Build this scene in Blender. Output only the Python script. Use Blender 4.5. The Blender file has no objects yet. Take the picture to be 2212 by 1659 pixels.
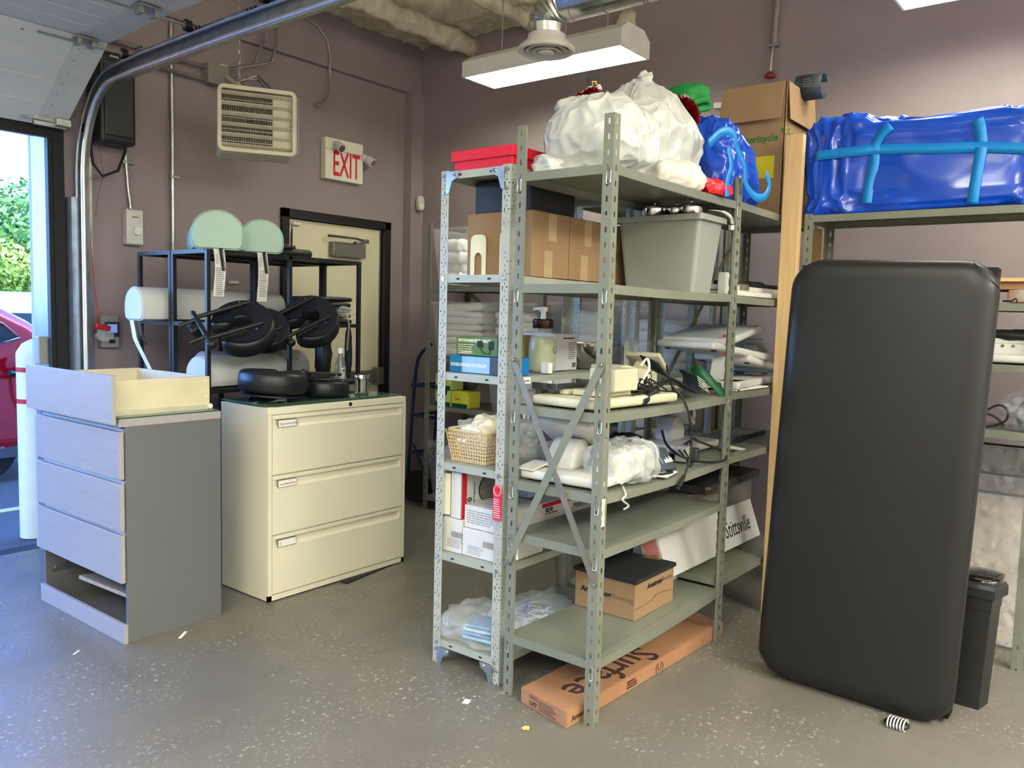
import bpy, bmesh, math, random
from mathutils import Vector, Matrix, noise
from math import sin, cos, pi, radians as R
random.seed(7)
scn = bpy.context.scene
col = scn.collection

# ---------------------------------------------------------------- camera
CH = 1.5
FW = Vector((0.78472592, 0.61399176, -0.0849667))
RT = Vector((0.61776748, -0.7859237, 0.0262159))
UP = Vector((0.050681, 0.07306195, 0.99603885))
cd = bpy.data.cameras.new('camera'); cam = bpy.data.objects.new('camera', cd); col.objects.link(cam)
mw = Matrix((RT, UP, -FW)).transposed().to_4x4(); mw.translation = (0, 0, CH)
cam.matrix_world = mw
cd.sensor_width = 36; cd.lens = 1771.64 / 2212 * 36; cd.clip_start = .05; cd.clip_end = 400
scn.camera = cam

# ---------------------------------------------------------------- world, sun, exposure
w = bpy.data.worlds.new('world'); scn.world = w; w.use_nodes = True
wn = w.node_tree.nodes; wn.clear()
bg = wn.new('ShaderNodeBackground'); sky = wn.new('ShaderNodeTexSky'); wo = wn.new('ShaderNodeOutputWorld')
sky.sky_type = 'NISHITA'; sky.sun_disc = False; sky.sun_elevation = R(42); sky.sun_rotation = R(150)
sky.air_density = 1.0; sky.dust_density = 1.0; sky.ozone_density = 3.0
tint = wn.new('ShaderNodeMix'); tint.data_type = 'RGBA'; tint.blend_type = 'MULTIPLY'; tint.inputs[0].default_value = 1
tint.inputs[7].default_value = (.56, .85, 1.40, 1)      # daylight seen by a camera balanced for the warm indoor lamps
w.node_tree.links.new(sky.outputs[0], tint.inputs[6]); w.node_tree.links.new(tint.outputs[2], bg.inputs[0]); w.node_tree.links.new(bg.outputs[0], wo.inputs[0])
bg.inputs[1].default_value = 1.15
sd = bpy.data.lights.new('sun', 'SUN'); sd.energy = 5.0; sd.angle = R(.6); sd.color = (1, .95, .86)
sun = bpy.data.objects.new('sun', sd); col.objects.link(sun); sun.rotation_euler = (R(48), 0, R(-28))
scn.view_settings.view_transform = 'Standard'; scn.view_settings.look = 'None'
scn.view_settings.gamma = 1; scn.view_settings.use_curve_mapping = False
scn.view_settings.exposure = .78
LAMP = 11.5            # radiance of the fluorescent lenses
for (x_, y_, p_) in ((-1.6, -2.6, 138), (1.6, -2.8, 138), (-1.8, .6, 96), (3.2, -2.2, 66)):      # area lights added out of view as soft fill for the room
    ld = bpy.data.lights.new('fill_light', 'AREA'); ld.shape = 'RECTANGLE'; ld.size = 2.4; ld.size_y = .7; ld.energy = p_; ld.color = (.985, .995, .915)
    lo_ = bpy.data.objects.new('fill_light', ld); col.objects.link(lo_); lo_.location = (x_, y_, 3.35)
    lu = ld.copy(); lu.energy = p_ * .75; lv = bpy.data.objects.new('fill_uplight', lu); col.objects.link(lv); lv.location = (x_, y_, 3.0); lv.rotation_euler = (math.pi, 0, 0)   # upward fill added to brighten the deck and upper walls

# ---------------------------------------------------------------- materials
def lin(c):
    return tuple(((v / 255) / 12.92 if v / 255 <= .04045 else (((v / 255) + .055) / 1.055) ** 2.4) for v in c)
MATS = {}
def mat(name, rgb, rough=.5, metal=0, nz=None, bump=None, spec=.5, coat=0, alpha=1, trans=0, emit=0, ior=1.45, stretch=None, rgb2=None, sheen=0, ridge=False, bd=.01):
    """rgb: sRGB albedo.  nz=(scale, amount) colour noise, bump=(scale, strength), stretch scales the texture space"""
    if name in MATS: return MATS[name]
    m = bpy.data.materials.new(name); m.use_nodes = True; MATS[name] = m
    nt = m.node_tree; b = nt.nodes['Principled BSDF']; L = nt.links.new
    c = lin(rgb) + (1,)
    b.inputs['Base Color'].default_value = c
    b.inputs['Roughness'].default_value = rough; b.inputs['Metallic'].default_value = metal
    b.inputs['Specular IOR Level'].default_value = spec; b.inputs['Coat Weight'].default_value = coat
    b.inputs['IOR'].default_value = ior
    b.inputs['Alpha'].default_value = alpha; b.inputs['Transmission Weight'].default_value = trans
    if sheen: b.inputs['Sheen Weight'].default_value = sheen
    if emit:
        b.inputs['Emission Color'].default_value = c; b.inputs['Emission Strength'].default_value = emit
    tc = nt.nodes.new('ShaderNodeTexCoord'); mp = nt.nodes.new('ShaderNodeMapping')
    L(tc.outputs['Object'], mp.inputs[0])
    if stretch: mp.inputs['Scale'].default_value = stretch
    if nz is None and not emit and alpha == 1 and not trans: nz = (9, .06)
    if nz:
        n = nt.nodes.new('ShaderNodeTexNoise'); n.inputs['Scale'].default_value = nz[0]; n.inputs['Detail'].default_value = 5
        L(mp.outputs[0], n.inputs['Vector'])
        mr = nt.nodes.new('ShaderNodeMapRange'); mr.inputs[1].default_value = .3; mr.inputs[2].default_value = .7
        L(n.outputs['Fac'], mr.inputs[0])
        mx = nt.nodes.new('ShaderNodeMix'); mx.data_type = 'RGBA'
        a = nz[1]; c2 = lin(rgb2) if rgb2 else tuple(min(1, v * (1 + a)) for v in c[:3])
        c1 = c[:3] if rgb2 else tuple(v * (1 - a) for v in c[:3])
        mx.inputs[6].default_value = (*c1, 1); mx.inputs[7].default_value = (*c2, 1)
        L(mr.outputs[0], mx.inputs[0]); L(mx.outputs[2], b.inputs['Base Color'])
    if bump:
        n2 = nt.nodes.new('ShaderNodeTexNoise'); n2.noise_type = 'RIDGED_MULTIFRACTAL' if ridge else 'FBM'; n2.inputs['Scale'].default_value = bump[0]; n2.inputs['Detail'].default_value = 4
        L(mp.outputs[0], n2.inputs['Vector'])
        bp = nt.nodes.new('ShaderNodeBump'); bp.inputs['Strength'].default_value = bump[1]; bp.inputs['Distance'].default_value = bd
        L(n2.outputs['Fac'], bp.inputs['Height']); L(bp.outputs[0], b.inputs['Normal'])
    return m

def holes(m, kind):
    """punches real see-through openings into a sheet whose UVs are metres (u across the strip, v along it)"""
    nt = m.node_tree; L = nt.links.new; N = nt.nodes.new
    uv = N('ShaderNodeUVMap'); sp = N('ShaderNodeSeparateXYZ'); L(uv.outputs[0], sp.inputs[0])
    def op(o, a, b=None, c=None):
        n = N('ShaderNodeMath'); n.operation = o
        for i, v in enumerate((a, b, c)):
            if v is None: continue
            if isinstance(v, (int, float)): n.inputs[i].default_value = v
            else: L(v, n.inputs[i])
        return n.outputs[0]
    u, v = sp.outputs[0], sp.outputs[1]
    def rect(u0, v0, hu, hv, pitch):
        du = op('COMPARE', u, u0, hu)
        fv = op('SUBTRACT', op('MODULO', op('ADD', v, pitch * 20 + pitch / 2 - v0), pitch), pitch / 2)
        return op('MULTIPLY', du, op('COMPARE', fv, 0, hv))
    def circ(u0, v0, r, pitch):
        fv = op('SUBTRACT', op('MODULO', op('ADD', v, pitch * 20 + pitch / 2 - v0), pitch), pitch / 2)
        du = op('SUBTRACT', u, u0)
        return op('LESS_THAN', op('ADD', op('MULTIPLY', du, du), op('MULTIPLY', fv, fv)), r * r)
    if kind == 'slot': H = [rect(.030, 0, .0042, .010, .053), rect(.070, 0, .0042, .010, .053)]
    elif kind == 'perf':
        H = []
        for o, s in ((.0, 1), (.084, -1)):
            H += [rect(o + s * .012, 0, .0024, .0085, .05), circ(o + s * .022, .017, .0031, .05), circ(o + s * .022, -.013, .0031, .05), circ(o + s * .033, .004, .0036, .05)]
    elif kind == 'row': H = [circ(.045, 0, .0028, .016)]
    elif kind == 'lip': H = [rect(.0, 0, 0, 0, 1)]
    tot = H[0]
    for h in H[1:]: tot = op('MAXIMUM', tot, h)
    out = nt.nodes['Material Output']; b = nt.nodes['Principled BSDF']
    tr = N('ShaderNodeBsdfTransparent'); mx = N('ShaderNodeMixShader')
    L(tot, mx.inputs[0]); L(b.outputs[0], mx.inputs[1]); L(tr.outputs[0], mx.inputs[2]); L(mx.outputs[0], out.inputs[0])
    return m

WALL = mat('mauve wall paint', (150, 136, 140), .75, nz=(3, .04), bump=(260, .05))
WALL_B = WALL
GREEN = mat('grey green enamel', (117, 120, 108), .38, nz=(6, .07), spec=.4)
GREEN_SLOT = holes(mat('grey green slotted steel', (117, 120, 108), .38, nz=(6, .07), spec=.4), 'slot')
GREEN_ROW = holes(mat('grey green shelf steel', (117, 120, 108), .36, nz=(4, .1), spec=.4), 'row')
PERF = holes(mat('pale grey perforated steel', (168, 171, 160), .42, nz=(7, .05)), 'perf')
PALE = mat('pale grey shelf steel', (160, 164, 152), .4, nz=(5, .08))
DGREEN = GREEN
ZINC = mat('galvanised steel', (176, 178, 176), .32, .9, nz=(14, .18))
CHROME = mat('chrome', (205, 205, 205), .12, 1)
STEELDULL = mat('dull bare steel brace', (140, 133, 118), .45, .7, nz=(10, .2))
BLACKP = mat('black painted steel', (27, 28, 30), .42)
BLACKV = mat('black vinyl', (27, 28, 31), .42, nz=(12, .1), bump=(90, .05))
BLACKL = mat('charcoal vinyl', (26, 26, 27), .38, nz=(3, .05), bump=(420, .04), spec=.45)
RUBBER = mat('black rubber', (22, 22, 23), .6)
CARD = mat('corrugated cardboard', (150, 120, 88), .85, nz=(5, .06), stretch=(1, 1, 1))
CARD2 = mat('orange brown cardboard', (160, 116, 84), .8, nz=(4, .08))
TAPE = mat('kraft paper tape', (172, 148, 112), .6)
WHITE = mat('white paint', (226, 226, 220), .5)
PLASW = mat('off white plastic', (206, 205, 198), .4)
PLASC = mat('cream plastic', (192, 187, 162), .4)
PAPER = mat('white paper', (235, 235, 232), .7)
TAN = mat('almond enamel', (224, 219, 196), .42, nz=(3, .03))
RED = mat('red print', (190, 28, 44), .5)
INK = mat('black print', (30, 30, 32), .6)
GREYINK = mat('grey print', (128, 128, 130), .6)
LINEN = mat('white linen', (240, 239, 237), .9, nz=(14, .04), bump=(9, .5), sheen=.2, ridge=True)
BINP = mat('milky clear plastic', (226, 232, 236), .35, alpha=.15, nz=(3, .02))
WRAP = mat('clear stretch film', (235, 238, 240), .12, alpha=.30, nz=(30, .1), bump=(14, .9), spec=.9, ridge=True, bd=.02)
FILM = mat('clear polythene', (235, 240, 244), .08, alpha=.22, nz=(20, .1), bump=(9, .5), spec=1, ridge=True)
BAGW = mat('white plastic bag film', (190, 192, 190), .26, nz=(5, .04), bump=(4.5, .6), spec=.6, ridge=True, bd=.022)
BLUE = mat('glossy blue tarpaulin', (12, 70, 190), .16, nz=(5, .12), bump=(4.2, .75), spec=.7, ridge=True, bd=.03)
STRAP = mat('bright blue webbing', (10, 128, 205), .45)
GLASSG = mat('green edged sheet glass', (150, 200, 180), .03, trans=.85, nz=None, ior=1.45)
GLASS = mat('clear glass', (240, 245, 244), .02, trans=1, ior=1.45)
WOOD = mat('pine stud', (206, 172, 124), .6, nz=(5, .12), stretch=(9, 9, .6))
GREYW = mat('grey woodgrain laminate', (158, 153, 154), .42, nz=(7, .05), stretch=(6, 1, 9))
GREYS = mat('grey laminate', (98, 100, 102), .5, nz=(5, .02))
BEIGE = mat('beige drawer board', (206, 196, 166), .5)
CHIP = mat('raw chipboard', (170, 152, 130), .85, nz=(160, .35))

# ---------------------------------------------------------------- mesh builder
class M:
    def __init__(s): s.b = bmesh.new(); s.uv = None
    def box(s, x0, x1, y0, y1, z0, z1, bev=0, seg=2):
        v = [s.b.verts.new(p) for p in ((x0,y0,z0),(x1,y0,z0),(x1,y1,z0),(x0,y1,z0),(x0,y0,z1),(x1,y0,z1),(x1,y1,z1),(x0,y1,z1))]
        fs = [s.b.faces.new([v[i] for i in q]) for q in ((0,3,2,1),(4,5,6,7),(0,1,5,4),(1,2,6,5),(2,3,7,6),(3,0,4,7))]
        if bev:
            es = {e for f in fs for e in f.edges}
            bmesh.ops.bevel(s.b, geom=list(es), offset=bev, segments=seg, affect='EDGES', profile=.5)
        return s
    def obox(s, c, size, rot=(0, 0, 0), bev=0, taper=1):
        m2 = M(); a, b_, c_ = size[0] / 2, size[1] / 2, size[2] / 2
        m2.box(-a, a, -b_, b_, -c_, c_, bev)
        if taper != 1:
            for v in m2.b.verts:
                k = 1 + (taper - 1) * (v.co.z + c_) / (2 * c_); v.co.x *= k; v.co.y *= k
        from mathutils import Euler
        return s.add(m2, Matrix.Translation(c) @ Euler([R(t) for t in rot]).to_matrix().to_4x4())
    def add(s, o, mx=None):
        me = bpy.data.meshes.new('tmp'); o.b.to_mesh(me)
        if mx is not None: me.transform(mx)
        s.b.from_mesh(me); bpy.data.meshes.remove(me); return s
    def cyl(s, p0, p1, r, seg=12, r2=None, cap=True):
        p0, p1 = Vector(p0), Vector(p1); d = p1 - p0; L = d.length
        if L < 1e-6: return s
        q = d.to_track_quat('Z', 'Y').to_matrix().to_4x4()
        bmesh.ops.create_cone(s.b, cap_ends=cap, segments=seg, radius1=r, radius2=r if r2 is None else r2, depth=L, matrix=Matrix.Translation((p0 + p1) / 2) @ q)
        return s
    def tube(s, pts, r, seg=8, closed=False):
        pts = [Vector(p) for p in pts]; n = len(pts); rings = []; prev = None
        for i, p in enumerate(pts):
            a = pts[(i - 1) % n] if (i or closed) else p; c = pts[(i + 1) % n] if (i < n - 1 or closed) else p
            t = (c - a).normalized()
            if prev is None:
                nrm = t.orthogonal().normalized()
            else:
                nrm = (prev - t * prev.dot(t)); nrm = nrm.normalized() if nrm.length > 1e-6 else t.orthogonal().normalized()
            prev = nrm; bn = t.cross(nrm)
            rr = r[i] if isinstance(r, (list, tuple)) else r
            rings.append([s.b.verts.new(p + (nrm * cos(2*pi*k/seg) + bn * sin(2*pi*k/seg)) * rr) for k in range(seg)])
        m = n if closed else n - 1
        for i in range(m):
            A, B = rings[i], rings[(i + 1) % n]
            for k in range(seg): s.b.faces.new((A[k], A[(k+1) % seg], B[(k+1) % seg], B[k]))
        if not closed: s.b.faces.new(rings[0][::-1]); s.b.faces.new(rings[-1])
        return s
    def lathe(s, prof, c=(0, 0, 0), seg=24, sq=None):
        rings = []
        for r, z in prof:
            if r < 1e-5: rings.append([s.b.verts.new((c[0], c[1], c[2] + z))])
            else: rings.append([s.b.verts.new((c[0] + r*cos(2*pi*k/seg), c[1] + r*sin(2*pi*k/seg), c[2] + z)) for k in range(seg)])
        for A, B in zip(rings, rings[1:]):
            for k in range(seg):
                q = [A[k % len(A)], A[(k+1) % len(A)], B[(k+1) % len(B)], B[k % len(B)]]
                q = list(dict.fromkeys(q))
                if len(q) > 2:
                    try: s.b.faces.new(q)
                    except ValueError: pass
        return s
    def prism(s, pts, ax, a, b):
        """closed polygon (2D) extruded along axis ax (0,1,2) from a to b; 2D coords are the other axes in order"""
        def P(p, t):
            q = [p[0], p[1]]; q.insert(ax, t); return q
        A = [s.b.verts.new(P(p, a)) for p in pts]; B = [s.b.verts.new(P(p, b)) for p in pts]; n = len(pts)
        s.b.faces.new(A); s.b.faces.new(B[::-1])
        for i in range(n): s.b.faces.new((A[i], B[i], B[(i+1) % n], A[(i+1) % n]))
        bmesh.ops.recalc_face_normals(s.b, faces=s.b.faces); return s
    def quad(s, *p):
        s.b.faces.new([s.b.verts.new(q) for q in p]); return s
    def strip(s, prof, z0, z1, ax=2):
        """open polyline sheet prof[(x,y)] extruded z0..z1 with metre UVs (u arc length, v height)"""
        uv = s.b.loops.layers.uv.verify(); u = 0
        for (a, b) in zip(prof, prof[1:]):
            d = math.hypot(b[0]-a[0], b[1]-a[1])
            f = s.b.faces.new([s.b.verts.new((a[0], a[1], z0)), s.b.verts.new((b[0], b[1], z0)), s.b.verts.new((b[0], b[1], z1)), s.b.verts.new((a[0], a[1], z1))])
            for l, q in zip(f.loops, ((u, z0), (u + d, z0), (u + d, z1), (u, z1))): l[uv].uv = q
            u += d
        return s
    def sweep(s, path, prof):
        """path of (y,z) at x offsets; prof of (x, n)"""
        rings = []
        for i, p in enumerate(path):
            a = path[max(i-1, 0)]; c = path[min(i+1, len(path)-1)]
            t = Vector((0, c[0]-a[0], c[1]-a[1])).normalized(); nn = Vector((0, -t.z, t.y))
            rings.append([s.b.verts.new(Vector((q[0], p[0], p[1])) + nn * q[1]) for q in prof])
        for A, B in zip(rings, rings[1:]):
            for k in range(len(prof) - 1): s.b.faces.new((A[k], A[k+1], B[k+1], B[k]))
        return s
    def blob(s, c, r, e=.7, amp=.02, f=5, seed=0, nu=48, nv=32, fn=None, floor=None, rot=None, ridge=True, crease=0):
        vs = []; so = Vector((seed * 7.3, seed * 3.1, seed * 1.7))
        def sp(x, p): return math.copysign(abs(x) ** p, x)
        for j in range(nv + 1):
            ph = -pi/2 + pi * j / nv; row = []
            for i in range(nu):
                th = 2*pi*i/nu
                d = Vector((sp(cos(ph), e) * sp(cos(th), e), sp(cos(ph), e) * sp(sin(th), e), sp(sin(ph), e)))
                p = Vector((d.x*r[0], d.y*r[1], d.z*r[2]))
                if amp:
                    q = p * f + so
                    h = (1 - 2*abs(noise.noise(q))) if ridge else noise.noise(q)
                    h += .5 * ((1 - 2*abs(noise.noise(q*2.3))) if ridge else noise.noise(q*2.3))
                    if crease: h += crease * ((1 - abs(noise.noise(Vector((q.x*1.5 + q.z*.4, q.y*1.5, q.z*.45 - q.x*.2 + 2))))) ** 8 * 1.3 + .6*(1 - abs(noise.noise(Vector((q.x*2.6, q.y*2.6 - q.z*.7, q.z*.9 + 5))))) ** 8)
                    p += d.normalized() * amp * (h - .5)
                if fn: p = fn(p)
                if rot: p = rot @ p
                p = p + Vector(c)
                if floor is not None and p.z < floor: p.z = floor
                row.append(p)
            vs.append(row)
        bot = s.b.verts.new(sum(vs[0], Vector()) / nu); top = s.b.verts.new(sum(vs[-1], Vector()) / nu)
        rows = [[s.b.verts.new(p) for p in row] for row in vs[1:-1]]
        for k in range(nu):
            s.b.faces.new((bot, rows[0][(k+1) % nu], rows[0][k])); s.b.faces.new((top, rows[-1][k], rows[-1][(k+1) % nu]))
        for A, B in zip(rows, rows[1:]):
            for k in range(nu): s.b.faces.new((A[k], A[(k+1) % nu], B[(k+1) % nu], B[k]))
        return s
    def out(s, name, m, parent=None, smooth=False, solid=0, hide=None, ang=35, mx=None):
        me = bpy.data.meshes.new(name)
        for v in s.b.verts:
            pass
        s.b.to_mesh(me); s.b.free()
        o = bpy.data.objects.new(name, me); col.objects.link(o)
        if mx is not None: me.transform(mx)
        if parent is not None:
            o.parent = parent; root = parent
            while root.parent: root = root.parent
            me.transform(BASE[root.name].inverted())
        me.materials.append(m)
        if smooth:
            for p in me.polygons: p.use_smooth = True
            if ang < 180:
                try: me.set_sharp_from_angle(angle=R(ang))
                except Exception: pass
        if solid:
            md = o.modifiers.new('solid', 'SOLIDIFY'); md.thickness = solid; md.offset = 0
        return o

BASE = {}
def tag(o, label=None, cat=None, group=None, kind=None):
    if label: o['label'] = label
    if cat: o['category'] = cat
    if group: o['group'] = group
    if kind: o['kind'] = kind
    return o
def thing(name, loc, label, cat, group=None, rz=0):
    o = bpy.data.objects.new(name, None); col.objects.link(o); o.empty_display_size = .1
    o.location = loc; o.rotation_euler = (0, 0, rz)
    BASE[o.name] = Matrix.Translation(loc)          # geometry is written unrotated round loc, the Empty then turns it
    return tag(o, label, cat, group)
def solo(m, name, material, label, cat, group=None, kind=None, smooth=False, org=None, ang=35, solid=0):
    """single-mesh thing: origin moved to its base"""
    o = m.out(name, material, smooth=smooth, ang=ang, solid=solid); me = o.data
    if org is None:
        xs = [v.co for v in me.vertices]
        org = Vector(((min(v.x for v in xs)+max(v.x for v in xs))/2, (min(v.y for v in xs)+max(v.y for v in xs))/2, min(v.z for v in xs)))
    me.transform(Matrix.Translation(-Vector(org))); o.location = org; BASE[o.name] = Matrix.Translation(org)
    return tag(o, label, cat, group, kind)
def struct(m, name, material, smooth=False, parent=None, ang=35):
    o = m.out(name, material, parent, smooth=smooth, ang=ang)
    if parent is None: o['kind'] = 'structure'; BASE[o.name] = Matrix.Identity(4)
    return o
def copy_tree(root, loc=None, rot=None, label=None, group=None, scale=None):
    c = root.copy(); col.objects.link(c)
    if loc is not None: c.location = loc
    if rot is not None: c.rotation_euler = rot
    if scale is not None: c.scale = scale
    if label: c['label'] = label
    if group: c['group'] = group
    def rec(a, b):
        for ch in list(a.children):
            d = ch.copy(); col.objects.link(d); d.parent = b; rec(ch, d)
    rec(root, c); return c
def text(body, size, org, dx, dy, material, parent, name='lettering', bold=0, align='LEFT', ext=.0004, shear=0, sx=1):
    cu = bpy.data.curves.new('t', 'FONT'); cu.body = body; cu.size = size; cu.align_x = align; cu.offset = bold; cu.extrude = ext; cu.resolution_u = 2; cu.shear = shear
    t = bpy.data.objects.new('t', cu); me = bpy.data.meshes.new_from_object(t)
    bpy.data.objects.remove(t); bpy.data.curves.remove(cu); me.name = name
    dx = Vector(dx).normalized(); dy = Vector(dy).normalized(); dz = dx.cross(dy)
    mx = Matrix((dx, dy, dz)).transposed().to_4x4(); mx.translation = Vector(org)
    me.transform(mx @ Matrix.Diagonal((sx, 1, 1, 1)))
    o = bpy.data.objects.new(name, me); col.objects.link(o); me.materials.clear(); me.materials.append(material)
    if parent is not None:
        o.parent = parent; root = parent
        while root.parent: root = root.parent
        me.transform(BASE[root.name].inverted())
    return o
def drape(o, pts, d, off=.005):
    """drops a path onto the surface of o along direction d (world space) so that straps lie on the fabric"""
    from mathutils.bvhtree import BVHTree
    root = o.parent; bm_ = bmesh.new(); bm_.from_mesh(o.data); bm_.transform(BASE[root.name]); t = BVHTree.FromBMesh(bm_); bm_.free(); d = Vector(d).normalized(); out = []
    for p in pts:
        h = t.ray_cast(Vector(p) - d*1.2, d)
        if h[0] is not None: out.append(h[0] - d*off)
    for _ in range(2): out = [out[0]] + [(a + b*2 + c)/4 for a, b, c in zip(out, out[1:], out[2:])] + [out[-1]]
    return [p - d*off*.6 for p in out]
def ribbon_n(pts, w_, n):
    m = M(); pts = [Vector(p) for p in pts]; n = Vector(n); V = []
    for i, p in enumerate(pts):
        t = (pts[min(i+1, len(pts)-1)] - pts[max(i-1, 0)]).normalized(); s = t.cross(n).normalized()*w_/2; V.append((m.b.verts.new(p - s), m.b.verts.new(p + s)))
    for a, b in zip(V, V[1:]): m.b.faces.new((a[0], b[0], b[1], a[1]))
    return m
def lines(m, org, dx, dy, w, n, pitch, h, seed=1, off=.0003):
    """rows of small print: short dashes of uneven length"""
    rnd = random.Random(seed); dx = Vector(dx).normalized(); dy = Vector(dy).normalized(); dz = dx.cross(dy)
    for r in range(n):
        t = 0
        lim = w * rnd.uniform(.7, 1)
        while t < lim:
            l = rnd.uniform(.12, .3) * w * .5; e = min(t + l, lim)
            a = Vector(org) + dx * t - dy * (r * pitch) + dz * off; b = Vector(org) + dx * e - dy * (r * pitch) + dz * off
            m.quad(a, b, b - dy * h, a - dy * h); t = e + w * .02
    return m
def barcode(m, org, dx, dy, w, h, seed=3, off=.0004):
    rnd = random.Random(seed); dx = Vector(dx).normalized(); dy = Vector(dy).normalized(); dz = dx.cross(dy); t = 0
    while t < w:
        e = t + rnd.uniform(.02, .06) * w; a = Vector(org) + dx * t + dz * off; b = Vector(org) + dx * min(e, w) + dz * off
        m.quad(a, b, b + dy * h, a + dy * h); t = e + rnd.uniform(.02, .05) * w
    return m

# ================================================================ THE ROOM
XA, YA, ZC = 5.0, 5.0, 3.66        # inner faces: shelf wall at x = XA, garage wall at y = YA
JX = 2.105                         # right edge of the garage opening
def concrete():
    m = mat('worn concrete floor', (128, 121, 108), .5, nz=None)
    nt = m.node_tree; N = nt.nodes.new; L = nt.links.new; b = nt.nodes['Principled BSDF']
    tc = N('ShaderNodeTexCoord')
    def noi(s, d=6, r=.6):
        n = N('ShaderNodeTexNoise'); n.inputs['Scale'].default_value = s; n.inputs['Detail'].default_value = d; n.inputs['Roughness'].default_value = r
        L(tc.outputs['Object'], n.inputs['Vector']); return n.outputs['Fac']
    def ramp(src, a, bb):
        r = N('ShaderNodeMapRange'); r.inputs[1].default_value = a; r.inputs[2].default_value = bb; L(src, r.inputs[0]); return r.outputs[0]
    def mix(f, c1, c2):
        x = N('ShaderNodeMix'); x.data_type = 'RGBA'; L(f, x.inputs[0])
        for i, c in ((6, c1), (7, c2)):
            if isinstance(c, tuple): x.inputs[i].default_value = (*c, 1)
            else: L(c, x.inputs[i])
        return x.outputs[2]
    base = mix(ramp(noi(1.3), .3, .7), lin((101, 98, 92)), lin((126, 122, 114)))
    base = mix(ramp(noi(340, 2), .46, .60), base, lin((98, 92, 82)))
    def mul(a, bb):
        x = N('ShaderNodeMath'); x.operation = 'MULTIPLY'; L(a, x.inputs[0]); L(bb, x.inputs[1]); return x.outputs[0]
    base = mix(mul(ramp(noi(46, 8, .75), .57, .64), ramp(noi(2.4), .42, .62)), base, lin((215, 208, 190)))       # worn pale specks
    base = mix(mul(ramp(noi(60, 3), .70, .74), ramp(noi(3.1), .5, .62)), base, lin((60, 54, 48)))                # dark pits
    L(base, b.inputs['Base Color'])
    rr = ramp(noi(3), .3, .7); rm = N('ShaderNodeMapRange'); rm.inputs[3].default_value = .30; rm.inputs[4].default_value = .5; L(rr, rm.inputs[0]); L(rm.outputs[0], b.inputs['Roughness'])
    bp = N('ShaderNodeBump'); bp.inputs['Strength'].default_value = .25; bp.inputs['Distance'].default_value = .004; L(noi(90, 6), bp.inputs['Height']); L(bp.outputs[0], b.inputs['Normal'])
    return m
CONC = concrete()
struct(M().box(-4.5, XA, -4.5, YA + .27, -.12, 0), 'floor', CONC)
# garage wall: pieces around the opening and the exit door
DX0, DX1, DZ = 3.645, 4.70, 2.215
g = M()
g.box(JX, DX0, YA, YA + .25, 0, ZC + .4).box(DX0, DX1, YA, YA + .25, DZ, ZC + .4).box(DX1, XA + .25, YA, YA + .25, 0, ZC + .4)
g.box(-1.3, JX, YA, YA + .25, 2.47, ZC + .4).box(-4.75, -1.3, YA, YA + .25, 0, ZC + .4)
struct(g, 'wall_garage', WALL)
struct(M().box(XA, XA + .25, -4.5, YA, 0, ZC + .4), 'wall_shelves', WALL_B)
LIGHTW = mat('light painted wall', (214, 208, 200), .8)
struct(M().box(-4.75, -4.5, -4.5, YA, 0, ZC + .4), 'wall_left', LIGHTW)
struct(M().box(-4.75, XA + .25, -4.75, -4.5, 0, ZC + .4), 'wall_rear', LIGHTW)
# drywall bulkhead and corner pilaster
def cornerpx(): pass
b_ = M(); b_.box(JX + .3, XA, YA - .05, YA, 3.28, ZC + .2); struct(b_, 'trim_1', WALL)
b_ = M(); b_.box(4.86, XA, YA - .09, YA, 0, 3.28); struct(b_, 'trim_2', WALL)

# sprayed foam ceiling: deck, ledge along the garage wall, joist and its web members
FOAM = mat('sprayed fireproofing', (206, 197, 176), .95, nz=(9, .22), bump=(38, 1.0))
def foam_grid(x0, x1, y0, y1, zf, n, amp, f, sd):
    m = M(); nx, ny = n; G = []
    for j in range(ny + 1):
        row = []
        for i in range(nx + 1):
            x = x0 + (x1-x0)*i/nx; y = y0 + (y1-y0)*j/ny
            row.append(m.b.verts.new((x, y, zf(x, y) - amp * (noise.noise(Vector((x*f, y*f, sd))) + .5*noise.noise(Vector((x*f*3, y*f*3, sd)))))))
        G.append(row)
    for a, b in zip(G, G[1:]):
        for i in range(nx): m.b.faces.new((a[i], b[i], b[i+1], a[i+1]))
    return m
def ledge(x, y):
    d = min(YA - y, XA - x + .25)
    return ZC + .0 + max(0, min(1, (d - .58) / .14)) * .32
cl = foam_grid(1.5, XA + .1, 1.5, YA + .1, ledge, (190, 190), .022, 9, 1.0)
c2 = foam_grid(-4.6, XA + .1, -4.6, 1.5, lambda x, y: ZC + .30, (60, 50), .03, 3, 1.0); cl.add(c2)
c3 = foam_grid(-4.6, 1.5, 1.5, YA + .1, lambda x, y: ZC + .30, (50, 40), .03, 3, 1.0); cl.add(c3)
ceil = struct(cl, 'ceiling', FOAM, smooth=True, ang=180)
struct(M().box(-4.75, XA + .25, -4.75, YA + .25, ZC + .55, ZC + .7), 'roof', mat('roof deck', (90, 85, 80), .9))
def foam_rod(p0, p1, r, sd):
    p0, p1 = Vector(p0), Vector(p1); n = 60; m = M(); pts = []; rad = []
    pts = [p0.lerp(p1, i / n) for i in range(n + 1)]
    m.tube(pts, r, 14)
    for v in m.b.verts:
        k = noise.noise(v.co * 9 + Vector((sd, 0, 0))) + .6 * noise.noise(v.co * 24); c = p0 + (p1-p0) * max(0, min(1, (v.co-p0).dot(p1-p0) / (p1-p0).length_squared))
        v.co += (v.co - c).normalized() * k * r * .42
    return m
j = foam_rod((1.6, 4.40, 3.585), (5.0, 4.40, 3.585), .08, 1)
struct(j, 'ceiling_joist', FOAM, smooth=True, ang=180)
web = M()
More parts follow.
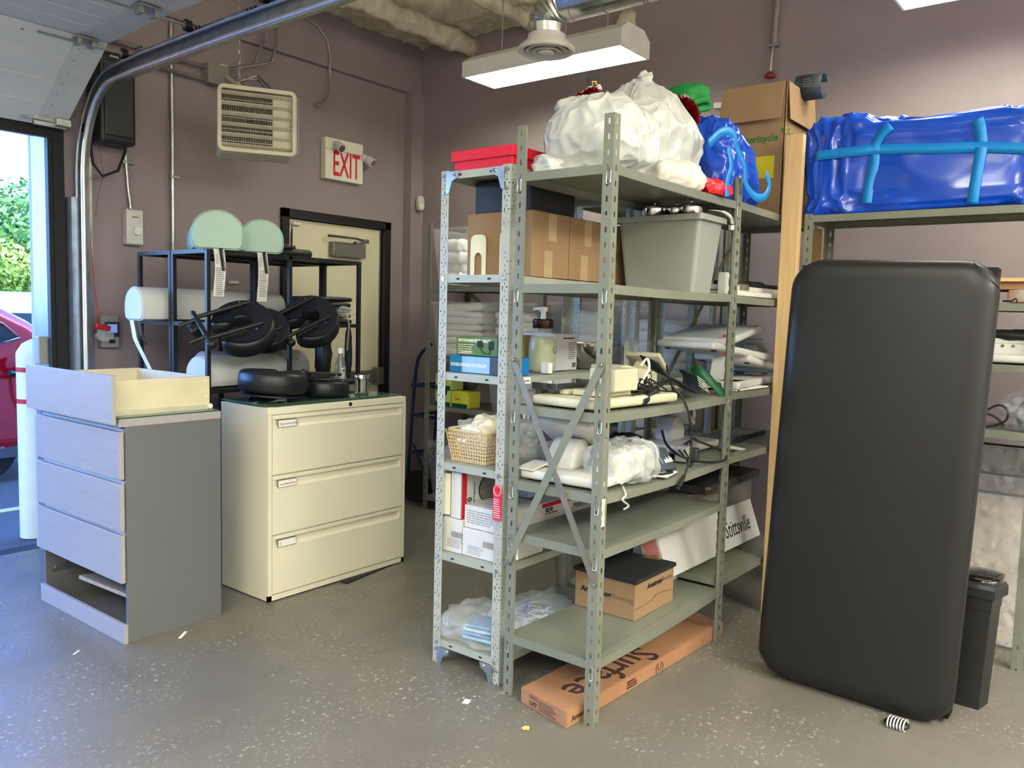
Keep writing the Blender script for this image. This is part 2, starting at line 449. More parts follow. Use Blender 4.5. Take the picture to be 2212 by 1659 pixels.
for i, (xa, ya_, xb, yb__) in enumerate(((4.0, 3.75, 4.42, 3.75), (4.85, 3.75, 4.42, 3.75), (4.0, 3.75, 3.6, 3.75), (3.3, 3.75, 3.6, 3.75), (4.85, 3.75, 4.7, 4.3))):
    web.add(foam_rod((xa, ya_, 3.62), (xb, yb__, 3.98), .042, i + 2))
web.add(foam_rod((1.6, 3.75, 3.62), (5.0, 3.75, 3.62), .05, 8)).add(foam_rod((1.6, 2.5, 3.74), (5.0, 2.5, 3.74), .06, 9))
struct(web, 'ceiling_joist_web', FOAM, smooth=True, ang=180)
fc = M().blob((5.0, 2.99, 3.47), (.05, .06, .09), e=1, amp=.035, f=12, seed=4, nu=30, nv=22, floor=None); struct(fc, 'ceiling_overspray', FOAM, smooth=True, ang=180)

# steel jamb of the opening
JM = mat('brushed steel jamb', (138, 142, 144), .38, .55, nz=(4, .1), stretch=(1, 1, .3))
jb = struct(M().box(JX - .008, JX, YA + .035, YA + .265, 0, 2.47), 'trim_3', JM)
struct(M().box(-1.3, JX, YA + .035, YA + .26, 2.462, 2.472), 'trim_4', WHITE)
wsx = M().box(JX - .005, JX + .055, YA - .02, YA, 0, 2.50).box(JX - .03, JX + .055, YA - .012, YA + .03, 0, 2.47); wsx.box(-1.3, JX + .05, YA - .025, YA, 2.42, 2.52)
struct(wsx, 'trim_5', RUBBER)
e = M().box(JX - .075, JX - .008, YA + .05, YA + .11, 1.14, 1.30, .006)
solo(e, 'photo_eye_cover', mat('grey plastic cover', (150, 152, 150), .4), 'small grey plastic housing on the steel jamb of the garage opening', 'sensor')

# ---------------------------------------------------------------- overhead door
DW = mat('white embossed door panel', (206, 210, 214), .38, nz=(90, .03), bump=(300, .12))
dr = thing('overhead_door', (0.4, 3.2, 2.85), 'raised white sectional garage door with grooved panels curving overhead', 'garage door')
joints = [(4.955, 2.475), (4.42, 2.855), (3.80, 2.885), (3.18, 2.89), (2.56, 2.895), (1.94, 2.90)]
for k, (a, b) in enumerate(zip(joints, joints[1:])):
    a, b = Vector((0, *a)), Vector((0, *b)); d = (b - a).normalized(); n = Vector((0, -d.z, d.y)); L = (b - a).length
    if n.z < 0: n = -n
    m = M(); prof = [(a + d*.004, 0)]
    ng = 4
    pl = []
    for g_ in range(ng + 1):
        s0 = .004 + (L - .008) * g_ / ng
        if 0 < g_ < ng: pl += [(s0 - .005, 0), (s0, .006), (s0 + .005, 0)]
        else: pl += [(s0, 0)]
    pts = [(a + d*s + n*h) for s, h in pl] + [(b - d*.004 + n*.045), (a + d*.004 + n*.045)]
    m.prism([(p.y, p.z) for p in pts], 0, -1.25, JX + .045)
    sec = m.out('door_section', DW, dr)
    st = M(); q = [a + d*.01 - n*.0015, b - d*.01 - n*.0015]      # end stile with punched dots
    x0, x1 = JX - .11, JX + .045
    st.quad((x0, q[0].y, q[0].z), (x1, q[0].y, q[0].z), (x1, q[1].y, q[1].z), (x0, q[1].y, q[1].z))
    st.out('end_stile', mat('white end stile', (196, 200, 205), .36), sec, solid=.002)
    dt = M()
    for i in range(1, 8): 
        p = a + d*(L*i/8) - n*.003; dt.cyl((x0 + .035, p.y, p.z), (x0 + .035, p.y - n.y*.001, p.z - n.z*.001), .003, 8)
    dt.out('rivet', INK, sec)
# hinges and rollers
for k, (y, z) in enumerate(joints[:4]):
    m = M(); dz = -.012
    if k == 0: m.box(JX - .13, JX + .04, y - .05, y - .02, z - .01, z + .14, .004); m.box(JX - .03, JX + .05, y - .09, y - .03, z + .0, z + .04, .004)
    else:
        m.box(JX - .13, JX - .02, y - .045, y + .045, z + dz - .008, z + dz, .002); m.box(JX - .12, JX - .10, y - .03, y + .03, z - .05, z + dz, .003); m.box(JX - .05, JX - .03, y - .03, y + .03, z - .05, z + dz, .003)
    if k == 1: m.box(JX - .36, JX - .06, y + .05, y + .075, z - .02, z - .014).box(JX - .36, JX - .345, y + .04, y + .085, z - .035, z - .01)
    hg = m.out('hinge', ZINC, dr)
    yy, zz = (y - .06, z + .02) if k == 0 else (y, z - .035)
    M().cyl((JX - .30 if k else JX - .2, yy, zz), (JX + .13, yy, zz), .0055, 10).out('roller_axle', ZINC, dr, smooth=True)
    rl = M().cyl((JX + .115, yy, zz), (JX + .14, yy, zz), .028, 24).out('roller', BLACKP, dr, smooth=True)
    M().cyl((JX + .11, yy, zz), (JX + .114, yy, zz), .017, 20).out('roller_hub', ZINC, rl, smooth=True)
# tracks
tk = thing('door_track', (JX + .15, YA - .1, 0), 'galvanised roller track bending from the opening jamb to overhead', 'track')
path = [(4.93, 0.02), (4.93, 2.25)] + [(4.93 - .33*(1-cos(t)), 2.25 + .52*sin(t) * 1.0) for t in [pi/2*i/10 for i in range(1, 10)]] + [(4.60, 2.77), (4.2, 2.795), (1.6, 2.80)]
path = [(4.93, .02), (4.93, 1.2), (4.93, 2.2)]
for i in range(1, 13):
    t = pi/2 * i/12; path.append((4.93 - .42*(1 - cos(t)), 2.2 + .56*sin(t)))
path += [(4.2, 2.775), (3.4, 2.79), (1.6, 2.80)]
X0 = JX + .105
M().sweep(path, [(X0, .0), (X0 - .004, -.012), (X0 + .012, -.022), (X0 + .034, -.018), (X0 + .040, 0), (X0 + .042, .04), (X0 + .036, .06), (X0 + .01, .064), (X0 + .004, .05)]).out('track_rail', ZINC, tk, smooth=True, solid=.002)
lip_ = []
for i, p in enumerate(path):
    a_, c_ = path[max(i-1, 0)], path[min(i+1, len(path)-1)]; t_ = Vector((0, c_[0]-a_[0], c_[1]-a_[1])).normalized(); lip_.append((X0 + .004, p[0] - t_.z*.062, p[1] + t_.y*.062))
M().tube(lip_, .015, 12).out('track_lip', mat('bright rolled zinc', (216, 218, 216), .25, .85, nz=(14, .1)), tk, smooth=True)
hp = path[-7:]
M().sweep([(4.5, 2.80), (3.4, 2.83), (1.6, 2.84)], [(X0 + .044, -.015), (X0 + .046, .085), (X0 + .085, .087)]).out('track_angle', ZINC, tk, solid=.003)
va = M().box(X0 + .05, X0 + .053, YA - .10, YA, 0, 2.35).box(X0 + .05, X0 + .11, YA - .006, YA - .002, 0, 2.35).box(X0 - .045, X0 - .01, YA - .09, YA - .0, 0, 2.1)
va.out('jamb_angle', ZINC, tk)
bl = M()
for yy in (4.3, 3.75, 3.3, 2.8):
    for q in (-.03, 0, .03): bl.cyl((X0 + .04, yy + q, 2.835), (X0 + .036, yy + q, 2.835), .006, 8)
bl.out('track_bolt', BLACKP, tk)

# wall mounted door operator
op = thing('door_operator', (2.34, YA - .12, 2.32), 'black box shaped door operator high on the wall behind the track', 'door opener')
M().box(2.285, 2.495, YA - .20, YA - .02, 2.42, 2.93, .02).out('housing', mat('matt black plastic', (34, 35, 38), .45), op)
M().box(2.305, 2.475, YA - .212, YA - .195, 2.46, 2.88, .008).out('cover', mat('dark grey plastic', (44, 46, 50), .4), op)
M().box(2.34, 2.39, YA - .21, YA - .198, 2.895, 2.91, .003).out('latch', ZINC, op)
M().tube([(2.27, YA - .1, 2.42), (2.275, YA - .12, 2.30), (2.33, YA - .12, 2.235), (2.42, YA - .12, 2.28), (2.475, YA - .1, 2.40), (2.485, YA - .08, 2.55), (2.46, YA - .08, 2.66)], .008, 8).out('power_cable', RUBBER, op, smooth=True)
M().tube([(2.30, YA - .1, 2.42), (2.33, YA - .1, 2.36), (2.345, YA - .1, 2.25), (2.31, YA - .1, 2.12), (2.295, YA - .1, 2.0)], .0025, 6).out('thin_wire', mat('grey cable', (110, 106, 104), .5), op, smooth=True)
M().tube([(2.225, YA - .12, 2.42), (2.225, YA - .12, 2.29)], .005, 6).out('pull_rod', BLACKP, op)
rc = thing('release_cord', (2.30, YA - .13, 1.28), 'red pull cord hanging down the wall to a red handle', 'cord')
rd = mat('red cord', (190, 40, 60), .6)
M().tube([(2.225, YA - .12, 2.29), (2.245, YA - .12, 2.0), (2.27, YA - .12, 1.6), (2.30, YA - .12, 1.37)], .0028, 6).out('cord', rd, rc)
M().blob((2.225, YA - .12, 2.27), (.018, .012, .02), e=1, amp=.008, f=30, nu=12, nv=8).out('knot', rd, rc)
M().obox((2.31, YA - .13, 1.36), (.09, .03, .035), (0, 14, 0), .008).out('handle', mat('red plastic', (170, 30, 45), .4), rc)
M().blob((2.325, YA - .13, 1.315), (.055, .02, .03), e=1, amp=.012, f=30, nu=18, nv=12).out('clear_bag_scrap', FILM, rc, smooth=True)
cb = thing('wall_controller', (2.385, YA - .03, 1.24), 'small grey wall controller with a blue screen beside the red handle', 'controller')
M().box(2.34, 2.45, YA - .05, YA, 1.235, 1.43, .006).out('case', mat('grey controller plastic', (146, 148, 146), .45), cb)
M().box(2.36, 2.448, YA - .056, YA - .048, 1.30, 1.39, .003).out('bezel', mat('charcoal plastic', (52, 54, 60), .4), cb)
M().box(2.372, 2.432, YA - .059, YA - .055, 1.325, 1.375).out('screen', mat('lit blue display', (120, 150, 215), .3, emit=.35), cb)
M().box(2.385, 2.42, YA - .06, YA - .048, 1.262, 1.282, .003).out('button', BLACKP, cb)

# thermostat with its conduit
th = thing('wall_thermostat', (2.60, YA - .03, 1.86), 'white dial thermostat below a thin straight conduit', 'thermostat')
M().box(2.50, 2.605, YA - .055, YA, 1.86, 2.075, .006).out('case', PLASW, th)
M().cyl((2.562, YA - .055, 1.945), (2.562, YA - .075, 1.945), .028, 28, r2=.025).out('dial', WHITE, th, smooth=True)
t_ = M()
for i in range(7):
    for z in (1.862, 2.068): t_.box(2.51 + i*.013, 2.517 + i*.013, YA - .0565, YA - .054, z, z + .006)
t_.out('vent_slot', GREYINK, th)
M().box(2.535, 2.575, YA - .0565, YA - .0545, 2.025, 2.030).out('lettering', INK, th)
M().tube([(2.50, YA - .02, 2.86), (2.505, YA - .02, 2.55), (2.53, YA - .02, 2.2), (2.545, YA - .02, 2.08)], .011, 10).out('conduit', ZINC, th, smooth=True)
M().box(2.50, 2.57, YA - .03, YA, 2.345, 2.365, .003).box(2.51,2.565,YA-.035,YA, 2.60, 2.615,.003).out('strap', ZINC, th)

# armoured cable running down the wall
cv = thing('conduit_run', (2.83, YA - .02, .95), 'ribbed armoured conduit running the height of the wall to a junction box', 'conduit')
m = M(); m.tube([(2.815 + .012 * (3.2 - z / 120 * 1) * 0 + (.012 if i % 2 else 0) * 0, YA - .022, z) for i, z in enumerate([3.3, 2.6, 1.9, .98])], .0125, 10)
for i in range(190): m.cyl((2.815, YA - .022, 1.0 + i*.0121), (2.815, YA - .022, 1.006 + i*.0121), .0145, 10)
m.out('armoured_sheath', ZINC, cv, smooth=True)
M().box(2.80, 2.86, YA - .035, YA, 2.30, 2.32, .003).box(2.80, 2.86, YA - .035, YA, 3.02, 3.04, .003).out('strap', ZINC, cv)
M().box(2.79, 2.91, YA - .05, YA, .90, 1.07, .004).out('junction_box', mat('galvanised box', (160, 160, 158), .4, .6), cv)

# heater with bracket, chain and pipes
th_ = R(-24)
ht = thing('unit_heater', (2.98, 4.28, 2.40), 'almond louvred electric unit heater hanging high on the garage wall', 'heater', rz=0)
hr = Matrix.Translation((2.98, 4.33, 2.40)) @ Matrix.Rotation(R(-30), 4, 'Z') @ Matrix.Translation((-2.98, -4.33, -2.40))
HW, HH = .44, .375
ALM = mat('almond heater enamel', (206, 200, 178), .4)
hx0, hx1, hz0, hz1, hy = 2.98 - HW/2, 2.98 + HW/2, 2.395, 2.395 + HH, 4.20
m = M().box(hx0 + .004, hx1 - .004, hy + .062, hy + .30, hz0 + .004, hz1 - .004, .02, 3); m.out('case', ALM, ht, mx=hr)
def rring(x0, x1, z0, z1, y0, y1, t, r):
    m = M(); O = []; I = []
    for (cx, cz, a0) in ((x1 - r, z1 - r, 0), (x0 + r, z1 - r, 90), (x0 + r, z0 + r, 180), (x1 - r, z0 + r, 270)):
        for k in range(5):
            a = R(a0 + 22.5*k); O.append((cx + r*cos(a), cz + r*sin(a))); rr = max(r - t, .004); I.append((cx + (r - t)*cos(a), cz + (r - t)*sin(a)))
    n = len(O); V = [[m.b.verts.new((p[0], y, p[1])) for p in P] for P, y in ((O, y0), (I, y0), (I, y1), (O, y1))]
    for a in range(4):
        A, B = V[a], V[(a+1) % 4]
        for k in range(n): m.b.faces.new((A[k], A[(k+1) % n], B[(k+1) % n], B[k]))
    bmesh.ops.recalc_face_normals(m.b, faces=m.b.faces); return m
rring(hx0, hx1, hz0, hz1, hy - .015, hy + .04, .022, .035).out('front_frame', ALM, ht, mx=hr)
M().box(hx0 + .02, hx1 - .02, hy + .055, hy + .06, hz0 + .02, hz1 - .02).out('dark_core', mat('dark heater core', (66, 64, 58), .6), ht, mx=hr)
fn = M()
for i in range(46): fn.box(hx0 + .03 + i*.0095, hx0 + .0325 + i*.0095, hy + .035, hy + .05, hz0 + .02, hz1 - .02)
for i in range(10): fn.box(hx0 + .02, hx1 - .02, hy + .033, hy + .05, hz0 + .03 + i*.034, hz0 + .034 + i*.034)
fn = fn.out('heating_fin', mat('aluminium fins', (150, 146, 132), .4, .5), ht, mx=hr); fn['kind'] = 'stuff'
M().box(hx1 - .13, hx1 - .02, hy + .03, hy + .034, hz0 + .02, hz1 - .02).out('side_plate', ALM, ht, mx=hr)
for i in range(6): M().obox((2.98, hy + .012, hz0 + .04 + i*.059), (HW - .04, .030, .005), (-28, 0, 0), .001).out('louvre', ALM, ht, mx=hr)
M().lathe([(0.06, 0), (.06, .004)], (2.98, hy + .045, hz0 + .18)).out('fan_hub', BLACKP, ht, mx=hr)
m = M().tube([(3.16, YA - .03, 3.03), (3.14, 4.75, 2.92), (3.08, 4.45, 2.78)], .012, 6); m.out('bracket_arm', ALM, ht)
M().box(3.16, 3.22, YA - .012, YA, 2.88, 3.10, .004).out('wall_bracket', ALM, ht)
ch = M()
for i in range(26):
    z = 2.82 + i*.033; ch.tube([(3.06 + .008*cos(a)*(1 if i % 2 else 0), 4.62 + .008*cos(a)*(0 if i % 2 else 1), z + .02*sin(a)) for a in [2*pi*k/8 for k in range(8)]], .002, 5, closed=True)
ch.out('chain', ZINC, ht)
for s in (0, .05):
    M().tube([(3.12, 4.45, 2.775), (3.30, 4.6, 2.84 + s), (3.32, 4.8, 3.0 + s*.5), (3.19, YA - .05, 3.0 - s)], .008, 8).out('flexible_cable', ZINC, ht, smooth=True)
pb = thing('junction_box', (3.11, YA - .08, 2.93), 'grey junction box with two conduits and a strut beside the heater', 'junction box')
M().box(3.03, 3.18, YA - .09, YA - .01, 2.935, 3.06, .004).out('box_body', mat('grey box enamel', (140, 138, 134), .45), pb)
for z in (2.955, 3.035): M().tube([(1.95, YA - .05, z + .01), (3.03, YA - .05, z)], .012, 10).out('conduit', ZINC, pb, smooth=True)
M().tube([(3.17, YA - .06, 3.05), (3.36, YA - .10, 3.12), (3.42, YA - .12, 3.3), (3.42, YA - .12, 3.62)], .011, 8).out('conduit', ZINC, pb, smooth=True)
M().tube([(3.36, YA - .10, 3.12), (3.47, YA - .14, 3.16), (3.51, YA - .14, 3.3), (3.50, YA - .14, 3.62)], .011, 8).out('conduit', ZINC, pb, smooth=True)
cd2 = thing('ceiling_conduit', (3.7, YA - .05, 3.0), 'thin conduit looping down from the ceiling to an empty box connector', 'conduit')
M().tube([(3.55, YA - .06, 3.62), (3.75, YA - .06, 3.58), (3.92, YA - .06, 3.54), (4.01, YA - .06, 3.46), (4.035, YA - .06, 3.36), (4.035, YA - .06, 3.20)], .009, 8).out('pipe', ZINC, cd2, smooth=True)
M().tube([(4.035, YA - .06, 3.24), (4.035, YA - .06, 3.12), (4.0, YA - .06, 3.03), (3.94, YA - .06, 2.99)], .007, 8).out('flexible_tail', ZINC, cd2, smooth=True)
M().cyl((3.94, YA - .06, 2.99), (3.915, YA - .06, 2.98), .014, 12).cyl((4.035, YA - .06, 3.20), (4.035, YA - .06, 3.26), .013, 10).out('connector', ZINC, cd2, smooth=True)

# exit sign
ex = thing('exit_sign', (4.20, YA - .03, 2.50), 'white sign with red EXIT letters and two swivel emergency lamps', 'exit sign')
M().box(4.005, 4.37, YA - .055, YA, 2.472, 2.775, .004).out('sign_body', mat('cream sign plastic', (232, 228, 212), .4), ex)
M().box(4.005, 4.37, YA - .057, YA - .053, 2.688, 2.691).out('seam', GREYINK, ex)
text('EXIT', .262, (4.070, YA - .0565, 2.505), (1, 0, 0), (0, 0, 1), mat('exit red', (200, 28, 48), .5, emit=.05), ex, bold=.003, sx=.50)
for (x, z, dx, dy) in ((4.10, 2.735, 0, -.06), (4.375, 2.675, .02, -.05)):
    lp = M().cyl((x, YA - .055, z), (x, YA - .075, z), .026, 20).cyl((x + dx, YA - .075, z - .008), (x + dx*1.8, YA - .125, z - .04), .03, 24, r2=.034).out('lamp_head', PLASW, ex, smooth=True)
    M().cyl((x + dx*1.8, YA - .125, z - .040), (x + dx*1.85, YA - .128, z - .042), .026, 24).out('lens', CHROME, lp, smooth=True)
ms = thing('motion_sensor', (4.90, YA - .12, 2.33), 'white rounded motion sensor mounted at the wall corner', 'sensor')
M().blob((4.93, YA - .13, 2.39), (.034, .026, .062), e=.6, amp=0, nu=28, nv=20).out('sensor_body', PLASW, ms, smooth=True)
M().blob((4.925, YA - .152, 2.365), (.024, .012, .03), e=.8, amp=0, nu=20, nv=14).out('sensor_lens', WHITE, ms, smooth=True)

# exit door
BLKF = mat('black door frame enamel', (28, 29, 33), .4)
f = M(); f.box(DX0, DX0 + .06, YA - .03, YA + .15, 0, DZ).box(DX1 - .06, DX1, YA - .03, YA + .15, 0, DZ).box(DX0, DX1, YA - .03, YA + .15, DZ - .06, DZ)
f.box(DX0 + .06, DX0 + .075, YA + .07, YA + .15, 0, DZ - .06).box(DX1 - .075, DX1 - .06, YA + .07, YA + .15, 0, DZ - .06).box(DX0 + .06, DX1 - .06, YA + .07, YA + .15, DZ - .075, DZ - .06)
df = struct(f, 'door_1', BLKF)
DOORC = mat('beige door enamel', (222, 214, 186), .45, nz=(2, .03))
dl = struct(M().box(DX0 + .066, DX1 - .068, YA + .02, YA + .065, .01, DZ - .066, .003), 'door_leaf', DOORC, parent=df)
struct(M().box(DX1 - .085, DX1 - .072, YA + .012, YA + .022, .05, DZ - .08), 'weather_strip', ZINC, parent=dl)
cx0, cx1, cz = 4.10, 4.42, 2.02
struct(M().box(cx0, cx1, YA - .045, YA + .02, cz - .115, cz - .005, .005), 'closer_body', mat('grey closer enamel', (124, 122, 116), .4, .3), parent=dl)
struct(M().box(cx0, cx0 + .012, YA - .048, YA - .04, cz - .11, cz - .01), 'closer_end_cap', CHROME, parent=dl)
struct(M().tube([(4.05, YA - .03, 2.055), (4.25, YA - .12, 2.045), (4.40, YA - .04, 2.04)], .010, 8).box(4.38, 4.44, YA - .06, YA - .01, 2.02, 2.055, .006).tube([(4.28, YA - .03, 2.0), (4.31, YA - .05, 2.025)], .010, 8), 'closer_arm', CHROME, smooth=True, parent=dl)
struct(M().box(DX0 + .08, DX1 - .085, YA - .05, YA - .01, .93, 1.02, .006).box(DX1 - .15, DX1 - .085, YA - .06, YA + .02, .90, 1.04, .006), 'panic_bar', mat('satin bar', (150, 146, 134), .35, .7), parent=dl)
struct(M().box(DX0 + .10, DX0 + .17, YA - .02, YA + .02, DZ - .11, DZ - .09, .003), 'door_contact', WHITE, parent=dl)

# alarm keypad and contact on the wall
kp = thing('alarm_keypad', (3.27, YA - .02, 1.48), 'white alarm keypad with a dark green display on the wall', 'keypad')
M().box(3.165, 3.36, YA - .035, YA, 1.42, 1.59, .012).out('case', PLASW, kp)
M().box(3.20, 3.315, YA - .0375, YA - .033, 1.525, 1.565).out('display', mat('green display', (52, 74, 58), .3), kp)
M().box(3.17, 3.355, YA - .038, YA - .03, 1.425, 1.485, .004).out('flap', WHITE, kp)
solo(M().box(3.22, 3.30, YA - .015, YA, 1.655, 1.675, .003), 'door_chime_sensor', WHITE, 'tiny white sensor bar on the wall above the keypad', 'sensor')

# ---------------------------------------------------------------- fluorescent fixtures and ventilation duct
LENS = mat('lit fluorescent lens', (250, 252, 226), .4, emit=LAMP)
LENS.node_tree.nodes['Principled BSDF'].inputs['Base Color'].default_value = (.9, .9, .88, 1)
def fixture(x, y0, y1, z, label):
    t = thing('ceiling_light', (x + .165, (y0+y1)/2, z), label, 'ceiling light', 'fluorescent fixtures hung from the ceiling')
    m = M(); m.box(x + .012, x + .323, y0, y0 + .012, z, z + .0995).box(x + .012, x + .323, y1 - .012, y1, z, z + .0995).box(x, x + .012, y0, y1, z, z + .10).box(x + .323, x + .335, y0, y1, z, z + .10)
    m.prism([(x, z + .10), (x + .335, z + .10), (x + .26, z + .15), (x + .075, z + .15)], 1, y0, y1)
    m.out('housing', mat('white fixture enamel', (228, 226, 222), .4), t)
    M().box(x + .014, x + .321, y0 + .014, y1 - .014, z + .060, z + .066).out('diffuser', LENS, t)
    for k in (.115, .22): M().cyl((x + k, y0 + .03, z + .045), (x + k, y1 - .03, z + .045), .008, 10).out('lamp_tube', LENS, t, smooth=True)
    for yy in (y0 + .2, y1 - .2): M().cyl((x + .167, yy, z + .15), (x + .167, yy, 4.1), .004, 6).out('hanger', ZINC, t)
    return t
fixture(4.185, 2.545, 3.765, 3.06, 'long white fluorescent fixture glowing behind the round air diffuser')
fixture(4.185, -.10, 1.12, 3.06, 'white fluorescent fixture cut off by the top right of the picture')
for (x, y0) in ((1.2, 2.6), (1.2, .0), (-1.8, 2.0), (4.185, -2.8), (1.2, -2.8), (-1.8, -1.2)):
    fixture(x, y0, y0 + 1.22, 3.06, 'white fluorescent fixture over the open floor, out of view')

dz_ = 3.13; dxc = 3.62; dye = 2.66
SPIR = mat('spiral galvanised duct', (196, 198, 196), .22, .95, nz=(9, .12))
du = thing('spiral_duct', (dxc, 0.2, dz_ - .1), 'shiny round galvanised duct with a pleated elbow', 'duct')
m = M(); m.tube([(dxc, -4.4, dz_), (dxc, 0, dz_), (dxc, dye - .12, dz_)], .105, 40)
m.out('duct_run', SPIR, du, smooth=True, ang=60)
for i, y in enumerate([2.50, 2.30, 2.08, 2.06, 1.86, 1.66, 1.46, 1.26, 1.06]):
    M().tube([(dxc + .1065*cos(a), y + .03*cos(a) , dz_ + .1065*sin(a)) for a in [2*pi*k/40 for k in range(40)]], .0022, 5, closed=True).out('seam_rib', ZINC, du, smooth=True)
el = M()
ep = [(dxc, dye - .14 + .14*sin(a), dz_ - .11 + .11*cos(a)) for a in [pi/2*i/12 for i in range(13)]] + [(dxc, dye + .0, dz_ - .16)]
el.tube(ep, [.105 - .008*(i % 2) for i in range(len(ep))], 40); el.out('elbow', SPIR, du, smooth=True)
af = thing('air_diffuser', (dxc, dye, 2.90), 'round white air diffuser with nested rings under the duct elbow', 'diffuser')
PW = mat('white diffuser enamel', (214, 210, 204), .45)
M().lathe([(.10, .10), (.102, .075), (.15, .035), (.152, .018), (.142, .012), (.115, .03), (.10, .06)], (dxc, dye, 2.875), 48).out('outer_ring', PW, af, smooth=True, ang=50)
for r_, z in ((.105, .016), (.072, .010)): M().lathe([(r_, z), (r_ + .005, z + .004), (r_ - .028, z + .036), (r_ - .034, z + .034), (r_, z)], (dxc, dye, 2.875), 44).out('ring', PW, af, smooth=True, ang=60)
M().lathe([(0, .0), (.03, .002), (.042, .010), (.042, .016), (0, .03)], (dxc, dye, 2.875), 36).out('centre_cone', PW, af, smooth=True, ang=60)
M().lathe([(.098, .062), (0, .065)], (dxc, dye, 2.875), 36).out('dark_throat', BLACKP, af)

# red ended conduit drop and the white bars on the shelf wall
cz = thing('conduit_drop', (4.97, 1.93, 2.95), 'conduit dropping down the shelf wall to a round red cap', 'conduit')
M().cyl((XA - .03, 1.93, 3.75), (XA - .03, 1.95, 3.16), .018, 12).out('pipe', mat('painted conduit', (140, 130, 128), .5), cz, smooth=True)
m = M(); m.tube([(XA - .03, 1.95, 3.16), (XA - .04, 1.955, 3.08), (XA - .03, 1.96, 3.01)], .010, 8); m.out('flexible_tail', ZINC, cz, smooth=True)
M().box(XA - .05, XA, 1.92, 1.98, 3.15, 3.165, .003).out('strap', ZINC, cz)
M().lathe([(0, 0), (.03, .005), (.033, .02), (.02, .035), (0, .04)], (XA - .03, 1.963, 2.965), 20).out('red_cap', mat('dark red cap', (140, 30, 38), .5), cz, smooth=True)
for k, (z, y0, y1) in enumerate(((2.83, 1.95, 2.32), (2.75, 2.02, 2.34))):
    solo(M().obox((XA - .03, (y0+y1)/2, z), (.02, y1-y0, .035), (7, 0, 0), .003), 'wall_bracket_bar', mat('white shelf bar', (205, 203, 198), .4), ['upper of two white slotted bars leaning on the wall behind the tall carton', 'lower of two white slotted bars leaning on the wall behind the tall carton'][k], 'bar')

# ================================================================ LEFT FURNITURE
# grey chest of drawers, one drawer taken out and set on top
ds = thing('chest_of_drawers', (1.97, 3.91, 0), 'grey woodgrain chest with three drawers and one empty bay, glass topped', 'chest of drawers')
X0d, X1d, Y0d, Y1d = 1.745, 2.205, 3.485, 4.335
def b1(*a, bev=.0015): return M().box(*a, bev)
b1(X0d, X1d, Y0d, Y0d + .018, 0, .968).out('side_panel', GREYS, ds)
b1(X0d, X1d, Y1d - .018, Y1d, 0, .968).out('side_panel', GREYS, ds)
b1(X1d - .006, X1d, Y0d + .018, Y1d - .018, 0, .975).out('back_panel', GREYS, ds)
b1(X0d - .03, X1d, Y0d - .002, Y1d + .002, .968, 1.003).out('top_board', GREYW, ds)
b1(X0d - .024, X1d - .004, Y0d + .004, Y1d - .004, 1.0035, 1.009).out('glass_sheet', GLASSG, ds)
b1(X0d - .018, X0d, Y0d + .0, Y1d, 0, .085).out('plinth', GREYW, ds)
for k, (a, b) in enumerate(((.735, .945), (.505, .715), (.272, .487))):
    d = b1(X0d - .022, X0d - .002, Y0d + .012, Y1d + .006, a, b, bev=.002).out('drawer', GREYW, ds)
    M().box(X0d, X0d + .40, Y0d + .03, Y0d + .045, a, b - .03).out('drawer_side', BEIGE, d); M().box(X0d, X0d + .4, Y1d - .045, Y1d - .03, a, b - .03).out('drawer_side', BEIGE, d)
    M().box(X0d, X0d + .006, Y0d + .02, Y1d - .02, b - .025, b + .012).out('finger_rail', mat('grey rail', (170, 176, 190), .4), d)
M().box(X0d + .03, X0d + .42, Y0d + .019, Y0d + .024, .14, .155).out('drawer_runner', ZINC, ds); M().box(X0d + .03, X0d + .42, Y1d - .024, Y1d - .019, .14, .17).cyl((X0d + .05, Y1d - .03, .155), (X0d + .05, Y1d - .02, .155), .012, 14).out('drawer_runner', ZINC, ds)
M().obox((2.0, 3.80, .135), (.36, .60, .018), (0, 6, 3)).out('loose_chipboard_shelf', CHIP, ds)
M().box(X0d + .01, X1d - .01, Y0d + .018, Y1d - .018, .28, .284).out('divider', GREYS, ds)
dw = thing('loose_drawer', (1.9, 3.9, 1.01), 'loose beige drawer with a grey woodgrain front resting on the grey chest', 'drawer')
# front panel overhangs the chest top, box behind
fr = M().box(1.672, 1.690, 3.455, 4.315, .985, 1.195, .002).out('drawer_front', GREYW, dw)
M().box(1.690, 2.19, 3.555, 3.570, 1.03, 1.165).out('side_board', BEIGE, dw)
M().box(1.690, 2.19, 4.215, 4.230, 1.03, 1.165).out('side_board', BEIGE, dw)
M().box(2.175, 2.19, 3.570, 4.215, 1.035, 1.165).out('back_board', BEIGE, dw)
M().box(1.690, 2.175, 3.570, 4.215, 1.035, 1.041).out('bottom_board', mat('pale drawer bottom', (216, 214, 210), .5), dw)
RNR = mat('cream steel runner', (206, 200, 176), .35, .3)
M().box(1.690, 2.20, 3.546, 3.556, 1.0095, 1.032).out('runner', RNR, dw); M().box(1.690, 2.20, 4.229, 4.239, 1.0095, 1.032).out('runner', RNR, dw)
m = M().cyl((2.185, 3.546, 1.024), (2.185, 3.538, 1.024), .012, 16)
m.cyl((2.17, 3.556, 1.145), (2.17, 3.552, 1.145), .005, 10).cyl((2.17, 3.556, 1.07), (2.17, 3.552, 1.07), .005, 10).out('roller', WHITE, dw)

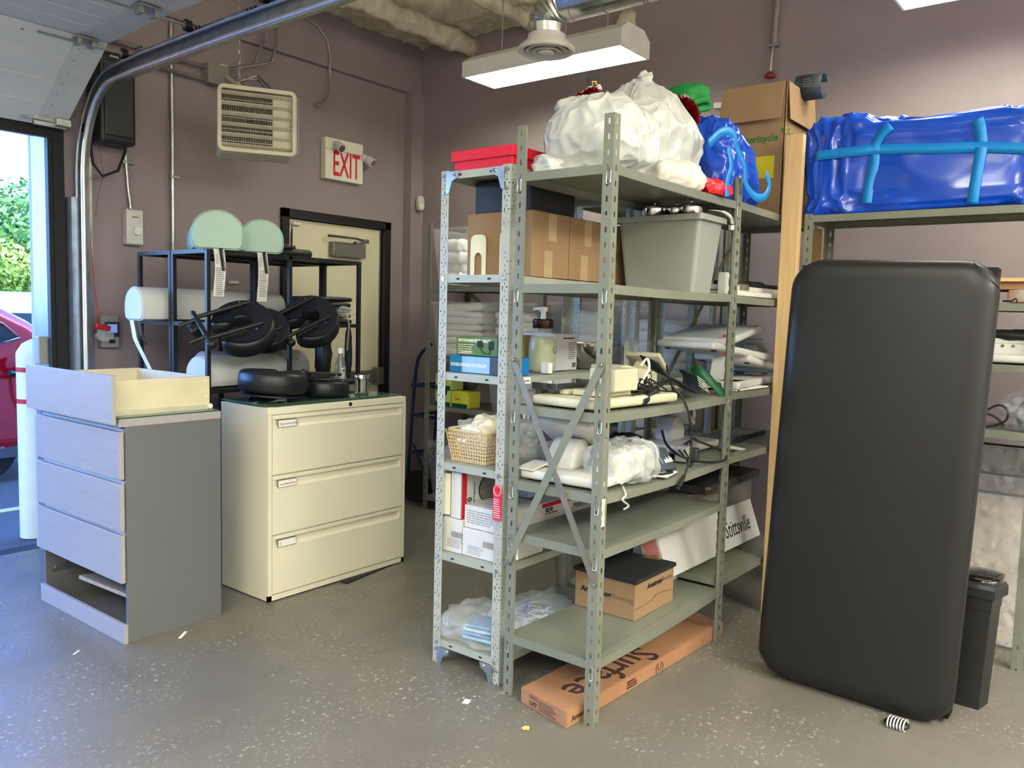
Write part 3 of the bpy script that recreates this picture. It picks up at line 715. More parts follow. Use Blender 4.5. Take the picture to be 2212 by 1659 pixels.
# filing cabinet
fcx0, fcx1, fcy0, fcy1 = 2.45, 3.405, 3.455, 3.87
fl = thing('filing_cabinet', ((fcx0+fcx1)/2, (fcy0+fcy1)/2, 0), 'almond three drawer lateral filing cabinet with label holders', 'filing cabinet')
m = M().box(fcx0, fcx1, fcy0 + .012, fcy1, .006, 1.0, .004); m.box(fcx0, fcx1, fcy0, fcy0 + .014, .965, 1.0, .003).box(fcx0, fcx0 + .022, fcy0, fcy0 + .014, .008, .965).box(fcx1 - .022, fcx1, fcy0, fcy0 + .014, .008, .965).box(fcx0, fcx1, fcy0, fcy0 + .014, .008, .035)
m.out('cabinet_body', TAN, fl)
M().box(fcx0 + .03, fcx1 - .03, fcy0 + .04, fcy1 - .03, 0, .010).out('dark_foot', BLACKP, fl)
for k in range(3):
    z0 = .040 + k*.309; z1 = z0 + .302
    D = M(); xa, xb = fcx0 + .026, fcx1 - .026; y = fcy0 - .002; yb = fcy0 + .012
    hz = z1 - .062    # finger recess
    D.box(xa, xb, y, yb, z0, hz, .002).box(xa, xb, y, yb, z1 - .02, z1, .002).box(xa, xa + .012, y, yb, hz, z1 - .02).box(xb - .014, xb, y, yb, hz, z1 - .02)
    dd = D.out('drawer', TAN, fl)
    M().quad((xa, yb + .004, hz), (xb, yb + .004, hz), (xb, yb + .004, z1 - .02), (xa, yb + .004, z1 - .02)).prism([(y + .002, hz), (yb + .003, hz), (yb + .003, hz + .016)], 0, xa + .012, xb - .014).out('handle_recess', TAN, dd)
    M().box(xa + .03, xa + .145, y - .003, y + .010, hz - .002, hz + .038, .001).out('label_holder', mat('label frame', (150, 144, 126), .4), dd)
    card = M().box(xa + .034, xa + .141, y - .0045, y - .002, hz + .002, hz + .034).out('paper_label', PAPER, dd)
    pen = [mat('grey pencil', (120, 120, 124), .7), mat('faded red pen', (190, 90, 110), .7), RED][(2, 1, 0)[k]]
    body = ['S', 'Forms/Manuals/Polices', 'Ergonomics/HR'][k]
    text(body, [.02, .015, .019][k], (xa + .038, y - .0052, hz + .012), (1, 0, 0), (0, 0, 1), pen, dd, name='handwriting', shear=.3, sx=[.8, .72, .9][k])
M().cyl((fcx0 + .53, fcy0 + .001, .984), (fcx0 + .53, fcy0 - .003, .984), .011, 20).out('lock', BLACKP, fl, smooth=True)
shim = solo(M().obox((3.16, 3.46, .004), (.5, .05, .006), (0, 0, 9), .001), 'floor_shim', RUBBER, 'thin dark strip lying under the front edge of the filing cabinet', 'strip')
gp = thing('glass_sheet', (2.93, 3.66, 1.001), 'two green edged glass sheets lying on the filing cabinet', 'glass')
M().obox((2.95, 3.672, 1.005), (.90, .385, .006), (0, 0, 1.2), .001).out('glass_pane', GLASSG, gp)
M().obox((2.86, 3.665, 1.012), (.84, .37, .006), (0, 0, -1.0), .001).out('glass_pane', GLASSG, gp)

# water bottle and tumbler
bt = thing('water_bottle', (3.03, 3.60, 1.016), 'clear plastic water bottle with a white cap on the filing cabinet', 'bottle')
BX, BY, BZ = 3.115, 3.70, 1.016
bt.location = (BX, BY, BZ); BASE[bt.name] = Matrix.Translation((BX, BY, BZ))
M().lathe([(0, .002), (.028, .0), (.033, .008), (.033, .15), (.031, .165), (.022, .20), (.014, .218), (.0135, .235)], (BX, BY, BZ), 28).out('bottle_body', mat('clear bottle plastic', (240, 245, 248), .05, trans=.9, alpha=.6), bt, smooth=True)
M().lathe([(0, .262), (.014, .262), (.0155, .258), (.0155, .232), (.0, .232)], (BX, BY, BZ), 24).out('cap', WHITE, bt, smooth=True)
m = M()
for k in range(14):
    a0, a1 = R(200 + k*7), R(207 + k*7); m.quad(*[(BX + .0334*cos(a), BY + .0334*sin(a), BZ + z) for a, z in ((a0, .02), (a1, .02), (a1, .09 - .02*abs(k-6.5)/6.5), (a0, .09 - .02*abs(k-6.5)/6.5))])
m.out('blue_label', mat('navy label', (24, 36, 120), .4), bt, smooth=True)
text('smart', .052, (BX - .0, BY - .0345, BZ + .035), (0, 0, 1), (-1, 0, 0), WHITE, bt, bold=.001)
tb = thing('glass_jar', (3.33, 3.66, 1.016), 'empty glass tumbler with a silver rim at the right of the cabinet top', 'glass')
TX, TY = 3.215, 3.63
tb.location = (TX, TY, 1.016); BASE[tb.name] = Matrix.Translation((TX, TY, 1.016))
M().lathe([(0, .0), (.038, 0), (.041, .006), (.043, .11), (.040, .11), (.037, .012), (0, .012)], (TX, TY, 1.016), 32).out('glass_body', GLASS, tb, smooth=True, ang=50)
M().lathe([(.0435, .085), (.046, .087), (.046, .108), (.0435, .112)], (TX, TY, 1.016), 32).out('rim_band', CHROME, tb, smooth=True, ang=50)
solo(M().obox((3.19, 3.78, 1.018), (.06, .03, .006), (0, 0, 20), .001), 'small_remote', mat('grey clip', (140, 140, 138), .4), 'tiny grey clip lying on the glass behind the tumbler', 'clip')

# black tube racks behind
def rack(y0, y1, label):
    x0, x1 = 2.432, 3.475; t = thing('tube_rack', ((x0+x1)/2, (y0+y1)/2, 0), label, 'rack', 'black tube frame racks pushed back to back'); s = .011
    for y in (y0, y1):
        for x in (x0, (x0+x1)/2, x1): M().box(x - s, x + s, y - s, y + s, 0, 1.80, .001).out('post', BLACKP, t)
        for z in (.08, .56, 1.045, 1.40, 1.79): M().box(x0 + s, x1 - s, y - s, y + s, z - s, z + s).out('rail', BLACKP, t)
    for z in (.08, .56, 1.045, 1.40, 1.79):
        for x in (x0, (x0+x1)/2, x1): M().box(x - s, x + s, y0 + s, y1 - s, z - s, z + s).out('crossbar', BLACKP, t)
        if z > 0: M().box(x0 + s, x1 - s, y0 + s, y1 - s, z + .004, z + .010).out('shelf_panel', mat('black shelf panel', (24, 24, 27), .35), t)
    return t
rack(3.96, 4.295, 'black tube rack nearer the filing cabinet, headrests hanging on it')
rack(4.325, 4.66, 'black tube rack nearer the garage wall, white bolster lying on it')

# bolsters
SEAF = mat('pale sea green vinyl', (158, 186, 172), .42, nz=(4, .04), bump=(300, .04))
BOLW = mat('pale grey vinyl', (206, 208, 210), .45, nz=(4, .03), bump=(240, .05))
def dprofile(w_, h, n=18, cr=.03):
    """half-round section: flat base, domed top, rounded lower corners"""
    pts = []
    for k in range(n + 1):
        a = pi * k / n; x = cos(a) * w_/2; z = h*.42 + sin(a) * h*.58; pts.append((x, z))
    pts += [(-w_/2, h*.2), (-w_/2 + cr*.3, cr*.3), (-w_/2 + cr, 0), (w_/2 - cr, 0), (w_/2 - cr*.3, cr*.3), (w_/2, h*.2)]
    return pts
def bolster(t, mtl, c, L, w_, h, axis, piping):
    """c: base centre of the near end; axis unit vector along the length"""
    ax = Vector(axis); sd = Vector((-ax.y, ax.x, 0)); c = Vector(c); P = dprofile(w_, h); m = M(); rings = []
    for s, k in ((0, .93), (.006, .975), (.014, 1), (L*.5, 1), (L - .014, 1), (L - .006, .975), (L, .93)):
        rings.append([m.b.verts.new(c + ax*s + sd*(p[0]*k) + Vector((0, 0, h*.5 + (p[1] - h*.5)*k))) for p in P])
    for A, B in zip(rings, rings[1:]):
        for i in range(len(P)): m.b.faces.new((A[i], A[(i+1) % len(P)], B[(i+1) % len(P)], B[i]))
    m.b.faces.new(rings[0][::-1]); m.b.faces.new(rings[-1])
    o = m.out('bolster_body', mtl, t, smooth=True, ang=40)
    q = M().tube([c + ax*.011 + sd*p[0]*1.005 + Vector((0, 0, h*.5 + (p[1]-h*.5)*1.005)) for p in P], .0022, 6, closed=True)
    q.out('piping', mtl, t, smooth=True); return o
def hang_tag(t, x, y, ztop, L=.26):
    m = M(); n = 8; V = []
    for i in range(n + 1):
        f_ = i / n; V.append([(x + .004*sin(f_*5) + dx, y - .004 - .010*sin(f_*3), ztop - L*f_) for dx in (-.032, .032)])
    for a, b in zip(V, V[1:]): m.quad(a[0], b[0], b[1], a[1])
    lb = m.out('care_label', mat('white satin label', (216, 216, 214), .6), t, solid=.0008)
    q = M()
    for (dx, z0, n_, w_) in ((-.026, .10, 14, .052),): lines(q, (x + dx, y - .0165, ztop - z0), (1, 0, 0), (0, 0, 1), w_, n_, .0105, .004, seed=int(x*100))
    lines(q, (x - .024, y - .012, ztop - .03), (1, 0, 0), (0, 0, 1), .018, 6, .011, .004, seed=9)
    q.out('fine_print', GREYINK, lb)
    s_ = M().obox((x + .012, y - .018, ztop - .055), (.020, .003, .12), (0, -9, 0), .001).out('brand_strap', BLACKP, t)
    text('OAKWORKS', .018, (x + .006, y - .0202, ztop - .01), (.15, 0, -1), (1, 0, .15), mat('silver print', (170, 170, 172), .5), s_, name='lettering')
for k, (x, w_, h, lab) in enumerate(((2.485, .265, .205, 'larger sea green half round bolster on the black rack, left of the pair'), (2.752, .238, .182, 'smaller sea green half round bolster on the black rack, right of the pair'))):
    t = thing('half_round_bolster', (x, 4.2, 1.802), lab, 'bolster', 'sea green bolsters on top of the rack')
    bolster(t, SEAF, (x, 3.935 + .01, 1.802), .56, w_, h, (.46 + .08*k, .87 - .04*k, 0), 1); hang_tag(t, x - .005, 3.935, 1.802, .25 if k == 0 else .27)
t = thing('white_bolster', (2.6, 4.48, 1.412), 'long white bolster on the middle shelf poking past the rack end', 'bolster', 'white bolsters stored in the racks')
bolster(t, BOLW, (2.30, 4.49, 1.412), .95, .20, .185, (1, 0, 0), 1)
M().tube([(2.315, 4.45, 1.41), (2.32, 4.44, 1.33), (2.335, 4.42, 1.28)], .010, 6).out('black_loop', BLACKP, t)
mm = M(); V = []
for i in range(10): f_ = i/9; V.append([(2.30 + .10*max(0, f_-.35) - .004, 4.50 - .10*f_ + dy, 1.41 - .30*f_) for dy in (-.022, .022)])
for a, b in zip(V, V[1:]): mm.quad(a[0], b[0], b[1], a[1])
mm.out('hanging_label', PAPER, t, solid=.001)
for k, (x, y, z, L, w_, ax, lab) in enumerate(((2.46, 4.10, 1.057, .55, .22, (1, .12, 0), 'white bolster on the lower shelf with its round end by the headrests'), (2.72, 4.50, 1.057, .72, .22, (1, 0, 0), 'white bolster lying at the back of the lower rack shelf'))):
    t = thing('white_bolster', (x + L/2, y, z), lab, 'bolster', 'white bolsters stored in the racks'); bolster(t, BOLW, (x, y, z), L, w_, .17, Vector(ax).normalized(), 1)

# massage table headrests (face cradles)
def headrest(name, label):
    """pad lies flat with its cushion underneath the frame; local origin at the pad centre, x towards the mounting bar"""
    t = thing(name, (0, 0, 0), label, 'headrest', 'black padded headrests with folding frames')
    m = M(); n = 40; prof = []
    for k in range(16):
        a = 2*pi*k/16; prof.append((math.copysign(abs(cos(a))**.6, cos(a)) * .052, math.copysign(abs(sin(a))**.55, sin(a)) * .050 - .008))
    rings = []
    for i in range(n):
        a = R(18 + 324*i/(n-1)); c = Vector((.098*cos(a), .100*sin(a), 0)); d = Vector((cos(a), sin(a), 0))
        k = 1 if 1 < i < n-2 else (.86 if i in (1, n-2) else .55)
        rings.append([m.b.verts.new(c + d*p[0]*k + Vector((0, 0, p[1]*k))) for p in prof])
    for A, B in zip(rings, rings[1:]):
        for q in range(16): m.b.faces.new((A[q], B[q], B[(q+1) % 16], A[(q+1) % 16]))
    m.b.faces.new(rings[0]); m.b.faces.new(rings[-1][::-1])
    bmesh.ops.recalc_face_normals(m.b, faces=m.b.faces)
    m.out('padded_cushion', BLACKV, t, smooth=True, ang=180)
    p = M(); A = []; B = []
    for i in range(32):
        a = R(22 + 316*i/31); A.append((.138*cos(a), .140*sin(a))); B.append((.045*cos(a), .050*sin(a)))
    for z0, z1 in ((.046, .053),):
        va = [[p.b.verts.new((*q, z)) for q in A] for z in (z0, z1)]; vb = [[p.b.verts.new((*q, z)) for q in B] for z in (z0, z1)]
        for i in range(31):
            p.b.faces.new((va[1][i], va[1][i+1], vb[1][i+1], vb[1][i])); p.b.faces.new((va[0][i], vb[0][i], vb[0][i+1], va[0][i+1])); p.b.faces.new((va[0][i], va[0][i+1], va[1][i+1], va[1][i])); p.b.faces.new((vb[0][i], vb[1][i], vb[1][i+1], vb[0][i+1]))
    p.out('backing_plate', mat('navy black plate', (24, 27, 40), .35), t)
    for s in (-1, 1):
        a_ = M().cyl((.19, s*.075, .085), (-.07, s*.078, .080), .010, 12).out('frame_rod', BLACKP, t, smooth=True)
        M().obox((.075, s*.09, .068), (.12, .012, .024), (0, 0, 0), .003).out('bracket', BLACKP, t)
        M().cyl((-.03, s*.095, .074), (-.03, s*.10, .074), .005, 8).out('rivet', ZINC, a_)
    M().cyl((.19, -.11, .085), (.19, .11, .085), .013, 14).out('crossbar', BLACKP, t, smooth=True)
    M().blob((.19, .12, .085), (.022, .018, .022), e=.9, amp=0, nu=14, nv=10).out('locking_knob', BLACKP, t, smooth=True)
    M().cyl((.19, -.06, .085), (.27, -.06, .078), .011, 12).cyl((.19, .06, .085), (.27, .06, .078), .011, 12).out('mounting_post', BLACKP, t, smooth=True)
    M().obox((.205, -.03, .05), (.05, .05, .06), (0, 20, 0), .01).out('cam_lever', BLACKP, t)
    return t
h0 = headrest('padded_headrest', 'black headrest hanging from the rack, leftmost of three')
hs = [h0] + [copy_tree(h0, label=l) for l in ('black headrest hanging from the rack, middle of three and partly hidden', 'black headrest hanging from the rack, rightmost of three', 'black headrest lying cushion up on the filing cabinet, larger left one', 'black headrest upside down on the filing cabinet beside the bottle')]
def place(o, c, xdir, zdir, s=1):
    x = Vector(xdir).normalized(); z = Vector(zdir); z = (z - x*z.dot(x)).normalized(); y = z.cross(x)
    m = Matrix((x, y, z)).transposed(); o.location = c; o.rotation_euler = m.to_euler(); o.scale = (s, s, s)
place(hs[0], (2.565, 3.84, 1.385), (-.86, .30, -.30), (-.36, -.55, .74), 1.12)
place(hs[1], (2.745, 3.90, 1.372), (-.86, .25, -.30), (-.42, -.62, .66), .9)
place(hs[2], (3.03, 3.86, 1.425), (-.80, .25, -.42), (-.40, -.60, .68), 1.08)
place(hs[3], (2.60, 3.625, 1.105), (.96, .28, -.05), (.02, .05, -1), 1.18)
place(hs[4], (2.94, 3.63, 1.066), (-.95, .2, .05), (.0, .06, 1), .92)

# stack of thin black pads with hanging straps, on the middle shelf
for k in range(5):
    m = M().blob((3.30, 4.11, 1.425 + k*.034), (.17 - .01*(k % 2), .14, .0165), e=.42, amp=0, nu=40, nv=10)
    solo(m, 'round_cushion_pad', BLACKV, 'thin black pad beside the exit door, ' + ['lowest of the stack', 'second from the bottom of the stack', 'in the middle of the stack', 'second from the top of the stack', 'topmost of the stack'][k], 'pad', 'thin black pads stacked on the rack', smooth=True, ang=180)
sb = thing('black_strap_bundle', (3.30, 3.97, 1.05), 'black fabric bundle hanging below the stacked pads', 'strap')
M().blob((3.235, 4.0, 1.23), (.035, .05, .17), e=.7, amp=.012, f=14, nu=24, nv=18).out('fabric_panel', BLACKP, sb, smooth=True)
M().blob((3.43, 4.0, 1.23), (.016, .02, .16), e=.8, amp=.006, f=14, nu=16, nv=18).out('hanging_strap', BLACKP, sb, smooth=True)
ft = thing('film_scrap', (3.37, 3.94, 1.2), 'scrap of clear film tied round the black pads with a trailing end', 'film')
M().blob((3.37, 3.96, 1.485), (.075, .02, .022), e=1, amp=.02, f=26, nu=30, nv=16).out('knot', FILM, ft, smooth=True)
M().tube([(3.37, 3.94, 1.475), (3.375, 3.93, 1.40), (3.37, 3.935, 1.34), (3.36, 3.93, 1.25)], .006, 6).out('tail', FILM, ft, smooth=True)
rg = solo(M().obox((3.02, 4.10, 1.828), (.36, .07, .05), (0, 0, -3), .02), 'black_padded_roll', BLACKV, 'small black padded bar lying on the rack beside the green bolsters', 'padded bar', smooth=True)
solo(M().box(2.92, 3.30, 4.36, 4.56, 1.802, 1.90, .003), 'flat_carton', CARD2, 'low brown carton on the rack behind the black padded bar', 'box')
pg = thing('upright_prongs', (3.02, 4.09, 1.855), 'two thin black prongs standing up from the padded bar', 'prongs')
for dx in (0, .035): M().prism([(3.0 + dx, 1.85), (3.012 + dx, 1.85), (3.014 + dx, 1.96), (3.008 + dx, 1.99), (3.0 + dx, 1.93)], 1, 4.06, 4.064).out('prong', BLACKP, pg)
M().box(2.985, 3.06, 4.05, 4.08, 1.85, 1.866, .003).out('prong_base', BLACKP, pg)

# ================================================================ OUTSIDE THE OPENING
ASP = mat('asphalt', (74, 74, 78), .85, nz=(140, .35), bump=(120, .5))
struct(M().box(-30, 40, YA + .27, 60, -.12, -.015), 'ground', ASP)
struct(M().box(-1.3, JX + .3, YA + .265, YA + .42, -.1, -.008), 'trim_6', mat('tar edge', (38, 38, 40), .9, nz=(30, .3), bump=(40, .8)))
struct(M().box(-3, 6, 6.42, 6.52, -.016, -.012), 'road_marking', mat('faded yellow line', (198, 180, 120), .8))
struct(M().box(JX + .002, 9, YA + .25, YA + .33, 0, 4.35).box(-9, -1.3, YA + .25, YA + .33, 0, 4.35).box(-1.3, JX + .002, YA + .25, YA + .33, 2.5, 4.35), 'facade', mat('outer wall', (180, 176, 168), .8))
bo = thing('bollard', (2.215, 5.62, 0), 'white bollard with two red bands just outside the garage opening', 'bollard')
BOLL = mat('white bollard sleeve', (226, 230, 216), .4)
M().lathe([(.087, -.01), (.087, 1.16), (.085, 1.18), (.05, 1.235), (0, 1.262)], (2.215, 5.62, 0), 32).out('sleeve', BOLL, bo, smooth=True, ang=50)
for z in (1.055, .855): M().lathe([(.0878, z), (.0878, z + .03)], (2.215, 5.62, 0), 32).out('red_band', RED, bo, smooth=True)
CARR = mat('metallic red paint', (165, 12, 30), .22, .35, coat=1, nz=None)
car = thing('red_car', (1.4, 8.3, 0), 'red hatchback parked outside with a charging cable plugged in', 'car')
prof = [(3.40, .24), (3.52, .50), (3.50, .82), (3.44, .98), (3.22, 1.12), (2.98, 1.33), (2.70, 1.49), (2.3, 1.57), (1.5, 1.57), (.9, 1.42), (.3, 1.02), (-.4, .88), (-.72, .66), (-.74, .24)]
m = M(); m.prism(prof, 1, 7.45, 9.15)
bmesh.ops.bevel(m.b, geom=[e for e in m.b.edges if abs(e.verts[0].co.y - e.verts[1].co.y) < .01], offset=.12, segments=5, affect='EDGES', profile=.6)
for v in m.b.verts:
    if v.co.z > .95: v.co.y += (8.3 - v.co.y) * (v.co.z - .95) * .34
m.out('car_body', CARR, car, smooth=True, ang=50)
CG = mat('car glass', (30, 44, 52), .05, .2, spec=1)
def sidew(pts, y, nm, ml, off=.012):
    m = M(); V = []
    for (x, z) in pts:
        yy = y + (8.3 - y) * max(0, z - .95) * .34; V.append(m.b.verts.new((x, yy - off, z)))
    m.b.faces.new(V); r = bmesh.ops.solidify(m.b, geom=list(m.b.faces), thickness=.02); return m.out(nm, ml, car)
sidew([(.6, 1.03), (2.45, 1.08), (2.86, 1.20), (2.74, 1.30), (2.45, 1.44), (1.5, 1.49), (1.0, 1.38)], 7.45, 'side_window', CG)
M().tube([(2.45, 7.45 + .11*.85*.85 - .02, 1.07), (2.88, 7.45 + .06, 1.195), (2.76, 7.53, 1.31), (2.45, 7.58, 1.45)], .008, 6).out('window_trim', CHROME, car)
M().blob((3.28, 7.50, .98), (.17, .06, .09), e=.6, amp=0, nu=24, nv=14).out('tail_lamp', mat('tail lamp', (120, 16, 24), .1, coat=1), car, smooth=True)
M().prism([(2.5, .20), (3.42, .20), (3.50, .44), (3.1, .40), (2.9, .30), (2.5, .26)], 1, 7.435, 7.6).out('lower_bumper', mat('dark grey bumper', (70, 74, 84), .5), car)
for x in (2.52, .25):
    wl = M().cyl((x, 7.47, .31), (x, 7.70, .31), .31, 36).out('tyre', RUBBER, car, smooth=True)
    M().cyl((x, 7.462, .31), (x, 7.47, .31), .20, 24).out('wheel_rim', ZINC, wl, smooth=True)
    M().cyl((x, 8.9, .31), (x, 9.1, .31), .31, 30).out('tyre', RUBBER, car, smooth=True)
M().lathe([(0, 0), (.07, 0), (.075, .02), (0, .03)], (0, 0, 0), 20).out('charge_flap', CARR, car, mx=Matrix.Translation((2.80, 7.44, .98)) @ Matrix.Rotation(R(90), 4, 'X'))
M().cyl((2.86, 7.44, .90), (2.80, 7.32, .90), .03, 16).tube([(2.80, 7.32, .90), (2.70, 7.28, .92)], .022, 8).out('charge_plug', BLACKP, car)
M().tube([(2.84, 7.36, .90), (2.9, 7.2, .72), (3.05, 7.0, .45), (3.2, 6.9, .25), (3.3, 6.9, .02), (3.9, 6.9, .0)], .014, 8).out('charging_cable', RUBBER, car, smooth=True)
van = thing('pale_blue_van', (3.9, 12.5, 0), 'pale blue vehicle parked behind the red hatchback', 'car')
m = M().box(1.2, 6.2, 11.6, 13.4, .3, 1.62, .16, 5); m.out('van_body', mat('pale blue paint', (150, 196, 214), .2, .1, coat=1), van, smooth=True)
for x in (2.1, 5.2): M().cyl((x, 11.58, .33), (x, 11.8, .33), .33, 28).out('tyre', RUBBER, van, smooth=True)
M().box(1.8, 5.6, 11.585, 11.6, 1.0, 1.35, .004).out('side_window', CG, van)
# shrubs and trees made of separate small leaves on stems
def tree(x, y, h, r, cz, n, c1, label, seed, kind='tree', ls=.07, name='leafy_tree'):
    rnd = random.Random(seed); t = thing(name, (x, y, 0), label, kind, 'greenery beyond the parking area')
    m = M(); m.tube([(x, y, -.02), (x + .05, y, h*.3), (x - .04, y + .03, h*.62)], [.11, .08, .04], 8)
    for k in range(5):
        a = rnd.uniform(0, 6.28); m.tube([(x, y, h*.25 + k*.1), (x + cos(a)*r*.6, y + sin(a)*r*.6, cz + rnd.uniform(-.3, .5)*r)], [.04, .012], 6)
    m.out('trunk', mat('bark', (96, 78, 62), .9, nz=(20, .3)), t, smooth=True)
    m = M()
    lumps = [(Vector((rnd.gauss(0, .5)*r, rnd.gauss(0, .5)*r, rnd.uniform(-1, 1)*(h - cz))), rnd.uniform(.28, .5)*r) for _ in range(16)]
    for k in range(n):
        c, q = rnd.choice(lumps); d = Vector((rnd.gauss(0, 1), rnd.gauss(0, 1), rnd.gauss(0, 1))).normalized(); p = Vector((x, y, cz)) + c + d*q*rnd.uniform(.75, 1.05)
        if p.z < .05: p.z = rnd.uniform(.05, .6)
        nn = (d + Vector((rnd.gauss(0, .5), rnd.gauss(0, .5), rnd.gauss(0, .5)))).normalized(); u = nn.orthogonal().normalized(); v = nn.cross(u); a = rnd.uniform(0, 6.28); u, v = u*cos(a) + v*sin(a), v*cos(a) - u*sin(a); s = ls*rnd.uniform(.6, 1.3)
        m.quad(p - u*s, p + v*s*.45, p + u*s, p - v*s*.45)
    o = m.out('foliage', mat('leaves %d' % c1[0], c1, .55, nz=(3, .35), spec=.3), t); o['kind'] = 'stuff'; return t
tree(8.2, 21, 3.5, 1.7, 2.6, 9000, (92, 128, 62), 'tall tree with yellow green leaves beyond the parked cars, highest in the opening', 3, ls=.10)
tree(6.6, 18.5, 2.4, 1.4, 1.5, 9000, (126, 150, 58), 'bright yellow green shrub directly above the pale blue vehicle', 4, kind='shrub', ls=.08, name='leafy_shrub')
tree(7.4, 23, 2.9, 1.5, 2.1, 6000, (60, 110, 70), 'darker green tree between the tall tree and the bright shrub', 5, ls=.10)
tree(5.6, 19.5, 2.6, 1.4, 1.7, 5000, (110, 142, 60), 'shrub at the left edge of the opening behind the cars', 6, kind='shrub', ls=.08, name='leafy_shrub')
tree(8.4, 17.5, 2.4, 1.3, 1.5, 5000, (118, 146, 66), 'shrub half hidden by the steel jamb behind the cars', 7, kind='shrub', ls=.08, name='leafy_shrub')

# ================================================================ STEEL SHELVING
def lpost(m, x, y, sx, sy, z0, z1, w_=.040, lip=.010):
    if lip: m.strip([(x + sx*w_, y + sy*lip), (x + sx*w_, y), (x, y), (x, y + sy*w_), (x + sx*lip, y + sy*w_)], z0, z1)
    else: m.strip([(x + sx*w_, y), (x, y), (x, y + sy*w_)], z0, z1)
    return m
def shelf(t, x0, x1, y0, y1, z, mt, lip=.032, fold=.014, name='shelf', rows='y', sag=0):
    m = M(); uv = m.b.loops.layers.uv.verify()
    def q(pts, uvs=None):
        f = m.b.faces.new([m.b.verts.new(p) for p in pts])
        for i, l in enumerate(f.loops): l[uv].uv = uvs[i] if uvs else (5, .001)
    n = 12; P = []
    for i in range(n + 1):
        f_ = i / n
        if rows == 'y': P.append(((x0 + (x1-x0)*f_, y0), (x0 + (x1-x0)*f_, y1), z - sag*sin(pi*f_)))
        else: P.append(((x0, y0 + (y1-y0)*f_), (x1, y0 + (y1-y0)*f_), z - sag*sin(pi*f_)))
    W_ = (y1-y0) if rows == 'y' else (x1-x0)
    for i, (a, b) in enumerate(zip(P, P[1:])):
        L_ = ((x1-x0) if rows == 'y' else (y1-y0)) / n; v0, v1 = i*L_, (i+1)*L_
        q([(*a[0], a[2]), (*b[0], b[2]), (*b[1], b[2]), (*a[1], a[2])], [(0, v0), (0, v1), (W_, v1), (W_, v0)])
        for k, sgn in ((0, 1), (1, -1)):
            q([(*a[k], a[2]), (*b[k], b[2]), (*b[k], b[2] - lip), (*a[k], a[2] - lip)])
            dx, dy = ((0, fold*sgn) if rows == 'y' else (fold*sgn, 0))
            q([(*a[k], a[2] - lip), (*b[k], b[2] - lip), (b[k][0] + dx, b[k][1] + dy, b[2] - lip), (a[k][0] + dx, a[k][1] + dy, a[2] - lip)])
    for (p0, p1) in ((P[0][0], P[0][1]), (P[-1][0], P[-1][1])): q([(*p0, z), (*p1, z), (*p1, z - lip), (*p0, z - lip)])
    return m.out(name, mt, t, solid=.0016)
def clip(t, x, y, z, along):
    """wire staple holding a shelf to a post"""
    h = .026; r = .008; c = Vector((x, y, z)); a = Vector(along)
    pts = [c + a*r*(-1) + Vector((0, 0, h))*.8, c + a*0 + Vector((0, 0, h)), c + a*r + Vector((0, 0, h*.8)), c + a*r - Vector((0, 0, h*.8)), c - Vector((0, 0, h)), c - a*r - Vector((0, 0, h*.8))]
    return M().tube(pts, .0022, 6, closed=True).out('shelf_clip', ZINC, t, smooth=True)
def bar(m, p0, p1, w_, t_, nrm):
    p0, p1, nrm = Vector(p0), Vector(p1), Vector(nrm); d = (p1-p0).normalized(); s = d.cross(nrm).normalized()*w_/2; n = nrm.normalized()*t_
    V = [m.b.verts.new(p) for p in (p0-s, p0+s, p1+s, p1-s, p0-s+n, p0+s+n, p1+s+n, p1-s+n)]
    for f in ((0,1,2,3), (7,6,5,4), (0,4,5,1), (1,5,6,2), (2,6,7,3), (3,7,4,0)): m.b.faces.new([V[i] for i in f])
    return m

GS, GR = GREEN_SLOT, GREEN_ROW
xA, xB, xC, yF, yR = 2.474, 3.562, 4.65, 1.519, 1.94
su = thing('green_steel_shelving', ((xA+xC)/2, (yF+yR)/2, 0), 'grey green slotted steel shelving, two bays long, in the middle of the room', 'shelving')
for (x, sx) in ((xA, 1), (xB, -1), (xC, -1)):
    for (y, sy) in ((yF, 1), (yR, -1)):
        m = M()
        if x == xB:
            lpost(m, x - .001, y, -1, sy, 0, 2.135, .026); lpost(m, x + .001, y, 1, sy, 0, 2.135, .026)
        else: lpost(m, x, y, sx, sy, 0, 2.20 if x == xA else 2.12)
        m.out('post', GS, su, solid=.0018)
LV = [2.028, 1.613, 1.152, .858, .655, .243]
for i, z in enumerate(LV):
    shelf(su, xA + .003, xB - .003, yF + .003, yR - .003, z, GR, sag=.012 if i in (3, 5) else .004)
    for (x, sx) in ((xA, 1), (xB, -1)): clip(su, x + sx*.012 if x == xB else x + sx*.014, yF - .003, z - .045, (1, 0, 0)) if x == xB else clip(su, x - .003, yF + .014, z - .045, (0, 1, 0))
    clip(su, xA - .003, yR - .016, z - .045, (0, 1, 0))
LV2 = [2.033, 1.610, 1.165, .865, .285]
for i, z in enumerate(LV2): shelf(su, xB + .005, xC - .003, yF + .003, yR - .003, z, GR, sag=.004)
BOLTM = CHROME
def bolt(t, p, n, r=.008): 
    p, n = Vector(p), Vector(n); return M().cyl(p, p + n*.004, r, 10).cyl(p + n*.003, p + n*.007, r*.65, 8).out('bolt', BOLTM, t, smooth=True)
xb_ = xA - .006
bar(M(), (xb_, 1.925, 1.325), (xb_, 1.527, .535), .026, -.003, (1, 0, 0)).out('cross_brace', STEELDULL, su)
bar(M(), (xb_ - .006, 1.530, 1.330), (xb_ - .006, 1.927, .540), .030, .003, (1, 0, 0)).out('cross_brace', GREEN, su)
for (y, z) in ((1.925, 1.325), (1.527, .535), (1.530, 1.33), (1.927, .54)): bolt(su, (xb_ - .008, y, z), (-1, 0, 0))
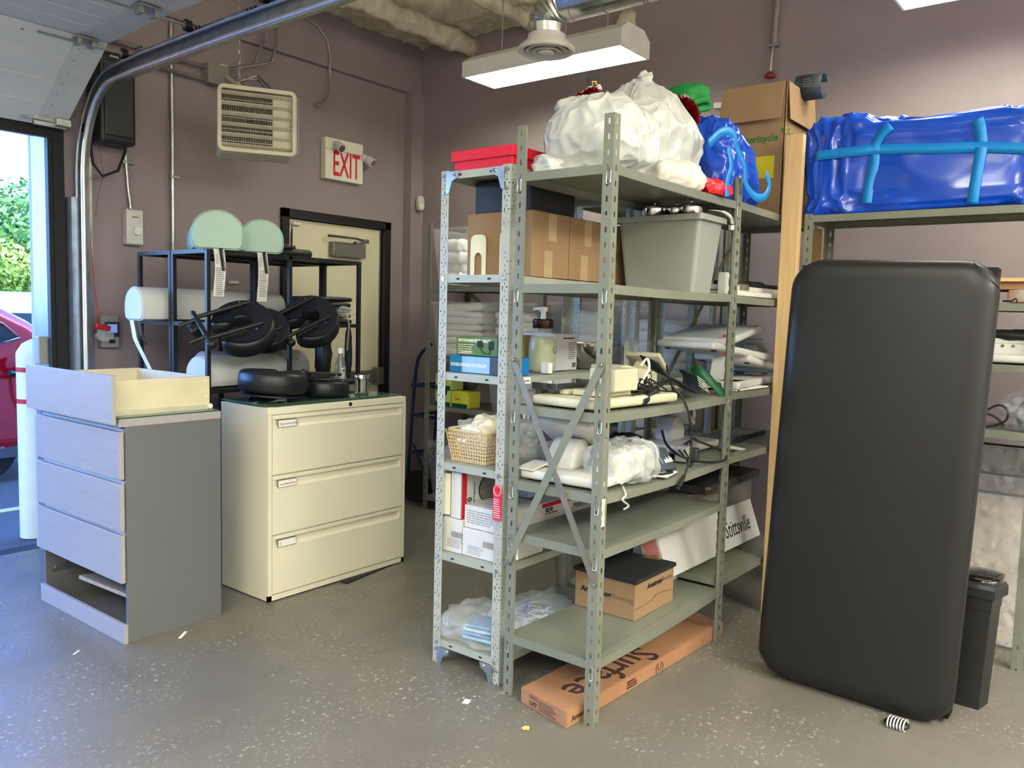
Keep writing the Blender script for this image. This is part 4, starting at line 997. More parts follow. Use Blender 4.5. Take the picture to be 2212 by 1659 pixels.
for (a, b) in (((3.60, 1.62), (4.62, .28)), ((4.62, 1.99), (3.60, .86)), ((3.58, .84), (4.62, 1.60))):
    pass
yb_ = yR + .006
bar(M(), (3.58, yb_, 1.02), (4.62, yb_, 2.05), .030, .003, (0, 1, 0)).out('cross_brace', GREEN, su)
bar(M(), (3.58, yb_ + .004, .90), (4.62, yb_ + .004, .10), .030, .003, (0, 1, 0)).out('cross_brace', GREEN, su)
bolt(su, (3.6, yb_ - .004, 1.04), (0, -1, 0))

# pale perforated unit standing behind the left bay
pxA, pxB, pyF, pyR = 2.508, 3.448, 1.992, 2.357
def perfunit(x0, x1, levels, label, fine=True):
    t = thing('perforated_steel_shelving', ((x0+x1)/2, (pyF+pyR)/2, 0), label, 'shelving', 'pale perforated shelving units')
    for (x, sx) in ((x0, 1), (x1, -1)):
        for (y, sy) in ((pyF, 1), (pyR, -1)): lpost(M(), x, y, sx, sy, 0, 2.075, .042, 0).out('post', PERF, t, solid=.0016)
    for z in levels:
        shelf(t, x0 + .003, x1 - .003, pyF + .003, pyR - .003, z, PALE, lip=.030, sag=.003)
        if fine:
            for y in (pyF + .022, pyR - .022): bolt(t, (x0 - .002, y, z - .015), (-1, 0, 0))
            for y in (pyF + .10, pyR - .10): M().obox((x0 + .0005, y, z - .015), (.003, .016, .007), (0, 0, 0), .002).out('slot', INK, t)
    if fine:
        for (y, s) in ((pyF, 1), (pyR, -1)):
            for z, sg in ((levels[0] - .001, -1), (levels[-1] - .03, -1)):
                g = M(); pts = [(y + s*.030, z), (y + s*.100, z), (y + s*.092, z - .024), (y + s*.062, z - .038), (y + s*.046, z - .085), (y + s*.030, z - .09)]
                g.prism(pts, 0, x0 - .006, x0 - .003); g.out('gusset', ZINC, t)
                bolt(t, (x0 - .006, y + s*.080, z - .014), (-1, 0, 0)); bolt(t, (x0 - .003, y + s*.018, z - .014), (-1, 0, 0)); bolt(t, (x0 - .003, y + s*.018, z - .085), (-1, 0, 0))
    return t
PL = [2.070, 1.652, 1.250, .872, .485, .105]
perfunit(pxA, pxB, PL, 'pale grey perforated steel shelving standing behind the left green bay')
perfunit(3.50, 4.42, [2.07, 1.652, 1.19, .84, .42, .105], 'second pale perforated unit further back, half hidden', fine=False)

# rear rack along the wall
rx0, rx1 = 4.47, 4.93
rk = thing('green_rear_rack', (4.7, 3.2, 0), 'grey green steel rack full of clear bins along the back wall', 'shelving')
for y, sy in ((4.335, -1), (3.25, 1), (2.15, 1)):
    for x, sx in ((rx0, 1), (rx1, -1)): lpost(M(), x, y, sx, sy, 0, 2.16).out('post', GS, rk, solid=.0018)
for (y0, y1) in ((3.255, 4.33), (2.16, 3.245)):
    for z in (1.685, 1.165, .80, .10): shelf(rk, rx0 + .003, rx1 - .003, y0, y1, z, GREEN, rows='x')
bar(M(), (rx1 + .004, 4.3, 1.65), (rx1 + .004, 3.3, .9), .03, .003, (1, 0, 0)).out('cross_brace', GREEN, rk)
bar(M(), (rx1 + .008, 3.3, 1.65), (rx1 + .008, 4.3, .9), .03, .003, (1, 0, 0)).out('cross_brace', GREEN, rk)

# right hand unit against the wall
ux0, ux1, uy0, uy1 = 4.12, 4.47, .36, 1.412
ru = thing('green_side_shelving', ((ux0+ux1)/2, (uy0+uy1)/2, 0), 'grey green shelving behind the upright black table, blue bag on top', 'shelving')
for y, sy in ((uy0, 1), (uy1, -1)):
    for x, sx in ((ux0, 1), (ux1, -1)): lpost(M(), x, y, sx, sy, 0, 2.03 if y == uy1 else 2.15).out('post', GS, ru, solid=.0018)
RL = [2.022, 1.602, 1.336, 1.046]
for z in RL: shelf(ru, ux0 + .003, ux1 - .003, uy0 + .003 - .6, uy1 - .003, z, GREEN, rows='x')
bolt(ru, (ux0, uy1 - .04, 2.008), (-1, 0, 0), .005)
solo(M().obox((4.075, 1.462, 1.20), (.040, .088, 2.42), (0, 0, 0), .003), 'timber_stud', WOOD, 'long upright pine stud between the shelving row and the blue bag', 'timber')
solo(M().obox((4.56, 1.50, 1.00), (.040, .088, 2.0), (0, 0, 0), .003), 'timber_stud', WOOD, 'shorter pine stud standing behind the top right shelf', 'timber')

# ================================================================ THINGS ON THE SHELVES
def P(px, py, ax, v):
    d = FW + RT * (px - 1106) / 1771.64 - UP * (py - 829.5) / 1771.64
    t = (v - (CH if ax == 2 else 0)) / d[ax]
    return Vector((d.x*t, d.y*t, CH + d.z*t))

def smoothpath(pts, n=6):
    pts = [Vector(p) for p in pts]; out = []
    for i in range(len(pts)-1):
        p0, p1, p2, p3 = pts[max(i-1, 0)], pts[i], pts[i+1], pts[min(i+2, len(pts)-1)]
        for k in range(n):
            t = k/n; out.append(.5*((2*p1) + (-p0+p2)*t + (2*p0-5*p1+4*p2-p3)*t*t + (-p0+3*p1-3*p2+p3)*t**3))
    out.append(pts[-1]); return out

def carton(name, c, size, rz, label, cat='box', mt=None, group=None, open_=False, tape=True):
    """closed carton with two visible lid flaps and tape; c is the base centre"""
    t = thing(name, c, label, cat, group); x, y, z = c; a, b, h = size
    mx = Matrix.Translation(c) @ Matrix.Rotation(R(rz), 4, 'Z') @ Matrix.Translation(-Vector(c))
    mt = mt or CARD
    M().box(x - a/2, x + a/2, y - b/2, y + b/2, z, z + h - .004, .0025).out('carton_body', mt, t, mx=mx)
    M().box(x - a/2, x - .0015, y - b/2, y + b/2, z + h - .004, z + h, .001).out('flap', mt, t, mx=mx)
    M().box(x + .0015, x + a/2, y - b/2, y + b/2, z + h - .004, z + h, .001).out('flap', mt, t, mx=mx)
    return t, mx

def bag(name, c, r, label, mt, cat='bag', seed=1, e=.75, amp=.02, f=8, nu=110, nv=80, fn=None, floor=None, rot=None, group=None, extra=None, kind=None, crease=.55):
    """crumpled bag: pinched folds come from ridged noise"""
    t = thing(name, (c[0], c[1], floor if floor is not None else c[2] - r[2]), label, cat, group)
    M().blob(c, r, e=e, amp=amp, f=f, seed=seed, nu=nu, nv=nv, fn=fn, floor=floor, rot=rot, crease=crease).out('bag_skin', mt, t, smooth=True, ang=180)
    return t

zt = 2.030
# ---- top of the left green bay
def pinch(p):
    # gathers towards a knot at the top
    return p
def big(p):
    k = max(0, p.z) / .23
    return Vector((p.x * (1 - .25*k), p.y * (1 - .18*k), p.z))
t = bag('white_plastic_bag', (2.81, 1.78, 2.185), (.19, .20, .16), 'big white plastic bag slumped on the shelf top, nearest the silver edged case', BAGW, seed=2, e=.72, amp=.020, f=6, fn=big, floor=zt, nu=240, nv=180)
M().blob((2.80, 1.86, 2.325), (.10, .10, .024), e=.8, amp=.018, f=16, seed=5, nu=60, nv=36).out('rolled_rim', BAGW, t, smooth=True, ang=180)
M().blob((2.66, 1.90, 2.07), (.07, .07, .045), e=.8, amp=.022, f=10, seed=6, nu=60, nv=44, floor=zt).out('loose_corner', BAGW, t, smooth=True, ang=180)
def knot(p):
    k = max(0, p.z) / .25
    return Vector((p.x * (1 - .55*k**1.5) + .02*k, p.y * (1 - .5*k*k), p.z))
t = bag('white_plastic_bag', (3.17, 1.83, 2.25), (.25, .23, .25), 'taller white plastic bag with a knotted peak, behind and right of the slumped one', BAGW, seed=9, e=.80, amp=.024, f=5.5, fn=knot, floor=zt, nu=240, nv=180)
M().blob((3.19, 1.81, 2.505), (.028, .03, .04), e=1, amp=.016, f=24, seed=3, nu=40, nv=30).out('knotted_tip', BAGW, t, smooth=True, ang=180)
m = M()
for k in range(3): m.blob((3.10 + .05*k, 1.60 + .012*k, 2.075 + .02*(k == 1)), (.17 - .03*k, .062, .05), e=.7, amp=.014, f=14, seed=20 + k, nu=64, nv=40, floor=zt, rot=Matrix.Rotation(R(-8 + 5*k), 3, 'Z'))
solo(m, 'folded_plastic_sheet', mat('grey white plastic sheet', (206, 203, 194), .3, nz=(6, .08), bump=(16, .5)), 'rolled grey white plastic sheet folded over at the front edge under the knotted bag', 'plastic sheet', smooth=True, ang=180)
m = M().blob((3.36, 1.555, 2.062), (.11, .055, .030), e=.7, amp=.016, f=16, seed=31, nu=60, nv=36, floor=zt, fn=lambda p: Vector((p.x, p.y, p.z * (1 - p.x*2))))
rb = solo(m, 'red_plastic_bag', mat('red plastic bag', (226, 36, 52), .3, bump=(20, .5)), 'flat red plastic bag hanging over the front edge beside the blue bag', 'bag', smooth=True, ang=180)
# green tote, tinsel, boot cut-out
GRN = mat('green non woven fabric', (12, 128, 52), .7, nz=(8, .1), bump=(14, .35))
gt = thing('green_tote_bag', (3.50, 1.86, zt), 'green fabric bag with a folded over top, between the white and blue bags', 'bag')
g1 = P(1508, 300, 1, 1.86); g2 = P(1488, 212, 1, 1.86)
M().blob((g1.x, 1.86, 2.22), (.10, .08, .20), e=.6, amp=.02, f=8, seed=41, nu=70, nv=50, floor=zt).out('bag_body', GRN, gt, smooth=True, ang=180)
M().blob((g2.x, 1.86, g2.z), (.105, .075, .052), e=.55, amp=.02, f=9, seed=43, nu=60, nv=36, rot=Matrix.Rotation(R(-10), 3, 'Y')).out('folded_top', GRN, gt, smooth=True, ang=180)
M().tube(smoothpath([P(1490, 225, 1, 1.78), P(1522, 215, 1, 1.78), P(1530, 232, 1, 1.78), P(1500, 238, 1, 1.78)]), .016, 8).out('tote_handle', GRN, gt, smooth=True)
TIN = mat('red tinsel', (176, 16, 44), .18, .6, nz=(160, .7), bump=(190, 1))
tn = thing('tinsel_garland', (3.2, 1.9, zt), 'red tinsel garland draped round the white bags', 'garland')
rnd = random.Random(5)
def tinsel(pts, r, n):
    m = M(); pts = [Vector(p) for p in pts]
    for k in range(n):
        f_ = rnd.random()*(len(pts)-1); i = int(f_); p = pts[i].lerp(pts[i+1], f_-i); d = Vector((rnd.gauss(0,1), rnd.gauss(0,1), rnd.gauss(0,1))).normalized(); u = d.orthogonal().normalized()*.0035
        q = p + d*r*rnd.uniform(.7, 1.1); m.quad(p - u, q - u, q + u, p + u)
    return m
o = tinsel([P(1472, 218, 1, 1.76), P(1488, 232, 1, 1.74), P(1496, 250, 1, 1.72), P(1492, 270, 1, 1.72)], .036, 2600).out('tinsel_right', TIN, tn)
o = tinsel([P(1256, 208, 1, 2.02), P(1272, 198, 1, 2.02), P(1290, 196, 1, 2.02)], .022, 1000).out('tinsel_left', TIN, tn)
bt_ = thing('boot_cutout', (2.93, 2.03, 2.50), 'flat black boot cut-out with a gold buckle and white cuff poking up behind the bags', 'cut-out decoration')
q = P(1282, 180, 1, 2.03)
def flat(pts, y, mt, nm, th=.003, par=None):
    V = [P(px, py, 1, y) for px, py in pts]; m = M(); m.prism([(v.x, v.z) for v in V], 1, y - th, y); return m.out(nm, mt, par)
bt_.location = (q.x, 2.03, q.z - .05); BASE[bt_.name] = Matrix.Translation(bt_.location)
flat([(1271, 186), (1267, 172), (1270, 164), (1279, 160), (1291, 162), (1297, 170), (1293, 177), (1291, 187)], 2.03, mat('black card', (30, 32, 38), .5), 'boot', par=bt_)
flat([(1270, 187), (1295, 182), (1300, 192), (1292, 200), (1275, 200)], 2.026, PAPER, 'cuff', par=bt_)
flat([(1278, 175), (1288, 175), (1289, 186), (1279, 187)], 2.026, mat('gold card', (210, 160, 60), .4), 'buckle', par=bt_)
flat([(1281, 178), (1285, 178), (1286, 183), (1282, 183)], 2.022, BLACKP, 'buckle_hole', par=bt_)

# ---- blue tarpaulin bags
bb = thing('blue_storage_bag', (3.83, 1.70, zt), 'glossy blue storage bag slumped on the shelf corner with loose webbing handles', 'bag')
def slump(p):
    k = (p.z + .2) / .4
    return Vector((p.x * (1.12 - .62*k) - .10*k, p.y * (1.05 - .30*k), p.z))
M().blob((3.81, 1.735, 2.225), (.25, .165, .20), e=.66, amp=.026, f=7, seed=51, nu=220, nv=150, crease=.45, fn=slump, floor=zt + .001).out('bag_skin', BLUE, bb, smooth=True, ang=180)
def ribbon(pts, w_, side, t_=.003):
    m = M(); pts = [Vector(p) for p in pts]; s = Vector(side).normalized()*w_/2; V = [(m.b.verts.new(p - s), m.b.verts.new(p + s)) for p in pts]
    for a, b in zip(V, V[1:]): m.b.faces.new((a[0], b[0], b[1], a[1]))
    return m
yb = 1.49
ribbon_n(smoothpath([P(1532, 310, 1, yb), P(1560, 285, 1, yb), P(1585, 290, 1, yb), P(1592, 320, 1, yb), P(1608, 360, 1, yb), P(1612, 400, 1, yb), P(1632, 425, 1, yb), P(1652, 425, 1, yb), P(1662, 400, 1, yb), P(1655, 375, 1, yb)]), .038, (0, -1, 0)).out('webbing_handle', STRAP, bb, smooth=True, ang=30, solid=.0016)
ribbon_n(smoothpath([P(1574, 320, 1, yb + .01), P(1580, 360, 1, yb), P(1572, 390, 1, yb), P(1570, 425, 1, yb)]), .038, (0, -1, 0)).out('webbing_strap', STRAP, bb, smooth=True, ang=30, solid=.0016)

# ---- tall carton with flared flaps
k0 = Vector((4.14, 1.545, zt + .005)); Wd, Dp, Hb = .40, .34, .66
tc = thing('tall_carton', (k0.x + Wd/2, k0.y + Dp/2, k0.z), 'tall brown carton with green lettering and open top flaps folded down', 'box')
zf = k0.z + Hb
m = M()
for (x0, x1, y0, y1) in ((k0.x, k0.x + .004, k0.y, k0.y + Dp), (k0.x + Wd - .004, k0.x + Wd, k0.y, k0.y + Dp), (k0.x, k0.x + Wd, k0.y, k0.y + .004), (k0.x, k0.x + Wd, k0.y + Dp - .004, k0.y + Dp)): m.box(x0, x1, y0, y1, k0.z, zf)
m.box(k0.x, k0.x + Wd, k0.y, k0.y + Dp, k0.z, k0.z + .004); m.out('carton_body', CARD, tc)
fl_ = .185
m = M().prism([(k0.x - .003, zf), (k0.x - .040, zf - fl_), (k0.x - .044, zf - fl_), (k0.x - .007, zf + .002)], 1, k0.y + .01, k0.y + Dp - .004); 
m.out('flap_left', CARD, tc)
m = M().prism([(k0.y - .003, zf), (k0.y - .020, zf - fl_), (k0.y - .024, zf - fl_), (k0.y - .007, zf + .002)], 0, k0.x + .012, k0.x + Wd); m.out('flap_front', CARD, tc)
GI = mat('green print', (52, 112, 48), .7)
text('Stericycle', .049, (k0.x - .0012, k0.y + .222, k0.z + .375), (0, -1, 0), (0, 0, 1), GI, tc, bold=.0014)
text('®', .03, (k0.x - .0012, k0.y + .02, k0.z + .41), (0, -1, 0), (0, 0, 1), GI, tc)
dts = M()
for (u, v, r) in ((.055, .40, .012), (.075, .425, .011), (.08, .395, .013), (.1, .41, .011), (.06, .37, .010), (.085, .365, .011), (.072, .45, .008), (.098, .44, .008), (.065, .345, .007), (.09, .338, .008), (.11, .38, .009)): dts.cyl((k0.x + u - .03, k0.y - .0008, k0.z + v), (k0.x + u - .03, k0.y - .0014, k0.z + v), r, 14)
dts.out('dot_emblem', GI, tc); text('g', .07, (k0.x + .18, k0.y - .001, k0.z + .34), (1, 0, 0), (0, 0, 1), GI, tc)
M().box(k0.x - .0015, k0.x - .0005, k0.y + .045, k0.y + .145, k0.z + .19, k0.z + .30).out('yellow_label', mat('yellow sticker', (206, 190, 30), .5), tc)
cf = thing('pressure_cuff', (4.38, 1.56, zf), 'dark blue grey cuff curled on the upper corner of the tall carton', 'cuff')
cc = P(1755, 188, 0, 4.36)
cf.location = (cc.x, cc.y, cc.z - .08); BASE[cf.name] = Matrix.Translation(cf.location)
NAVY = mat('navy nylon', (42, 52, 62), .5)
m = M(); prof = [(cc.x + .055*cos(R(a))*(1 + .0*a), cc.z + .062*sin(R(a))) for a in range(30, 331, 15)]
V = [[m.b.verts.new((p[0], y, p[1])) for p in prof] for y in (cc.y - .06, cc.y + .075)]
for i in range(len(prof)-1): m.b.faces.new((V[0][i], V[0][i+1], V[1][i+1], V[1][i]))
cfo = m.out('cuff_band', NAVY, cf, smooth=True, ang=180, solid=.006)
q = M(); lines(q, (cc.x - .058, cc.y + .03, cc.z + .03), (0, -1, 0), (0, 0, 1), .05, 4, .012, .004, seed=4, off=.001); q.out('lettering', GREYINK, cf)

# ---- long blue bag on the right unit
zb = 2.024
lb = thing('long_blue_bag', (4.30, .85, zb), 'long glossy blue zipped bag with bright blue straps on the right shelf top', 'bag')
def sausage(p):
    k = abs(p.y - .0) ; z = p.z
    return Vector((p.x, p.y, (p.z + .20) * (1.09 - .03*sin(p.y*9 + .6) + .19*p.y) - .20))
lbo = M().blob((4.31, .83, zb + .185), (.185, .60, .195), e=.22, amp=.024, f=6.5, seed=63, nu=340, nv=170, crease=.42, fn=sausage, floor=zb).out('bag_skin', BLUE, lb, smooth=True, ang=180)
xf = 4.108
def strapon(pts, w_=.046, nm='strap'):
    pts = smoothpath(pts, 8); ribbon_n(drape(lbo, pts, (1, 0, 0)), w_, (-1, 0, 0)).out(nm, STRAP, lb, smooth=True, ang=30, solid=.0016)
def onbag(px, py, x=xf): return P(px, py, 0, x)
strapon([onbag(1760, 336), onbag(1850, 327), onbag(1900, 322), onbag(2040, 320), onbag(2120, 318), onbag(2230, 322)], nm='side_strap')
strapon([onbag(1925, 272), onbag(1905, 290), onbag(1888, 318), onbag(1888, 352), onbag(1878, 395), onbag(1872, 440)])
strapon([onbag(2112, 256), onbag(2118, 280), onbag(2120, 318), onbag(2112, 370), onbag(2100, 440)])
zp_ = [Vector((4.27, y, 3.0)) for y in [1.36 - .05*i for i in range(24)]]
M().tube(drape(lbo, zp_, (0, 0, -1), .004), .006, 6).out('zip_seam', mat('navy zip', (20, 34, 110), .5), lb, smooth=True)

# ---- top of the perforated unit
zp = 2.072
rbx = thing('red_box', (2.72, 2.2, zp), 'low red box lying on top of the pale perforated unit', 'box')
M().box(2.56, 2.98, 2.03, 2.335, zp, zp + .085, .004).out('box_body', mat('red card box', (212, 24, 50), .5), rbx)
M().box(2.55, 2.99, 2.02, 2.345, zp + .045, zp + .088, .003).out('lid', mat('red card box', (212, 24, 50), .5), rbx)
cs = thing('silver_edged_case', (3.1, 2.15, zp), 'black hard case with silver edges and a latch between the red box and white bags', 'case')
M().box(2.995, 3.40, 2.01, 2.33, zp, zp + .11, .004).out('case_body', BLACKP, cs)
for z in (zp + .002, zp + .10): M().box(2.99, 3.41, 2.004, 2.335, z, z + .012, .002).out('metal_edge', ZINC, cs)
M().box(3.05, 3.085, 1.998, 2.006, zp + .055, zp + .095, .003).out('latch', CHROME, cs)

# ---- cartons and bookends on the second shelf of the perforated unit
z2 = 1.654
for i, (xa, wd) in enumerate(((2.665, .265), (2.935, .245), (3.185, .235))):
    t, mx = carton('brown_carton', (xa + wd/2, 2.175, z2), (wd, .345, .265), 0, ['brown carton at the left end of a row of three, bookends before it', 'middle brown carton of the row of three, paper tape on its face', 'right brown carton of the row of three, beside the grey tub'][i], group='brown cartons in a row')
    for (z0, z1, dx) in ((.15, .262, .11), (.0, .11, .085)): M().box(xa + dx, xa + dx + .058, 2.0008, 2.0018, z2 + z0, z2 + z1).out('paper_tape', TAPE, t)
# cream bookends: an arch cut from sheet
def arch(x, y, z, w_, h, label):
    t = thing('bookend', (x, y, z), label, 'bookend', 'cream metal bookends')
    O = [(y - w_/2, z), (y - w_/2, z + h - .025)] + [(y - w_/2 + .025 - .025*cos(a), z + h - .025 + .025*sin(a)) for a in (pi/6, pi/3, pi/2)] + [(y + w_/2 - .025 + .025*sin(a), z + h - .025 + .025*cos(a)) for a in (0, pi/6, pi/3, pi/2)] + [(y + w_/2, z)]
    iw = w_*.24
    I = [(y + iw, z)] + [(y + iw, z + h*.42)] + [(y + iw*cos(a), z + h*.42 + iw*1.3*sin(a)) for a in [pi*k/10 for k in range(11)]] + [(y - iw, z + h*.42)] + [(y - iw, z)]
    m = M(); m.prism(O + I, 0, x, x + .002); m.out('upright', mat('cream enamel', (222, 214, 176), .4), t)
    M().box(x - .09, x, y - w_/2, y + w_/2, z, z + .0015).out('base_tongue', mat('cream enamel', (222, 214, 176), .4), t)
    return t
arch(2.652, 2.275, z2, .085, .175, 'cream arched metal bookend on the left before the first carton')
arch(2.650, 2.115, z2, .085, .185, 'cream arched metal bookend half hidden by the perforated post')
# black case and white storage boxes above
solo(M().box(2.70, 3.02, 2.04, 2.34, z2 + .268, z2 + .40, .006), 'black_case', mat('scuffed black case', (38, 38, 40), .5, nz=(20, .2)), 'scuffed black case lying on the left brown carton', 'case')
for i, (xa, yy, l) in enumerate(((3.12, 2.44, 'white lidded storage box behind the cartons, left one'), (3.60, 2.44, 'white lidded storage box behind the cartons, label on its rim'))):
    pass
for i, (xa, l) in enumerate(((3.52, 'white lidded plastic case on the rear unit seen over the cartons, left one'), (3.98, 'white lidded plastic case with a paper label, right of its twin'))):
    t = thing('white_plastic_case', (xa + .2, 2.17, z2), l, 'case', 'white plastic cases on the rear unit')
    M().box(xa, xa + .42, 2.02, 2.33, z2, z2 + .20, .01).out('case_body', PLASW, t); M().box(xa - .004, xa + .424, 2.015, 2.335, z2 + .20, z2 + .225, .006).out('lid_rim', PLASW, t)
    M().obox((xa + .21, 2.175, z2 + .26), (.40, .29, .07), (0, 0, 0), .01, .86).out('lid', PLASW, t)
    M().box(xa + .12, xa + .24, 2.013, 2.0145, z2 + .19, z2 + .225).out('paper_label', PAPER, t)

# ---- grey tub full of metal parts
tx, ty, tz = 3.385, 1.765, LV[1] + .002
tub = thing('grey_plastic_tub', (tx, ty, tz), 'tall grey open plastic tub on the second shelf, metal parts heaped inside', 'tub')
TUB = mat('grey plastic', (142, 145, 140), .45, nz=(3, .04))
m = M(); a0, b0, a1, b1_, h = .092, .170, .119, .205, .33
def rrect(a, b, z, r=.02, n=4):
    pts = []
    for (cx, cy, s) in ((a - r, b - r, 0), (-a + r, b - r, 90), (-a + r, -b + r, 180), (a - r, -b + r, 270)):
        for k in range(n + 1): an = R(s + 90*k/n); pts.append(Vector((tx + cx + r*cos(an), ty + cy + r*sin(an), z)))
    return pts
def shell(sec):
    m = M(); V = [[m.b.verts.new(p) for p in s] for s in sec]; n = len(V[0])
    for A, B in zip(V, V[1:]):
        for i in range(n): m.b.faces.new((A[i], A[(i+1) % n], B[(i+1) % n], B[i]))
    m.b.faces.new(V[0][::-1]); m.b.faces.new(V[-1]); return m
shell([rrect(a0, b0, tz), rrect(a1, b1_, tz + h), rrect(a1 + .014, b1_ + .014, tz + h), rrect(a1 + .014, b1_ + .014, tz + h - .022), rrect(a1 + .010, b1_ + .010, tz + h - .022), rrect(a1 + .010, b1_ + .010, tz + h + .004), rrect(a1 - .004, b1_ - .004, tz + h + .004), rrect(a0 - .002, b0 - .002, tz + .01)]).out('tub_wall', TUB, tub)
for (dx, dy) in ((-.02, -.11), (.02, -.02), (-.04, .06), (.04, .12)):
    t = thing('steel_canister', (tx + dx, ty + dy, tz + .02), 'shiny steel canister top showing over the rim of the grey tub', 'canister', 'steel canisters in the grey tub')
    M().lathe([(0, 0), (.05, 0), (.05, .33), (.052, .335), (.052, .36), (.045, .366), (0, .366)], (tx + dx, ty + dy, tz + .02), 28).out('canister_body', CHROME, t, smooth=True)
    M().lathe([(0, 0), (.006, 0), (.004, .012), (.007, .018), (0, .024)], (tx + dx, ty + dy, tz + .386), 12).out('lid_knob', CHROME, t, smooth=True)
wt = thing('steel_tap', (tx + .08, ty - .20, tz + h), 'curved chrome tap hooked over the corner of the grey tub', 'tap')
M().tube(smoothpath([(tx + .0, ty - .12, tz + h + .03), (tx + .05, ty - .20, tz + h + .035), (tx + .085, ty - .245, tz + h + .01), (tx + .10, ty - .25, tz + h - .02)]), .008, 10).out('spout', CHROME, wt, smooth=True)
M().lathe([(0, 0), (.014, 0), (.016, .02), (.006, .03), (0, .03)], (tx + .10, ty - .25, tz + h - .05), 14).out('tap_knob', CHROME, wt, smooth=True)
bb2 = solo(M().obox((3.62, 1.60, LV[1] + .055), (.05, .04, .10), (0, 0, 0), .004), 'small_white_gadget', PLASW, 'small white gadget tucked beside the grey tub at the post', 'gadget')

# ---- clear bins of linen on the rear rack
def towel_mesh(seed):
    m = M(); m.blob((0, 0, 0), (.17, .20, .030), e=.5, amp=.016, f=9, seed=seed, nu=56, nv=26); return m
TW = []
for s in range(4):
    me = bpy.data.meshes.new('towel'); b = towel_mesh(s + 70); b.b.to_mesh(me); b.b.free(); me.materials.append(LINEN)
    for p in me.polygons: p.use_smooth = True
    TW.append(me)
def bin_(x0, y0, y1, z, h, label, n=7, dep=.40, fill=.8):
    t = thing('clear_storage_bin', (x0 + dep/2, (y0+y1)/2, z), label, 'bin', 'milky clear bins of white linen')
    def sec(k, zz, o=0):
        i = .035*(1-k) - o; r = .03; a, b, c, d = x0 + i, x0 + dep - i, y0 + i, y1 - i
        pts = []
        for (cx, cy, s) in ((b - r, d - r, 0), (a + r, d - r, 90), (a + r, c + r, 180), (b - r, c + r, 270)):
            for q in range(4): an = R(s + 30*q); pts.append(Vector((cx + r*cos(an), cy + r*sin(an), zz)))
        return pts
    m = M(); V = [[m.b.verts.new(p) for p in s] for s in (sec(0, z + .003), sec(.75, z + h*.75), sec(1, z + h))]; nn = len(V[0])
    for A, B in zip(V, V[1:]):
        for i in range(nn): m.b.faces.new((A[i], A[(i+1) % nn], B[(i+1) % nn], B[i]))
    m.b.faces.new(V[0][::-1]); m.out('bin_wall', BINP, t, smooth=True, ang=40)
    m = M(); V = [[m.b.verts.new(p) for p in s] for s in (sec(1, z + h, .0), sec(1, z + h, .014), sec(1, z + h - .018, .014), sec(1, z + h - .018, .006))]
    for A, B in zip(V, V[1:]):
        for i in range(nn): m.b.faces.new((A[i], A[(i+1) % nn], B[(i+1) % nn], B[i]))
    m.out('rim', BINP, t, smooth=True, ang=40)
    rn = random.Random(int(y0*100) + int(z*10)); hh = h*fill/n
    for k in range(n):
        o = bpy.data.objects.new('folded_towel', rn.choice(TW)); col.objects.link(o)
        w_ = (y1 - y0 - .10 + .04*k/n)
        o.location = (x0 + dep/2 + rn.uniform(-.01, .01), (y0+y1)/2 + rn.uniform(-.01, .01), z + .012 + hh*(k + .5)); o.scale = ((dep - .10)/.36, w_/.42, hh/.052); o.rotation_euler = (rn.uniform(-.05, .05), rn.uniform(-.05, .05), rn.choice((0, pi)) + rn.uniform(-.05, .05))
        tag(o, 'folded white towel stacked in a ' + label.split(',')[0], 'towel', 'folded white towels in the clear bins')
    return t
bin_(4.46, 3.94, 4.29, 1.70, .415, 'clear bin on the top rear shelf, edge on at the far left', 4, fill=.75)
bin_(4.46, 3.80, 4.29, 1.168, .41, 'clear bin on the middle rear shelf, furthest left, crammed full', 8, fill=.92)
bin_(4.45, 3.30, 3.77, 1.168, .41, 'clear bin on the middle rear shelf, second from the left', 7, fill=.78)
bin_(4.46, 2.72, 3.20, 1.168, .42, 'clear bin on the middle rear shelf, behind the soap dispenser', 5, fill=.8)
bin_(4.46, 2.20, 2.68, 1.168, .42, 'clear bin on the middle rear shelf, behind the steel bowl', 5, fill=.7)
bin_(4.44, 3.85, 4.29, .105, .42, 'clear bin near the floor on the rear rack, furthest left', 6, fill=.85)
bin_(4.46, 3.36, 3.82, .105, .42, 'clear bin near the floor on the rear rack, next to the left one', 6, fill=.8)
bin_(4.46, 3.30, 3.74, .803, .33, 'clear bin on the low rear shelf, bluish linen behind the basket', 6, fill=.98)
bin_(4.46, 2.72, 3.22, .803, .33, 'clear bin on the low rear shelf, behind the crossing braces', 5, fill=.95)
bin_(4.46, 2.20, 2.66, .803, .33, 'clear bin on the low rear shelf, furthest right', 5, fill=.9)
# yellow and green tissue cartons
YEL = mat('yellow card', (222, 216, 62), .5); LIME = mat('lime card', (196, 216, 120), .5); DKG = mat('dark green print', (24, 74, 50), .5)
for (y, z, c, l) in ((4.155, .803, LIME, 'lime tissue box at the left of the bottom pair on the low rear shelf'), (3.985, .803, YEL, 'bright yellow box right of the lime boxes on the low rear shelf'), (4.155, .925, LIME, 'lime tissue box stacked on its twin on the low rear shelf')):
    t = thing('tissue_box', (4.56, y, z), l, 'box', 'small lime and yellow boxes')
    M().box(4.475, 4.62, y - .075, y + .075, z, z + .118, .003).out('box_body', c, t)
    M().box(4.4738, 4.4750, y - .075, y + .075, z, z + .032).out('green_band', DKG, t)
    text('Simply', .022, (4.4735, y + .05, z + .06), (0, -1, 0), (0, 0, 1), DKG, t, name='lettering')
    if c is LIME: M().prism([(y - .05, z + .118), (y + .05, z + .118), (y + .035, z + .082), (y - .035, z + .082)], 0, 4.473, 4.4748).out('dispenser_opening', BLACKP, t)
